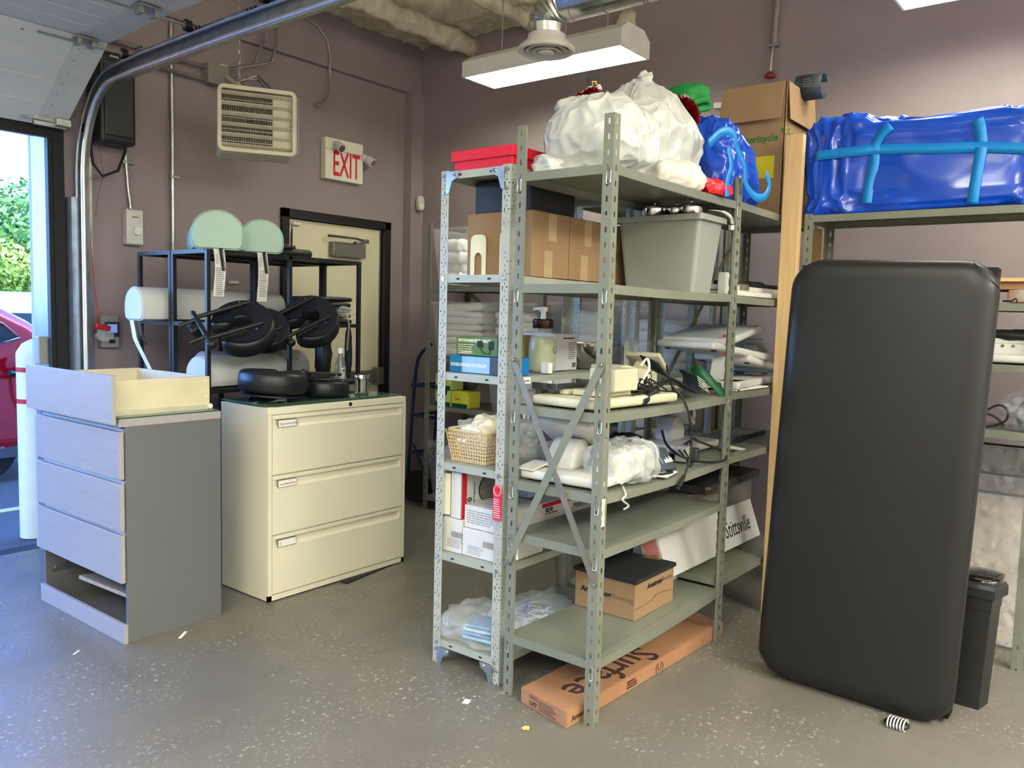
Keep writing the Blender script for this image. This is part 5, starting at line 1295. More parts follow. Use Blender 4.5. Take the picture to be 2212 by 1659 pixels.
# blue hand truck by the wall corner
ht_ = thing('blue_hand_truck', (4.58, 4.55, 0), 'dark blue tubular hand truck standing behind the rear rack', 'hand truck')
NB = mat('navy enamel', (22, 42, 78), .35)
L1 = smoothpath([(4.62, 4.66, .10), (4.62, 4.62, .6), (4.62, 4.58, 1.05), (4.62, 4.52, 1.18), (4.62, 4.42, 1.25)], 5)
M().tube(L1, .014, 10).out('side_tube', NB, ht_, smooth=True); M().tube([(p.x + .28, p.y, p.z) for p in L1], .014, 10).out('side_tube', NB, ht_, smooth=True)
for z in (.38, .68, .92): M().box(4.60, 4.63, 4.38, 4.62, z - .012, z + .012, .003).out('rung', NB, ht_); M().box(4.62, 4.90, 4.60, 4.615, z - .01, z + .01).out('cross_tube', NB, ht_)
M().tube([(4.62, 4.6, .45), (4.62, 4.40, .12)], .010, 8).out('strut', NB, ht_)
for x in (4.58, 4.93): M().cyl((x - .02, 4.50, .125), (x + .02, 4.50, .125), .125, 28).out('tyre', RUBBER, ht_, smooth=True)
M().box(4.58, 4.94, 4.60, 4.64, .0, .10, .01).out('toe_plate', NB, ht_)

# ---- perforated unit: instrument cartons on the third shelf
z3 = 1.252
OLIVE = mat('green printed carton', (86, 116, 58), .5); OLIVED = mat('dark green printed carton', (46, 66, 36), .5)
t = thing('green_cuff_carton', (2.66, 2.17, z3 + .075), 'green printed carton lying on the blue carton at the left post', 'box')
M().box(2.575, 2.66, 2.02, 2.32, z3 + .072, z3 + .152, .002).out('box_body', OLIVE, t)
M().box(2.5738, 2.5752, 2.02, 2.095, z3 + .074, z3 + .150).out('dark_end', OLIVED, t)
text('SPHYGMOMANOMETRE ANEROIDE', .018, (2.5735, 2.305, z3 + .128), (0, -1, 0), (0, 0, 1), WHITE, t, sx=.62, bold=.0006)
q = M(); lines(q, (2.5735, 2.305, z3 + .118), (0, -1, 0), (0, 0, 1), .085, 5, .009, .003, seed=2); q.out('fine_print', WHITE, t)
text('ALMEDIC', .016, (2.5735, 2.29, z3 + .080), (0, -1, 0), (0, 0, 1), WHITE, t)
q = M().box(2.572, 2.5740, 2.17, 2.20, z3 + .108, z3 + .135).box(2.572, 2.5740, 2.115, 2.14, z3 + .10, z3 + .135).tube([(2.572, 2.185, z3 + .105), (2.572, 2.165, z3 + .085), (2.572, 2.135, z3 + .082), (2.572, 2.13, z3 + .105)], .0018, 5); q.out('printed_gauge', INK, t)
BLUEC = mat('blue printed carton', (20, 116, 180), .4)
t = thing('blue_stethoscope_carton', (2.66, 2.17, z3), 'blue printed carton under the green one on the third shelf', 'box')
M().box(2.56, 2.68, 2.01, 2.34, z3, z3 + .070, .002).out('box_body', BLUEC, t)
M().box(2.5588, 2.5602, 2.12, 2.27, z3 + .002, z3 + .068).out('pale_panel', mat('pale blue print', (140, 180, 226), .35), t)
M().prism([(2.05, z3 + .002), (2.12, z3 + .002), (2.12, z3 + .068), (2.085, z3 + .066), (2.06, z3 + .04)], 0, 2.5588, 2.5602).out('dark_panel', mat('slate print', (62, 66, 84), .5), t)
text('TROUSSE RAPPAPORT STETHOSCOPE', .019, (2.5585, 2.335, z3 + .026), (0, -1, 0), (0, 0, 1), WHITE, t, sx=.62, bold=.0005)

# soap dispenser
sx_, sy_ = 2.88, 2.09
sp = thing('soap_dispenser', (sx_, sy_, z3), 'glass pump dispenser of pale yellow liquid soap with a dark lid', 'dispenser')
SOAP = mat('yellow liquid soap', (206, 208, 140), .06, alpha=.55, spec=.8)
JARG = mat('thin dispenser glass', (235, 240, 236), .03, alpha=.22, spec=1)
ring = [(0, 0), (.052, .0), (.062, .012), (.064, .10), (.060, .14), (.048, .165), (.036, .175), (.036, .19)]
m = M().lathe(ring, (sx_, sy_, z3), 8); bmesh.ops.bevel(m.b, geom=[e for e in m.b.edges if abs(e.verts[0].co.z - e.verts[1].co.z) > .02 and e.calc_length() > .03], offset=.008, segments=2, affect='EDGES')
m.out('glass_body', JARG, sp, smooth=True, ang=60)
m = M().lathe([(0, .006), (.047, .006), (.056, .016), (.058, .10), (.054, .136), (.042, .155), (0, .155)], (sx_, sy_, z3), 8); m.out('liquid_soap', SOAP, sp, smooth=True, ang=60)
M().lathe([(0, .19), (.044, .19), (.046, .195), (.046, .225), (.040, .23), (0, .23)], (sx_, sy_, z3), 14).out('dark_lid', mat('bronze lid', (58, 44, 42), .25, .8), sp, smooth=True, ang=40)
M().cyl((sx_, sy_, z3 + .228), (sx_, sy_, z3 + .262), .013, 14, r2=.010).cyl((sx_, sy_, z3 + .262), (sx_, sy_, z3 + .282), .018, 16).cyl((sx_, sy_, z3 + .277), (sx_ - .045, sy_ + .02, z3 + .272), .007, 10).out('pump_head', mat('milky pump plastic', (216, 216, 212), .3), sp, smooth=True)
M().tube([(sx_ - .015, sy_ - .0655, z3 + .105), (sx_ - .010, sy_ - .066, z3 + .09), (sx_ + .002, sy_ - .066, z3 + .085), (sx_ + .012, sy_ - .066, z3 + .098)], .0014, 5).tube([(sx_ - .010, sy_ - .066, z3 + .112), (sx_ - .009, sy_ - .066, z3 + .106)], .0014, 5).tube([(sx_ + .004, sy_ - .066, z3 + .112), (sx_ + .005, sy_ - .066, z3 + .106)], .0014, 5).out('smiley_face', INK, sp)
t, _ = carton('small_kraft_carton', (2.90, 2.27, z3), (.17, .13, .155), 0, 'small kraft carton behind the soap dispenser, close to the inner post')
t = thing('white_grey_carton', (3.06, 2.20, z3), 'pale grey printed carton standing between the soap dispenser and the steel bowl', 'box')
M().box(2.985, 3.165, 2.10, 2.30, z3, z3 + .165, .002).out('box_body', mat('pale grey carton', (196, 194, 196), .5), t)
q = M(); lines(q, (3.09, 2.0985, z3 + .125), (1, 0, 0), (0, 0, 1), .065, 9, .009, .0025, seed=6); lines(q, (3.05, 2.0985, z3 + .148), (1, 0, 0), (0, 0, 1), .11, 1, .01, .006, seed=7); barcode(q, (3.125, 2.0985, z3 + .012), (1, 0, 0), (0, 0, 1), .03, .022); q.out('fine_print', INK, t)
t = thing('small_white_box', (2.71, 1.98, z3), 'tiny white box at the inner post on the third shelf', 'box'); M().box(2.83, 2.86, 2.02, 2.06, z3, z3 + .045, .002).out('box_body', PAPER, t)
bw = thing('steel_bowl', (3.27, 2.14, z3), 'polished steel mixing bowl on the third shelf', 'bowl')
M().lathe([(0, .002), (.045, .0), (.075, .02), (.10, .055), (.112, .095), (.114, .118), (.121, .121), (.121, .123), (.112, .121), (.109, .095), (.097, .057), (.073, .023), (.043, .004), (0, .004)], (3.27, 2.12, z3), 48).out('bowl_body', mat('polished steel', (180, 178, 172), .13, 1), bw, smooth=True, ang=60)
ft2 = thing('flat_grey_tray', (3.36, 2.05, z3), 'thin grey plate lying flat beside the steel bowl', 'plate'); M().obox((3.37, 2.055, z3 + .005), (.13, .09, .008), (0, 0, 12), .003).out('plate_body', mat('mid grey plastic', (150, 150, 150), .4), ft2)

# ---- digital scales
SCW = PLASW
def scale_mesh(name, c, rz, label, size=(.36, .36), head=True, disp=True, mt=None, tilt=(0, 0), grp='white weighing scales', flip=False):
    mt = mt or SCW
    t = thing(name, c, label, 'scale', grp); x, y, z = c; a, b = size; th = .042
    rot = Matrix.Translation(c) @ Matrix.Rotation(R(rz), 4, 'Z') @ Matrix.Rotation(R(tilt[0]), 4, 'X') @ Matrix.Rotation(R(tilt[1]), 4, 'Y') @ Matrix.Translation(-Vector(c))
    M().box(x - a/2, x + a/2, y - b/2, y + b/2, z + .006, z + th, .012, 3).out('platform', mt, t, smooth=True, mx=rot)
    m = M()
    for dx in (-a*.4, a*.4):
        for dy in (-b*.4, b*.4): m.cyl((x + dx, y + dy, z), (x + dx, y + dy, z + .008), .014, 10)
    m.out('rubber_foot', RUBBER, t, mx=rot)
    if head:
        pr = [(-.075, th)] + [(-.075 + .085 - .085*cos(R(k)), th + .115*sin(R(k))) for k in range(15, 121, 15)] + [(.085, th + .05), (.085, th)]
        m = M(); m.prism([(x + p[0], z + p[1]) for p in pr], 1, y + b*.02, y + b*.32); bmesh.ops.bevel(m.b, geom=[e for e in m.b.edges if e.calc_length() > .05], offset=.006, segments=2, affect='EDGES')
        m.out('head_housing', mt, t, smooth=True, mx=rot)
    if disp:
        k_ = min(1, b / .36); d = M().obox((x + .02, y + b*.17, z + th + .135*k_**.4), (.20*k_, .27*k_, .024), (0, 32, 0), .008); do = d.out('display_head', mt, t, smooth=True, mx=rot)
        M().obox((x + .012, y + b*.17, z + th + .135*k_**.4 + .0145), (.06*k_, .16*k_, .002), (0, 32, 0)).out('display_window', mat('grey lcd', (120, 128, 116), .2), do, mx=rot)
    return t
z3g = LV[2] + .002
scale_mesh('weighing_scale', (2.79, 1.70, z3g), -4, 'cream scale platform at the front of the third green shelf, under the cream boxes', (.58, .30), False, False, PLASC)
t = thing('cream_power_unit', (2.69, 1.62, z3g + .045), 'cream box shaped unit standing at the left post on the cream platform', 'device')
M().box(2.60, 2.80, 1.60, 1.74, z3g + .046, z3g + .066, .003).out('unit_base', PLASC, t); M().box(2.62, 2.79, 1.565, 1.68, z3g + .066, z3g + .150, .005).out('unit_body', PLASC, t)
M().box(2.618, 2.6195, 1.60, 1.64, z3g + .10, z3g + .12).out('tape_mark', WRAP, t)
M().tube([(2.8, 1.60, z3g + .07), (2.85, 1.59, z3g + .066)], .006, 8).out('chrome_post', CHROME, t)
t = thing('dark_tinted_tray', (2.66, 1.82, z3g + .045), 'dark tinted plastic tray behind the cream box on the platform', 'tray')
M().box(2.55, 2.86, 1.78, 1.90, z3g + .06, z3g + .085, .004).out('tray_body', mat('smoky plastic', (48, 50, 54), .12, coat=1), t)
M().box(2.60, 2.72, 1.76, 1.80, z3g + .045, z3g + .062).out('tray_foot', PLASC, t)
t = thing('cream_sharpener_unit', (2.98, 1.66, z3g), 'cream sloping device with a red label and black socket on the third green shelf', 'device')
m = M(); m.prism([(2.82, z3g + .046), (3.06, z3g + .046), (3.06, z3g + .125), (2.86, z3g + .155), (2.82, z3g + .150)], 1, 1.66, 1.80); m.out('unit_body', PLASC, t)
M().box(2.92, 2.955, 1.6585, 1.6598, z3g + .108, z3g + .120).out('red_label', RED, t); M().box(2.925, 2.95, 1.6585, 1.6598, z3g + .094, z3g + .107).out('plate_label', GREYINK, t)
M().box(3.005, 3.032, 1.654, 1.661, z3g + .072, z3g + .103, .003).out('power_socket', RUBBER, t)
scale_mesh('weighing_scale', (3.26, 1.76, z3g), 8, 'cream scale with a tilted head in the middle of the third green shelf', (.24, .22), True, True, PLASC)
# cuffs and cables on that shelf
def cuffband(name, pts, w_, side, mt, label, par=None):
    t = thing(name, tuple(pts[0]), label, 'cuff')
    ribbon(smoothpath(pts), w_, side).out('cuff_band', mt, t, smooth=True, ang=180, solid=.006); return t
c1 = cuffband('black_cuff', [P(1402, 775, 1, 1.68), P(1420, 800, 1, 1.66), P(1445, 815, 1, 1.62), P(1475, 835, 1, 1.60), P(1490, 842, 1, 1.62), P(1494, 820, 1, 1.66), P(1485, 805, 1, 1.70)], .085, (-.2, .9, .3), mat('black nylon', (24, 26, 34), .45), 'black open cuff looped among the cables on the third green shelf')
c2 = cuffband('green_cuff', [P(1478, 825, 1, 1.72), P(1490, 800, 1, 1.70), P(1494, 792, 1, 1.70), P(1503, 800, 1, 1.72)], .04, (.9, 0, .3), mat('green nylon', (26, 84, 52), .5), 'small green strap end standing behind the black cuff')
c3 = cuffband('green_cuff', [P(1500, 815, 1, 1.66), P(1515, 808, 1, 1.62), P(1535, 822, 1, 1.58), P(1552, 842, 1, 1.55), P(1562, 845, 1, 1.54)], .085, (.1, .45, .9), mat('green nylon', (26, 84, 52), .5), 'green cuff with white print lying by the middle post')
q = M(); lines(q, P(1505, 812, 1, 1.60), (1, 0, -.35), (.3, .4, 1), .14, 5, .011, .004, seed=8, off=.002); q.out('lettering', WHITE, c3)
cab = thing('cable_tangle', (3.0, 1.6, z3g), 'tangle of black leads with moulded plugs on the third green shelf', 'cable')
rn = random.Random(12)
for k in range(5):
    pts = [P(1330 + k*10, 872 - k*8, 1, 1.62)] + [P(1400 + rn.uniform(-30, 60), 838 + rn.uniform(-20, 20), 1, 1.60 + rn.uniform(-.03, .04)) for _ in range(5)] + [P(1450 + k*6, 850 + rn.uniform(-5, 10), 1, 1.56)]
    M().tube(smoothpath(pts), .0038, 6).out('lead', RUBBER, cab, smooth=True)
M().tube(smoothpath([P(1440, 790, 1, 1.66), P(1450, 830, 1, 1.58), P(1472, 856, 1, 1.53), P(1487, 890, 1, 1.505), P(1494, 940, 1, 1.50), P(1490, 990, 1, 1.50), P(1478, 1030, 1, 1.50)]), .0045, 8).out('hanging_lead', RUBBER, cab, smooth=True)
a, b = P(1478, 1028, 1, 1.50), P(1466, 1052, 1, 1.50)
M().cyl(a, b, .008, 10, r2=.012).out('plug', RUBBER, cab, smooth=True); M().cyl(b, b + (b-a).normalized()*.014, .007, 8).out('plug_tip', RUBBER, cab)
a, b = P(1414, 845, 1, 1.57), P(1390, 868, 1, 1.555); M().cyl(a, b, .012, 12, r2=.016).obox(tuple(b), (.035, .022, .026), (0, 0, 20), .006).out('plug', RUBBER, cab, smooth=True)
M().tube([P(1404 + 4*cos(k*1.3), 800 + 3.2*k*.8 + 3*sin(k*1.3), 1, 1.61) for k in range(22)], .0022, 5).out('coiled_lead', RUBBER, cab, smooth=True)
M().tube(smoothpath([P(1384, 790, 1, 1.64), P(1398, 775, 1, 1.62), P(1402, 795, 1, 1.60), P(1392, 815, 1, 1.60), P(1380, 832, 1, 1.60)]), .0055, 8).out('white_lead', PLASW, cab, smooth=True)
M().tube([P(1332, 833, 1, 1.62), P(1400, 836, 1, 1.62)], .007, 8).out('probe_rod', BLACKP, cab, smooth=True)

# white scales stacked in the right green bay, third shelf
zr = LV2[2] + .002
SC = mat('pale grey scale plastic', (206, 206, 202), .38)
for k, (x, y, z, s, rz, tl, lab) in enumerate((
    (3.98, 1.72, zr, (.62, .32), 4, (0, 0), 'white scale platform lying flat on the right bay shelf by the middle post'),
    (3.86, 1.74, zr + .155, (.56, .32), -6, (0, 7), 'white scale platform second from the top of the tilted pile, red label on its edge'),
    (3.94, 1.78, zr + .235, (.60, .34), 8, (0, -6), 'white scale platform at the top of the tilted pile'),
    (4.14, 1.72, zr + .085, (.5, .30), 0, (0, 9), 'white scale platform slanting down to the right under the pile'))):
    t = scale_mesh('weighing_scale', (x, y, z), rz, lab, s, False, False, SC, tl)
    if k in (1, 2):
        M().box(x - s[0]/2 + .02, x - s[0]/2 + .06, y - s[1]/2 - .0012, y - s[1]/2, z + .014, z + .028).out('red_label', RED, t)
scale_mesh('weighing_scale', (3.74, 1.62, zr), 10, 'grey scale head standing beneath the tilted pile beside the green cuff', (.20, .18), True, False, SC)
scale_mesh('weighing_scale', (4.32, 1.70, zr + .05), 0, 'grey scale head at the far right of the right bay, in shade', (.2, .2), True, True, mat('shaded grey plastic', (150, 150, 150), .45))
solo(M().box(3.66, 4.05, 1.525, 1.60, zr, zr + .006, .001), 'folded_leaflet', PAPER, 'thin white leaflet at the front edge of the right bay third shelf', 'leaflet')
# right bay second shelf (white boards with black tubing)
zq = LV2[1] + .002
for k, (z, y, l) in enumerate(((zq, 1.60, 'lower white board on the right bay second shelf'), (zq + .028, 1.66, 'upper white board with a grey clamp on the right bay second shelf'))):
    t = thing('white_board', (4.0, y, z), l, 'board', 'white boards on the right bay shelf'); M().box(3.62, 4.40, y - .06, y + .2, z, z + .024, .004).out('board_body', PLASW, t)
    if k: M().box(3.80, 3.92, y - .062, y + .02, z + .003, z + .034, .003).out('clamp', ZINC, t)
bt2 = thing('black_padded_tube', (4.05, 1.62, zq + .055), 'black padded tube lying along the white boards', 'tube')
M().cyl((3.66, 1.66, zq + .064), (4.30, 1.60, zq + .064), .010, 12).cyl((3.98, 1.63, zq + .066), (4.12, 1.617, zq + .066), .018, 16).out('tube_body', RUBBER, bt2, smooth=True)

# ---- fourth shelf (scale, wrapped appliance, cuff, cables)
z4 = LV[3] + .002
scale_mesh('weighing_scale', (2.68, 1.74, z4), 2, 'white scale with a domed head and tilted display behind the crossing braces', (.33, .36), True, True, PLASW)
t = thing('flat_plastic_bracket', (2.56, 1.91, z4), 'thin white plate leaning at the back of the domed scale', 'plate'); M().obox((2.56, 1.885, z4 + .052), (.12, .08, .006), (0, -8, 0), .002).out('plate_body', PLASW, t)
wp = thing('film_wrapped_appliance', (2.86, 1.60, z4), 'white appliance wrapped in crinkled clear film at the front post', 'wrapped appliance')
fn_ = lambda p: Vector((p.x, p.y, p.z * (1.0 - .25*p.x/.2)))
M().blob((2.80, 1.62, z4 + .070), (.145, .080, .058), e=.5, amp=.01, f=10, seed=80, nu=40, nv=30, floor=z4 + .006).out('appliance', mat('grey white appliance', (168, 168, 162), .4), wp, smooth=True, ang=180)
M().blob((2.80, 1.62, z4 + .074), (.175, .10, .070), e=.62, amp=.016, f=9, seed=81, nu=220, nv=140, crease=.5, floor=z4 + .001).out('film_skin', WRAP, wp, smooth=True, ang=180)
M().tube(smoothpath([P(1345, 1050, 1, 1.515), P(1352, 1068, 1, 1.508), P(1345, 1080, 1, 1.505), P(1358, 1092, 1, 1.50), P(1348, 1100, 1, 1.50)]), .004, 6).out('film_tail', WRAP, wp, smooth=True)
wc = thing('adult_cuff', (3.04, 1.60, z4), 'slate blue cuff with white lettering beside the film wrapped appliance', 'cuff')
SLT = mat('slate nylon', (66, 78, 88), .5)
mxx = Matrix.Translation((3.07, 1.59, z4 + .05)) @ Matrix.Rotation(R(62), 4, 'X') @ Matrix.Rotation(R(0), 4, 'Y')
M().obox((3.07, 1.60, z4 + .045), (.17, .10, .022), (52, 4, 0), .006).out('cuff_body', SLT, wc, smooth=True)
nrm = Vector((0, -sin(R(52)), cos(R(52)))); up_ = Vector((0, cos(R(52)), sin(R(52)))); o_ = Vector((3.0, 1.60, z4 + .045)) + nrm*.0118
text('adult', .034, tuple(o_ + Vector((.075, 0, 0)) - up_*.02), (1, 0, 0), tuple(up_), WHITE, wc, bold=.001)
m = M(); a_ = o_ + Vector((.01, 0, 0)) - up_*.02; m.quad(a_, a_ + Vector((.045, 0, 0)), a_ + Vector((.045, 0, 0)) + up_*.035, a_ + up_*.035); m.out('white_patch', WHITE, wc)
M().tube(smoothpath([(3.0, 1.60, z4 + .02), (2.96, 1.55, z4 + .008), (3.04, 1.53, z4 + .008), (3.05, 1.56, z4 + .01)]), .006, 8).out('air_hose', RUBBER, wc, smooth=True)
solo(M().obox((3.02, 1.55, z4 + .002), (.15, .06, .003), (0, 0, 10)), 'paper_sheet', PAPER, 'white paper under the slate cuff', 'paper')
bc = thing('black_cuff', (2.9, 1.80, z4), 'crumpled black fabric cuff behind the film wrapped appliance', 'cuff')
M().blob((2.98, 1.78, z4 + .09), (.20, .06, .045), e=.8, amp=.02, f=12, seed=90, nu=60, nv=30).out('fabric', mat('black nylon', (24, 26, 34), .45), bc, smooth=True, ang=180)
kl = thing('cable_coil', (3.35, 1.65, z4), 'large loose coil of black cable on the fourth shelf by the middle post', 'cable')
for k in range(4):
    c0 = P(1480 + 8*k, 985 - 4*k, 1, 1.62 + .02*k); M().tube([c0 + Vector(((.10 + .012*k)*cos(a), .05*cos(a) + .03*sin(a), (.035 + .008*k)*sin(a) + .01*cos(2*a))) for a in [2*pi*i/28 for i in range(28)]], .0042, 6, closed=True).out('loop', RUBBER, kl, smooth=True)
M().tube(smoothpath([P(1430, 930, 1, 1.75), P(1440, 960, 1, 1.68), P(1470, 985, 1, 1.56), P(1520, 998, 1, 1.53), P(1565, 994, 1, 1.50), P(1560, 975, 1, 1.55), P(1500, 950, 1, 1.65)]), .0055, 8).out('thick_lead', RUBBER, kl, smooth=True)
t = thing('clamp_mount', (3.36, 1.68, z4), 'grey and white clamp mount under the coiled cable', 'clamp')
M().obox((3.26, 1.72, z4 + .03), (.12, .08, .055), (0, 0, 15), .006).obox((3.36, 1.64, z4 + .035), (.06, .06, .07), (0, 0, 10), .004).out('mount_body', mat('mid grey plastic', (150, 150, 150), .4), t)
M().obox((3.40, 1.61, z4 + .03), (.045, .05, .06), (0, 0, 10), .008).out('dark_jaw', mat('dark grey plastic', (60, 62, 64), .4), t)
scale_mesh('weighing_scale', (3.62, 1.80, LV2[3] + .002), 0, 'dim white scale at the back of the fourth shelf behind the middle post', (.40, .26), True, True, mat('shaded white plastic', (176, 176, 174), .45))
zr4 = LV2[3] + .002
t = thing('black_spiral_hose', (4.0, 1.68, zr4), 'short black ribbed hose on the right bay fourth shelf', 'hose')
M().tube([P(1590 + 6*i, 950 - 1.6*i, 1, 1.66) for i in range(11)], [.010 + .004*(i % 2) for i in range(11)], 10).out('hose_body', RUBBER, t, smooth=True)
t = thing('clear_tube', (3.9, 1.56, zr4), 'clear capped tube at the front of the right bay fourth shelf', 'tube'); M().cyl(P(1575, 966, 1, 1.57), P(1625, 976, 1, 1.57), .009, 12).out('tube_body', PLASW, t, smooth=True)

# cotton jar, basket and low cartons on the perforated unit
z4p = PL[3] + .002
jx, jy = 2.84, 2.13
jr = thing('cotton_jar', (jx, jy, z4p), 'glass jar of cotton balls with a chrome lid behind the domed scale', 'jar')
M().lathe([(0, 0), (.055, 0), (.058, .01), (.058, .165), (.050, .175), (.050, .18), (.055, .165), (.055, .012), (0, .012)], (jx, jy, z4p), 32).out('glass_body', mat('thin clear glass', (235, 240, 240), .03, alpha=.25), jr, smooth=True, ang=60)
M().lathe([(0, .18), (.056, .18), (.056, .205), (.05, .21), (.008, .211), (.006, .225), (.009, .235), (0, .24)], (jx, jy, z4p), 32).out('chrome_lid', CHROME, jr, smooth=True, ang=50)
cb_ = M(); rn = random.Random(3)
for k in range(46): cb_.blob((jx + rn.uniform(-.032, .032), jy + rn.uniform(-.032, .032), z4p + .028 + k*.0026), (.017, .017, .016), e=1, amp=.003, f=60, seed=k, nu=10, nv=7)
cb_ = cb_.out('cotton_balls', LINEN, jr, smooth=True, ang=180); cb_['kind'] = 'stuff'
# woven basket
bx0, bx1, by0, by1, bh = 2.545, 2.74, 2.115, 2.34, .135
bk = thing('woven_basket', ((bx0+bx1)/2, (by0+by1)/2, z4p), 'tan woven plastic basket of gloves on the fourth perforated shelf', 'basket')
TANP = mat('tan plastic weave', (206, 184, 148), .4)
def bside(m, f, L_, n):
    nr = 8
    for r in range(nr):
        z = z4p + .012 + r*(bh - .03)/(nr-1)
        for k in range(n):
            a, b = L_*k/n, L_*(k+.92)/n; off = .003 if (r + k) % 2 else -.0005
            p = [f(a, off, z - .004), f(b, off, z - .004), f(b, off, z + .004), f(a, off, z + .004)]; m.quad(*p)
    for k in range(n + 1):
        a = L_*k/n; m.quad(f(a - .004, .0006, z4p), f(a + .004, .0006, z4p), f(a + .004, .0006, z4p + bh), f(a - .004, .0006, z4p + bh))
Lx, Ly = bx1-bx0, by1-by0
def tp(z): return .022*(1 - (z - z4p)/bh)
m = M(); bside(m, lambda s, o, z: (bx0 + tp(z) - o, by1 - tp(z) - s*(1 - 2*tp(z)/Ly), z), Ly, 14); bside(m, lambda s, o, z: (bx0 + tp(z) + s*(1 - 2*tp(z)/Lx), by0 + tp(z) - o, z), Lx, 12)
bside(m, lambda s, o, z: (bx1 - tp(z) + o, by0 + tp(z) + s*(1 - 2*tp(z)/Ly), z), Ly, 14); bside(m, lambda s, o, z: (bx1 - tp(z) - s*(1 - 2*tp(z)/Lx), by1 - tp(z) + o, z), Lx, 12)
wv = m.out('woven_wall', TANP, bk, solid=.002); wv['kind'] = 'stuff'
M().box(bx0 + .02, bx1 - .02, by0 + .02, by1 - .02, z4p, z4p + .006, .002).out('basket_floor', TANP, bk)
M().tube([(bx0 + .02, by0, z4p + bh), (bx1 - .02, by0, z4p + bh), (bx1, by0 + .02, z4p + bh), (bx1, by1 - .02, z4p + bh), (bx1 - .02, by1, z4p + bh), (bx0 + .02, by1, z4p + bh), (bx0, by1 - .02, z4p + bh), (bx0, by0 + .02, z4p + bh)], .006, 8, closed=True).out('rim', TANP, bk, smooth=True)
for k, (dx, dy, dz, r, lab, mt_) in enumerate(((-.02, .07, .135, (.08, .06, .035), 'clear bag of white gloves on the left of the basket', FILM), (.03, -.04, .155, (.085, .09, .035), 'pale cream gloves heaped on the right of the basket', mat('latex', (228, 222, 196), .4, bump=(30, .4))), (-.01, .02, .09, (.10, .12, .05), 'white gauze filling the woven basket under the gloves', LINEN))):
    t = thing('glove_bundle', (2.64 + dx*.7, 2.225 + dy*.7, z4p + dz - .03), lab, 'gloves', 'gloves in the woven basket'); M().blob((2.64 + dx*.7, 2.225 + dy*.7, z4p + dz), (r[0]*.72, r[1]*.75, r[2]), e=.8, amp=.018, f=18, seed=100 + k, nu=64, nv=40).out('bundle_skin', mt_, t, smooth=True, ang=180)

# respirator cartons on the fifth perforated shelf
z5 = PL[4] + .002
WC = mat('white printed carton', (208, 208, 207), .45, nz=(4, .03)); WC2 = mat('ivory printed carton', (214, 208, 190), .5)
def wcarton(c, size, rz, label, prints=(), stripe=None, grp='white respirator cartons'):
    t = thing('white_carton', c, label, 'box', grp); x, y, z = c; a, b, h = size
    M().box(x - a/2, x + a/2, y - b/2, y + b/2, z, z + h, .002).out('carton_body', WC, t)
    xl = x - a/2 - .0008; yf_ = y - b/2 - .0008
    if 'text' in prints:
        q = M(); lines(q, (xl, y + b/2 - .015, z + h - .02), (0, -1, 0), (0, 0, 1), b*.8, int(h/.012) - 1, .010, .003, seed=int(x*97)); q.out('fine_print', GREYINK, t)
    if 'bar' in prints:
        q = M(); barcode(q, (xl, y + .0, z + h*.45), (0, -1, 0), (0, 0, 1), .06, .026); lines(q, (xl, y + b/2 - .03, z + h*.40), (0, -1, 0), (0, 0, 1), .09, 5, .008, .0025, seed=5); q.out('barcode_print', GREYINK, t)
    if 'front' in prints:
        q = M(); lines(q, (x - a/2 + .02, yf_, z + h - .02), (1, 0, 0), (0, 0, 1), a*.8, int(h/.012) - 1, .010, .003, seed=int(x*91)); q.out('side_print', GREYINK, t)
    return t
wcarton((2.67, 2.291, z5), (.26, .105, .145), 0, 'ivory white carton at the bottom left of the pile, barcode at its corner', ('bar',))
wcarton((2.68, 2.122, z5), (.27, .225, .115), 0, 'white carton at the bottom right of the pile, barcode in the middle', ('bar', 'text') [:1])
wcarton((2.69, 2.122, z5 + .117), (.27, .225, .095), 0, 'white carton second up in the pile, covered in fine print', ('text',))
# open carton lying on its side, showing a respirator picture
oc = thing('white_carton', (2.70, 2.25, z5 + .147), 'open white carton on top of the pile with a red stripe and a printed respirator', 'box', 'white respirator cartons')
x0, x1, y0, y1, za, zb_ = 2.545, 2.90, 2.242, 2.338, z5 + .215, z5 + .345
za = z5 + .147 
m = M().box(x0, x1, y0, y0 + .003, za, zb_).box(x0, x1, y1 - .003, y1, za, zb_).box(x0, x1, y0, y1, zb_ - .003, zb_).box(x0, x1, y0, y1, za, za + .003).box(x1 - .003, x1, y0, y1, za, zb_); m.out('carton_body', WC, oc)
M().obox((x0 - .008, y1 - .018, (za+zb_)/2 - .0), (.003, .035, zb_ - za - .02), (0, 0, 18), .0005).out('flap', WC2, oc)
M().obox((x0 - .003, y1 - .066, (za+zb_)/2), (.003, .055, zb_ - za - .004), (0, 0, -2), .0005).out('flap', WC, oc)
M().box(x0 - .001, x0 + .03, y0 - .0012, y0 - .0002, za, zb_).out('red_stripe', RED, oc)
text('8210', .04, (x0 + .062, y0 - .0014, za + .008), (0, 0, 1), (-1, 0, 0), INK, oc, bold=.001); text('Particulate Respirator', .016, (x0 + .082, y0 - .0014, za + .008), (0, 0, 1), (-1, 0, 0), INK, oc)
m = M(); m.lathe([(0, 0), (.035, 0), (.044, .001), (0, .0012)], (0, 0, 0), 24); m.out('printed_mask', mat('grey mask print', (120, 118, 116), .5), oc, mx=Matrix.Translation((x0 + .165, y0 - .0006, (za+zb_)/2 + .01)) @ Matrix.Rotation(R(90), 4, 'X') @ Matrix.Scale(1.25, 4))
m = M(); m.tube([(x0 + .165 + .056*cos(a), y0 - .0012, (za+zb_)/2 + .01 + .056*sin(a)) for a in [2*pi*k/24 for k in range(24)]], .003, 4, closed=True).out('printed_rim', INK, oc)
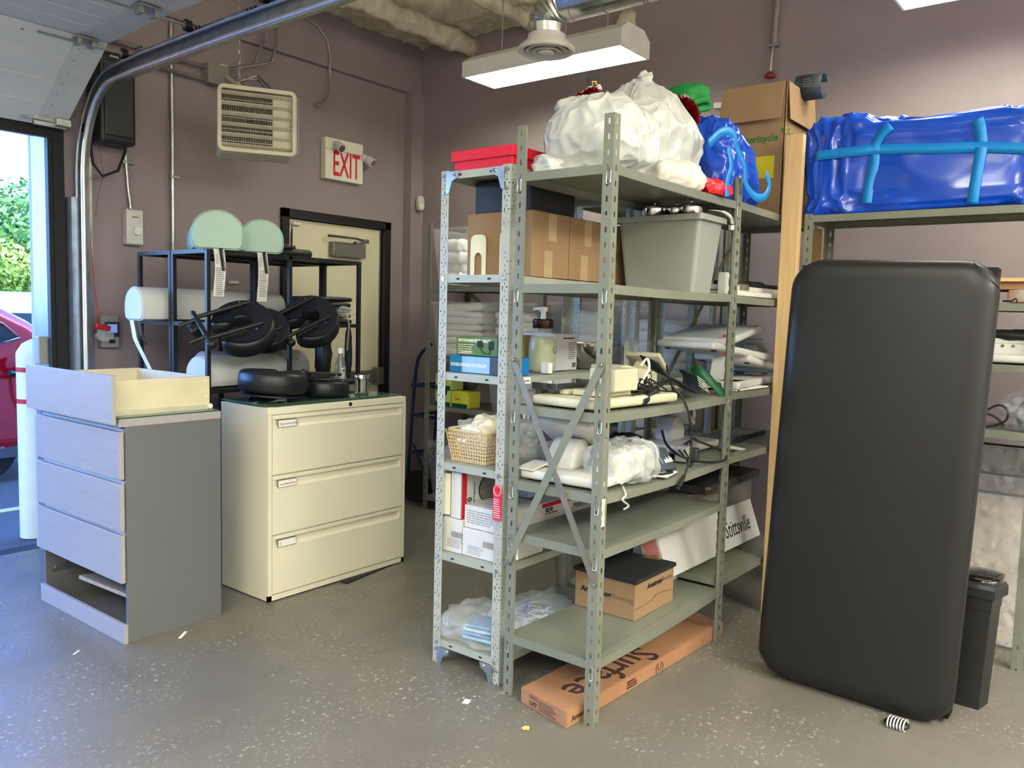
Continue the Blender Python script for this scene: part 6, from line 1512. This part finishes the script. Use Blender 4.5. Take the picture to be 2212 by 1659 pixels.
wcarton((2.93, 2.16, z5), (.20, .20, .15), 0, 'white carton behind the crossing braces, side covered in fine print', ('front',))
wcarton((3.20, 2.14, z5), (.17, .22, .14), 0, 'white carton furthest right on the fifth perforated shelf', ('front',))
t = wcarton((2.92, 2.10, z5 + .155), (.24, .18, .055), 0, 'flattened white carton with a red band and 8210 print lying behind the braces', ())
M().box(2.80, 3.04, 2.0085, 2.0095, z5 + .19, z5 + .208).out('red_band', RED, t); text('8210', .026, (2.825, 2.0083, z5 + .168), (1, 0, 0), (0, 0, 1), INK, t, bold=.001); text('Particulate Respirator', .011, (2.82, 2.0083, z5 + .158), (1, 0, 0), (0, 0, 1), INK, t)
wcarton((3.19, 2.17, z5 + .145), (.20, .2, .10), 0, 'white carton upper right behind the empty green shelf', ('front',))
lbx = thing('pale_blue_carton', (2.93, 2.20, z5 + .215), 'pale blue carton just under the shelf behind the braces', 'box'); M().box(2.82, 3.06, 2.10, 2.30, z5 + .215, z5 + .30, .002).out('box_body', mat('pale blue carton', (150, 180, 206), .5), lbx)
# red door-hanger tags
for (y, z, l, h_) in ((2.013, .828, 'red swing tag with a round emblem hooked on the perforated post', .10),):
    t = thing('red_swing_tag', (2.497, y, z - h_), l, 'tag'); TG = mat('red card', (200, 40, 66), .5)
    cc = P(1075, 1068, 0, 2.498); y, z = cc.y, cc.z; t.location = (2.497, y, z - .10); BASE[t.name] = Matrix.Translation(t.location)
    M().box(2.4965, 2.498, y - .022, y + .022, z - .105, z + .005).out('tag_card', TG, t)
    q = M(); q.tube([(2.496, y + .019*cos(a), z + .016*1 + .022*sin(a)) for a in [2*pi*k/20 for k in range(20)]], .003, 6, closed=True); q.out('emblem_ring', mat('pink print', (226, 130, 140), .4), t)
    M().prism([(y - .014, z + .016), (y - .007, z + .030), (y, z + .024), (y + .007, z + .030), (y + .014, z + .016), (y, z - .002)], 0, 2.4955, 2.497).out('emblem', RED, t)
    M().cyl((2.4972, y, z + .016), (2.4962, y, z + .016), .021, 20).out('emblem_disc', mat('pink red print', (214, 66, 90), .4), t)
    q = M(); lines(q, (2.4962, y + .018, z - .02), (0, -1, 0), (0, 0, 1), .034, 9, .009, .003, seed=3); q.out('fine_print', WHITE, t)
t = thing('white_price_tag', (2.49, 1.90, .60), 'white tag with a red edge hanging below the lower brace bolt', 'tag')
c_ = P(1112, 1150, 0, 2.485); c2_ = P(1124, 1210, 0, 2.485); t.location = (2.485, c_.y, c2_.z); BASE[t.name] = Matrix.Translation(t.location)
m = M().quad((2.484, c_.y + .012, c_.z), (2.480, c_.y - .014, c_.z), (2.476, c_.y - .026, c2_.z), (2.482, c_.y - .002, c2_.z)); m.out('tag_card', PAPER, t, solid=.001)
m = M().quad((2.485, c_.y + .016, c_.z), (2.484, c_.y + .010, c_.z), (2.484, c_.y + .004, c2_.z + .01), (2.485, c_.y + .010, c2_.z + .01)); m.out('red_edge', RED, t, solid=.001)
# crinkled paper label on the front post
t = thing('torn_post_label', (2.49, 1.515, .78), 'torn cream sticker on the front green post', 'sticker')
a_, b_2 = P(1303, 1078, 1, 1.5175), P(1300, 1138, 1, 1.5175); t.location = (a_.x, 1.5175, b_2.z); BASE[t.name] = Matrix.Translation(t.location)
m = M(); rn = random.Random(8); V = []
for k in range(7): f_ = k/6; V.append((Vector((a_.x - .010 + rn.uniform(-.002, .002), 1.5165 - .002*(k % 2), a_.z + (b_2.z-a_.z)*f_)), Vector((a_.x + .010 + rn.uniform(-.002, .002), 1.515 + .001*(k % 2), a_.z + (b_2.z-a_.z)*f_))))
for p, q_ in zip(V, V[1:]): m.quad(p[0], q_[0], q_[1], p[1])
lo = m.out('sticker', mat('cream sticker', (222, 216, 190), .6), t, solid=.0006)
q = M(); lines(q, (a_.x - .007, 1.5135, a_.z - .01), (1, 0, 0), (0, 0, 1), .013, 8, .010, .003, seed=4); q.out('fine_print', GREYINK, t)
t = thing('label_card', (2.6, 1.99, PL[2]), 'small white card label stuck on the third perforated shelf edge', 'label')
c_ = P(1138, 822, 1, 1.993); t.location = (c_.x, 1.993, c_.z); BASE[t.name] = Matrix.Translation(t.location)
M().box(c_.x - .025, c_.x + .022, 1.9905, 1.9922, c_.z - .013, c_.z + .013).out('card', PAPER, t); text('SALINE', .010, (c_.x - .018, 1.990, c_.z - .004), (1, 0, 0), (0, 0, 1), INK, t)

# clear bags of masks on the bottom perforated shelf
z6 = PL[5] + .002
t = thing('mask_bag', (2.66, 2.20, z6), 'clear plastic bag of pale blue masks on the lowest perforated shelf', 'bag')
M().blob((2.64, 2.19, z6 + .065), (.15, .165, .064), e=.7, amp=.022, f=10, seed=120, nu=110, nv=70, floor=z6 + .001).out('bag_film', FILM, t, smooth=True, ang=180)
MB = mat('pale blue masks', (142, 196, 222), .6)
for k in range(4):
    me_ = M().obox((2.63, 2.15, z6 + .022 + k*.018), (.15, .17, .012), (3*k - 4, 4, 8*k), .004); o = tag(solo(me_, 'face_mask_pack', MB if k % 2 == 0 else mat('deep blue masks', (96, 140, 190), .6), 'pack of pleated masks inside the clear bag on the lowest shelf', 'masks', 'mask packs in the clear bag'))
t = thing('zip_bag_bundle', (2.98, 2.15, z6), 'clear zip bags of pale strips heaped at the middle of the lowest perforated shelf', 'bag')
M().blob((2.93, 2.15, z6 + .045), (.20, .13, .045), e=.6, amp=.018, f=14, seed=123, nu=100, nv=60, floor=z6 + .001).out('bag_film', FILM, t, smooth=True, ang=180)
st_ = M(); rn = random.Random(31)
for k in range(60): st_.obox((2.93 + rn.uniform(-.13, .13), 2.15 + rn.uniform(-.08, .08), z6 + rn.uniform(.012, .06)), (.07, .012, .003), (rn.uniform(-20, 20), rn.uniform(-20, 20), rn.uniform(0, 180)))
st_ = st_.out('paper_strips', mat('pale strips', (190, 198, 210), .6), t); st_['kind'] = 'stuff'
t = thing('zip_bag', (2.78, 2.22, z6), 'empty clear zip bag standing up against the mask bag', 'bag'); M().obox((2.86, 2.12, z6 + .075), (.14, .006, .13), (12, 10, 30), .002).out('bag_film', FILM, t); M().obox((2.80, 2.085, z6 + .085), (.006, .008, .14), (12, 10, 30)).out('zip_strip', mat('purple zip', (110, 96, 150), .5), t)

# ---- bottom green shelf: flooring sample carton, long white carton
z7 = LV[5] - .010
t = thing('sample_carton', (3.05, 1.74, z7), 'brown carton with a black lid on the lowest green shelf', 'box')
sx0, sx1, sy0, sy1 = 2.90, 3.17, 1.64, 1.92
sx0, sx1, sy0, sy1 = 2.955, 3.30, 1.63, 1.93
M().box(sx0, sx1, sy0, sy1, z7, z7 + .165, .003).out('carton_body', CARD, t)
M().box(sx0 - .008, sx1 + .008, sy0 - .008, sy1 + .008, z7 + .158, z7 + .176, .003).out('black_lid', mat('black felt lid', (32, 34, 36), .8, nz=(30, .3)), t)
text('Armstrong', .030, (sx0 + .10, sy0 - .0012, z7 + .115), (1, 0, 0), (0, 0, 1), INK, t, bold=.0012, shear=.15); text('Flooring', .030, (sx0 + .225, sy0 - .0012, z7 + .115), (1, 0, 0), (0, 0, 1), mat('brown print', (120, 96, 70), .7), t, shear=.15)
text('Armstrong', .034, (sx0 - .0012, sy1 - .03, z7 + .075), (0, -1, 0), (0, 0, 1), INK, t, bold=.0012, shear=.15); text('Flooring', .034, (sx0 - .0012, sy1 - .18, z7 + .075), (0, -1, 0), (0, 0, 1), mat('brown print', (120, 96, 70), .7), t, shear=.15)
q = M().tube(smoothpath([(sx0, sy0 - .0005, z7 + .05), (sx0 + .12, sy0 - .0005, z7 + .052), (sx0 + .2, sy0 - .004, z7 + .072), (sx0 + .33, sy0 - .0005, z7 + .055)]), .0014, 5); q.out('flap_crease', mat('dark crease', (96, 74, 50), .8), t)
lw = thing('long_white_carton', (3.9, 1.62, .30), 'long white carton tilted along the low shelf with Stittsville handwritten on it', 'box')
Lc = 1.05; 
mxl = Matrix.Translation((3.31, 1.66, .322)) @ Matrix.Rotation(R(-1), 4, 'Z') @ Matrix.Rotation(R(0), 4, 'Y') @ Matrix.Rotation(R(-20), 4, 'X')
M().box(0, Lc, 0, .10, 0, .205, .002).out('carton_body', mat('white carton', (200, 199, 196), .5, nz=(3, .05)), lw, mx=mxl)
M().box(-.002, 0, .012, .088, .01, .19).out('red_print_label', mat('pinkish red print', (206, 130, 126), .6), lw, mx=mxl)
def put(o, mx):   # lettering written in the carton's own frame
    me = o.data; root = o.parent
    while root.parent: root = root.parent
    me.transform(BASE[root.name]); me.transform(mx); me.transform(BASE[root.name].inverted()); return o
put(text('Stittsville', .118, (.645, -.0015, .055), (1, 0, .0), (0, 0, 1), INK, lw, name='handwriting', shear=.35, sx=.72), mxl)
m = M(); m.obox((-.03, .05, .10), (.05, .10, .004), (0, 60, 0)); m.out('torn_flap', CARD, lw, mx=mxl)
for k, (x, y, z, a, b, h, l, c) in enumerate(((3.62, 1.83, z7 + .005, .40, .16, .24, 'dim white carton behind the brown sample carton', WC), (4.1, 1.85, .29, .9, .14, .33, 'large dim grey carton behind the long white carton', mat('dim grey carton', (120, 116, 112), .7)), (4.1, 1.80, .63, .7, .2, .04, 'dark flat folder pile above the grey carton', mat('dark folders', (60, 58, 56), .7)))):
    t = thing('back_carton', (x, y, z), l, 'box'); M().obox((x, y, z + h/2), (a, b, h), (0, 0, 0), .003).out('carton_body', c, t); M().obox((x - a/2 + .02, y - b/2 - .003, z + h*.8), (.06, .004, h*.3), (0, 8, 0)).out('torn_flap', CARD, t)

# ---- flooring plank carton on the floor
pk = thing('plank_carton', (2.9, 1.70, 0), 'long flat orange brown carton of floor planks under the green shelving', 'box')
pc = [P(1115, 1513, 2, 0), P(1226, 1575, 2, 0)]
a_ = Vector((2.455, 1.838, 0)); b_2 = Vector((2.40, 1.585, 0)); dl_ = Vector((1.0, -.045, 0)).normalized()
m = M(); hh = .062; L_ = 1.24; V = [a_, b_2, b_2 + dl_*L_, a_ + dl_*L_]
vs = [m.b.verts.new(p) for p in V] + [m.b.verts.new(p + Vector((0, 0, hh))) for p in V]
for f in ((0,1,2,3), (7,6,5,4), (0,4,5,1), (1,5,6,2), (2,6,7,3), (3,7,4,0)): m.b.faces.new([vs[i] for i in f])
bmesh.ops.recalc_face_normals(m.b, faces=m.b.faces); bmesh.ops.bevel(m.b, geom=list(m.b.edges), offset=.003, segments=2, affect='EDGES')
m.out('carton_body', CARD2, pk)
BRI = mat('dark brown print', (66, 46, 40), .7)
text('Surface', .19, tuple(b_2 + dl_*.70 + Vector((0, .140, hh + .0006))), tuple(-dl_), (-.045, -1, 0), BRI, pk, bold=.002, align='LEFT')
e_ = (b_2 - a_).normalized(); nn_ = Vector((e_.y, -e_.x, 0)); nn_ = nn_ if nn_.x < 0 else -nn_
o_ = a_ + e_*.055 + nn_*.0008
text('LVT', .024, tuple(o_ + Vector((0, 0, .014))), tuple(e_), (0, 0, 1), BRI, pk, bold=.001)
q = M(); lines(q, o_ + e_*.052 + Vector((0, 0, .048)), e_, (0, 0, 1), .10, 5, .008, .0035, seed=4); lines(q, o_ + Vector((0, 0, .052)), e_, (0, 0, 1), .05, 2, .008, .0035, seed=5)
for (s0, s1, z0, z1) in ((-.004, .17, .008, .0088), (-.004, .17, .057, .0578), (-.004, -.0034, .008, .0578), (.17, .1706, .008, .0578), (.048, .0486, .008, .0578), (.13, .1306, .008, .0578)): q.quad(o_ + e_*s0 + Vector((0,0,z0)), o_ + e_*s1 + Vector((0,0,z0)), o_ + e_*s1 + Vector((0,0,z1)), o_ + e_*s0 + Vector((0,0,z1)))
q.out('label_print', BRI, pk)
fn2 = Vector((dl_.y, -dl_.x, 0)); o2 = b_2 + fn2*.0008
text('Armstrong', .030, tuple(o2 + dl_*.03 + Vector((0, 0, .018))), tuple(dl_), (0, 0, 1), BRI, pk, bold=.001)
text('(U)', .05, tuple(o2 + dl_*.62 + Vector((0, 0, .012))), tuple(dl_), (0, 0, 1), BRI, pk); q = M(); lines(q, o2 + dl_*.40 + Vector((0, 0, .045)), dl_, (0, 0, 1), .08, 3, .012, .008, seed=4); q.out('icon_print', BRI, pk)
# scraps on the floor
for k, (px, py, s, l) in enumerate(((1008, 1516, .035, 'small white paper scrap on the floor before the perforated shelving'), (395, 1372, .08, 'white paint smear beside the grey chest'), (165, 1410, .045, 'short white smear on the floor by the picture left edge'))):
    p = P(px, py, 2, 0); m = M(); m.obox((p.x, p.y, .0015), (s, s*(.7 if k == 0 else .18), .0015), (0, 0, [20, 40, 38][k])); solo(m, 'paper_scrap' if k == 0 else 'paint_smear', PAPER, l, 'scrap' if k == 0 else 'smear')
p = P(1135, 1575, 2, 0); solo(M().blob((p.x, p.y, .004), (.012, .010, .002), e=1, amp=.006, f=90, nu=20, nv=8), 'dry_leaf', mat('dry leaf', (206, 170, 110), .8), 'tiny dry leaf on the floor in front of the plank carton', 'leaf')
p = P(1080, 1492, 2, 0); solo(M().lathe([(0, 0), (.022, 0), (.02, .006), (0, .007)], (p.x, p.y - .01, 0), 18), 'floor_disc', mat('grey disc', (120, 112, 98), .8), 'flat grey disc on the floor at the foot of the inner post', 'disc')

# ---- right unit contents
for k, (y0, y1, z, h, l, mt_) in enumerate(((-.2, 1.02, RL[1] + .06, .045, 'long opened kraft carton lid lying on the right unit second shelf', CARD2), (-.2, .52, RL[1] + .004, .055, 'film wrapped brown carton under the kraft lid', CARD))):
    t = thing('long_kraft_carton', (4.28, (y0+y1)/2, z), l, 'box')
    M().box(4.14, 4.44, y0, y1, z, z + h, .003).out('carton_body', mt_, t)
    if k == 0: M().obox((4.13, .72, z + h - .002), (.05, .6, .004), (0, -16, 1)).out('torn_flap', mat('light kraft', (226, 190, 132), .7), t)
    else: M().blob((4.29, (y0+y1)/2, z + h/2), (.17, .37, .034), e=.3, amp=.006, f=20, seed=9, nu=90, nv=40).out('film_skin', WRAP, t, smooth=True, ang=180)
t = thing('grey_flat_panel', (4.2, .5, RL[1] - .02), 'dark flat bag lying above the white scale on the right unit', 'bag'); M().blob((4.28, .42, RL[2] + .125), (.12, .30, .022), e=.7, amp=.012, f=12, seed=4, nu=60, nv=26).out('bag_skin', BLACKP, t, smooth=True, ang=180)
scale_mesh('weighing_scale', (4.29, .40, RL[2] + .002), 0, 'white scale chassis on the right unit, edge on beside the black table', (.30, .46), False, False, PLASW)
t = thing('scale_chassis', (4.2, .42, RL[2] + .045), 'white plastic chassis plate with slotted screws on the right unit', 'chassis'); M().box(4.17, 4.42, .15, .60, RL[2] + .092, RL[2] + .118, .004).out('top_plate', PLASW, t)
m = M(); m.prism([(.60, RL[2] + .045), (.40, RL[2] + .045), (.455, RL[2] + .092), (.58, RL[2] + .092)], 0, 4.165, 4.175); m.out('bracket', PLASW, t)
for y in (.575, .53, .49): M().cyl((4.166, y, RL[2] + .082), (4.163, y, RL[2] + .082), .007, 12).out('screw', ZINC, t)
t = thing('clear_bag', (4.2, .40, RL[3]), 'clear bag of silvery packets on the right unit lower shelf', 'bag'); M().blob((4.24, .36, RL[3] + .085), (.12, .15, .085), e=.7, amp=.03, f=11, seed=140, nu=100, nv=60, floor=RL[3] + .002).out('bag_film', FILM, t, smooth=True, ang=180)
M().blob((4.23, .36, RL[3] + .075), (.08, .09, .06), e=.7, amp=.02, f=14, seed=141, nu=50, nv=30).out('silver_packet', CHROME, t, smooth=True, ang=180)
t = thing('cable_coil', (4.18, .55, RL[3]), 'black cable loop beside the clear bag on the right unit', 'cable')
M().tube(smoothpath([(4.15, .60, RL[3] + .06), (4.15, .53, RL[3] + .11), (4.15, .49, RL[3] + .09), (4.15, .50, RL[3] + .04), (4.15, .58, RL[3] + .01), (4.15, .64, RL[3] + .05)]), .005, 8).tube(smoothpath([(4.16, .62, RL[3] + .08), (4.15, .54, RL[3] + .06), (4.16, .50, RL[3] + .02)]), .005, 8).out('cable_loop', RUBBER, t, smooth=True)
# framed pictures in film leaning against the unit
for k, (x, y0, y1, z1, l) in enumerate(((4.56, .05, .66, .93, 'large dark framed picture wrapped in film, rearmost by the right unit'), (4.47, .30, .70, .80, 'smaller film wrapped picture in front of the large frame'), (4.40, .40, .72, .72, 'film wrapped reddish picture nearest the pedal bin'))):
    t = thing('framed_picture', (x, (y0+y1)/2, 0), l, 'picture', 'film wrapped pictures on the floor')
    mxp = Matrix.Translation((x, 0, 0)) @ Matrix.Rotation(R(5), 4, 'Y') @ Matrix.Translation((-x, 0, 0)); f = .025
    m = M().box(x - .02, x, y0, y0 + f, 0, z1).box(x - .02, x, y1 - f, y1, 0, z1).box(x - .02, x, y0, y1, z1 - f, z1).box(x - .02, x, y0, y1, 0, f); m.out('frame', BLACKP if k == 0 else mat('grey frame', (116, 112, 108), .5), t, mx=mxp)
    M().box(x - .010, x - .005, y0 + f, y1 - f, f, z1 - f).out('canvas', mat('mottled picture %d' % k, ((150, 120, 96), (150, 110, 92), (150, 84, 76))[k], .6, nz=(9, .6), rgb2=((190, 170, 150), (120, 90, 70), (196, 176, 120))[k]), t, mx=mxp)
    M().box(x - .026, x - .022, y0 + .01, y1 - .01, .01, z1 - .01).out('film_wrap', WRAP, t, mx=mxp)
sp_ = solo(M().box(4.395, 4.43, .352, .385, .0, .52, .004), 'green_black_spine', mat('teal print', (40, 120, 104), .5), 'narrow teal and black spined box standing by the picture frames', 'box')

# ---- upright folded massage table and what stands beside it
bd = thing('massage_table', (3.50, .82, 0), 'tall black vinyl massage table standing on end at the right', 'massage table')
def bedrr(a, b, z, x):
    pass
cB = P(1850, 1040, 0, 3.40)
W2, H2, rc_ = .374, .868, .125
mxb = Matrix.Translation((3.325, .845, .880)) @ Matrix.Rotation(R(2.0), 4, 'Y') @ Matrix.Rotation(R(1.5), 4, 'X')
def padsec(k, x):
    pts = []; a, b, r = W2 - k, H2 - k, max(rc_ - k, .01)
    for (cy, cz, s) in ((a - r, b - r, 0), (-a + r, b - r, 90), (-a + r, -b + r, 180), (a - r, -b + r, 270)):
        for q in range(9): an = R(s + 90*q/8); pts.append(Vector((x, cy + r*cos(an), cz + r*sin(an))))
    return pts
def shell2(sec):
    m = M(); V = [[m.b.verts.new(p) for p in s] for s in sec]; n = len(V[0])
    for A, B in zip(V, V[1:]):
        for i in range(n): m.b.faces.new((A[i], A[(i+1) % n], B[(i+1) % n], B[i]))
    m.b.faces.new(V[0]); m.b.faces.new(V[-1][::-1]); bmesh.ops.recalc_face_normals(m.b, faces=m.b.faces); return m
secs = [padsec(.075, -.006), padsec(.05, -.004), padsec(.032, .0), padsec(.018, .007), padsec(.008, .017), padsec(.002, .030), padsec(0, .044), padsec(.003, .058), padsec(.012, .068)]
shell2(secs).out('padded_top', BLACKL, bd, smooth=True, ang=180, mx=mxb)
shell2([padsec(.012, .062), padsec(.012, .080)]).out('plywood_deck', BLACKP, bd, mx=mxb)
for sgn in (-1, 1):
    m = M().tube([(0.02, sgn*(W2 - .09) , H2 - .012), (-.006, sgn*(W2 - .062), H2 - .035), (.0, sgn*(W2 - .03), H2 - .07), (.03, sgn*(W2 - .001), H2 - .10)] if sgn < 0 else [(.03, W2 - .001, -H2 + .10), (.0, W2 - .03, -H2 + .06)], .0018, 6); m.out('corner_seam', BLACKP, bd, mx=mxb)
M().box(.080, .16, -W2 + .02, -W2 + .06, -H2 + .02, H2 - .02, .003).box(.080, .16, W2 - .06, W2 - .02, -H2 + .02, H2 - .02, .003).box(.08, .16, -W2 + .02, W2 - .02, H2 - .06, H2 - .02, .003).box(.08, .16, -W2 + .02, W2 - .02, -H2 + .02, -H2 + .06, .003).out('folded_frame', BLACKP, bd, mx=mxb)
q_ = P(1937, 1563, 2, .012)
M().blob((q_.x, q_.y, .012), (.035, .045, .016), e=1, amp=0, nu=24, nv=16).out('zebra_foot', BLACKP, bd, smooth=True)
zs = M()
for k in range(6): zs.tube([(q_.x + .037*cos(a), q_.y - .03 + .011*k + .002*sin(a), .014 + .017*sin(a)) for a in [2*pi*i/14 for i in range(14)]], .0028, 5, closed=True)
zs.out('white_stripe', PLASW, bd, smooth=True)
m = M().tube([(0.10, -W2 - .003, H2 - .14), (.09, -W2 - .03, H2 - .14), (.085, -W2 - .045, H2 - .13), (.09, -W2 - .05, H2 - .145)], .0035, 6); m.out('wire_hook', BLACKP, bd, mx=mxb)

tr = thing('pedal_bin', (3.75, .44, 0), 'slim black plastic bin with a glossy lid beside the massage table', 'bin')
xa, xb2, ya, yb2 = 3.56, 3.80, .415, .60
TB = mat('black bin plastic', (30, 31, 32), .4)
def bsec(k, z, bulge=0):
    pts = [(xa + k, ya + k), (xa + k, yb2 - k), (xb2 - k, yb2 - k), (xb2 - k, ya + k), ((xa+xb2)/2, ya + k - bulge)]
    return [Vector((p[0], p[1], z)) for p in pts]
m = shell2([bsec(.03, 0, .02), bsec(.012, .40, .02), bsec(.010, .405, .02), bsec(.006, .46, .02)]); m.out('bin_body', TB, tr)
m = shell2([bsec(.0, .455, .03), bsec(.0, .49, .03), bsec(.006, .505, .02)]); m.out('lid_rim', TB, tr)
M().blob(((xa+xb2)/2 + .02, ya + .06, .503), (.10, .075, .022), e=.7, amp=0, nu=40, nv=20).out('glossy_flap', mat('glossy black plastic', (16, 16, 17), .08, coat=1), tr, smooth=True)
solo(M().lathe([(0, 0), (.06, 0), (.065, .02), (.055, .03), (.03, .02), (0, .022)], (0, 0, 0), 28), 'white_round_cap', PLASW, 'white round plastic dial at the right edge by the green post', 'cap').location = (4.10, .29, .52)
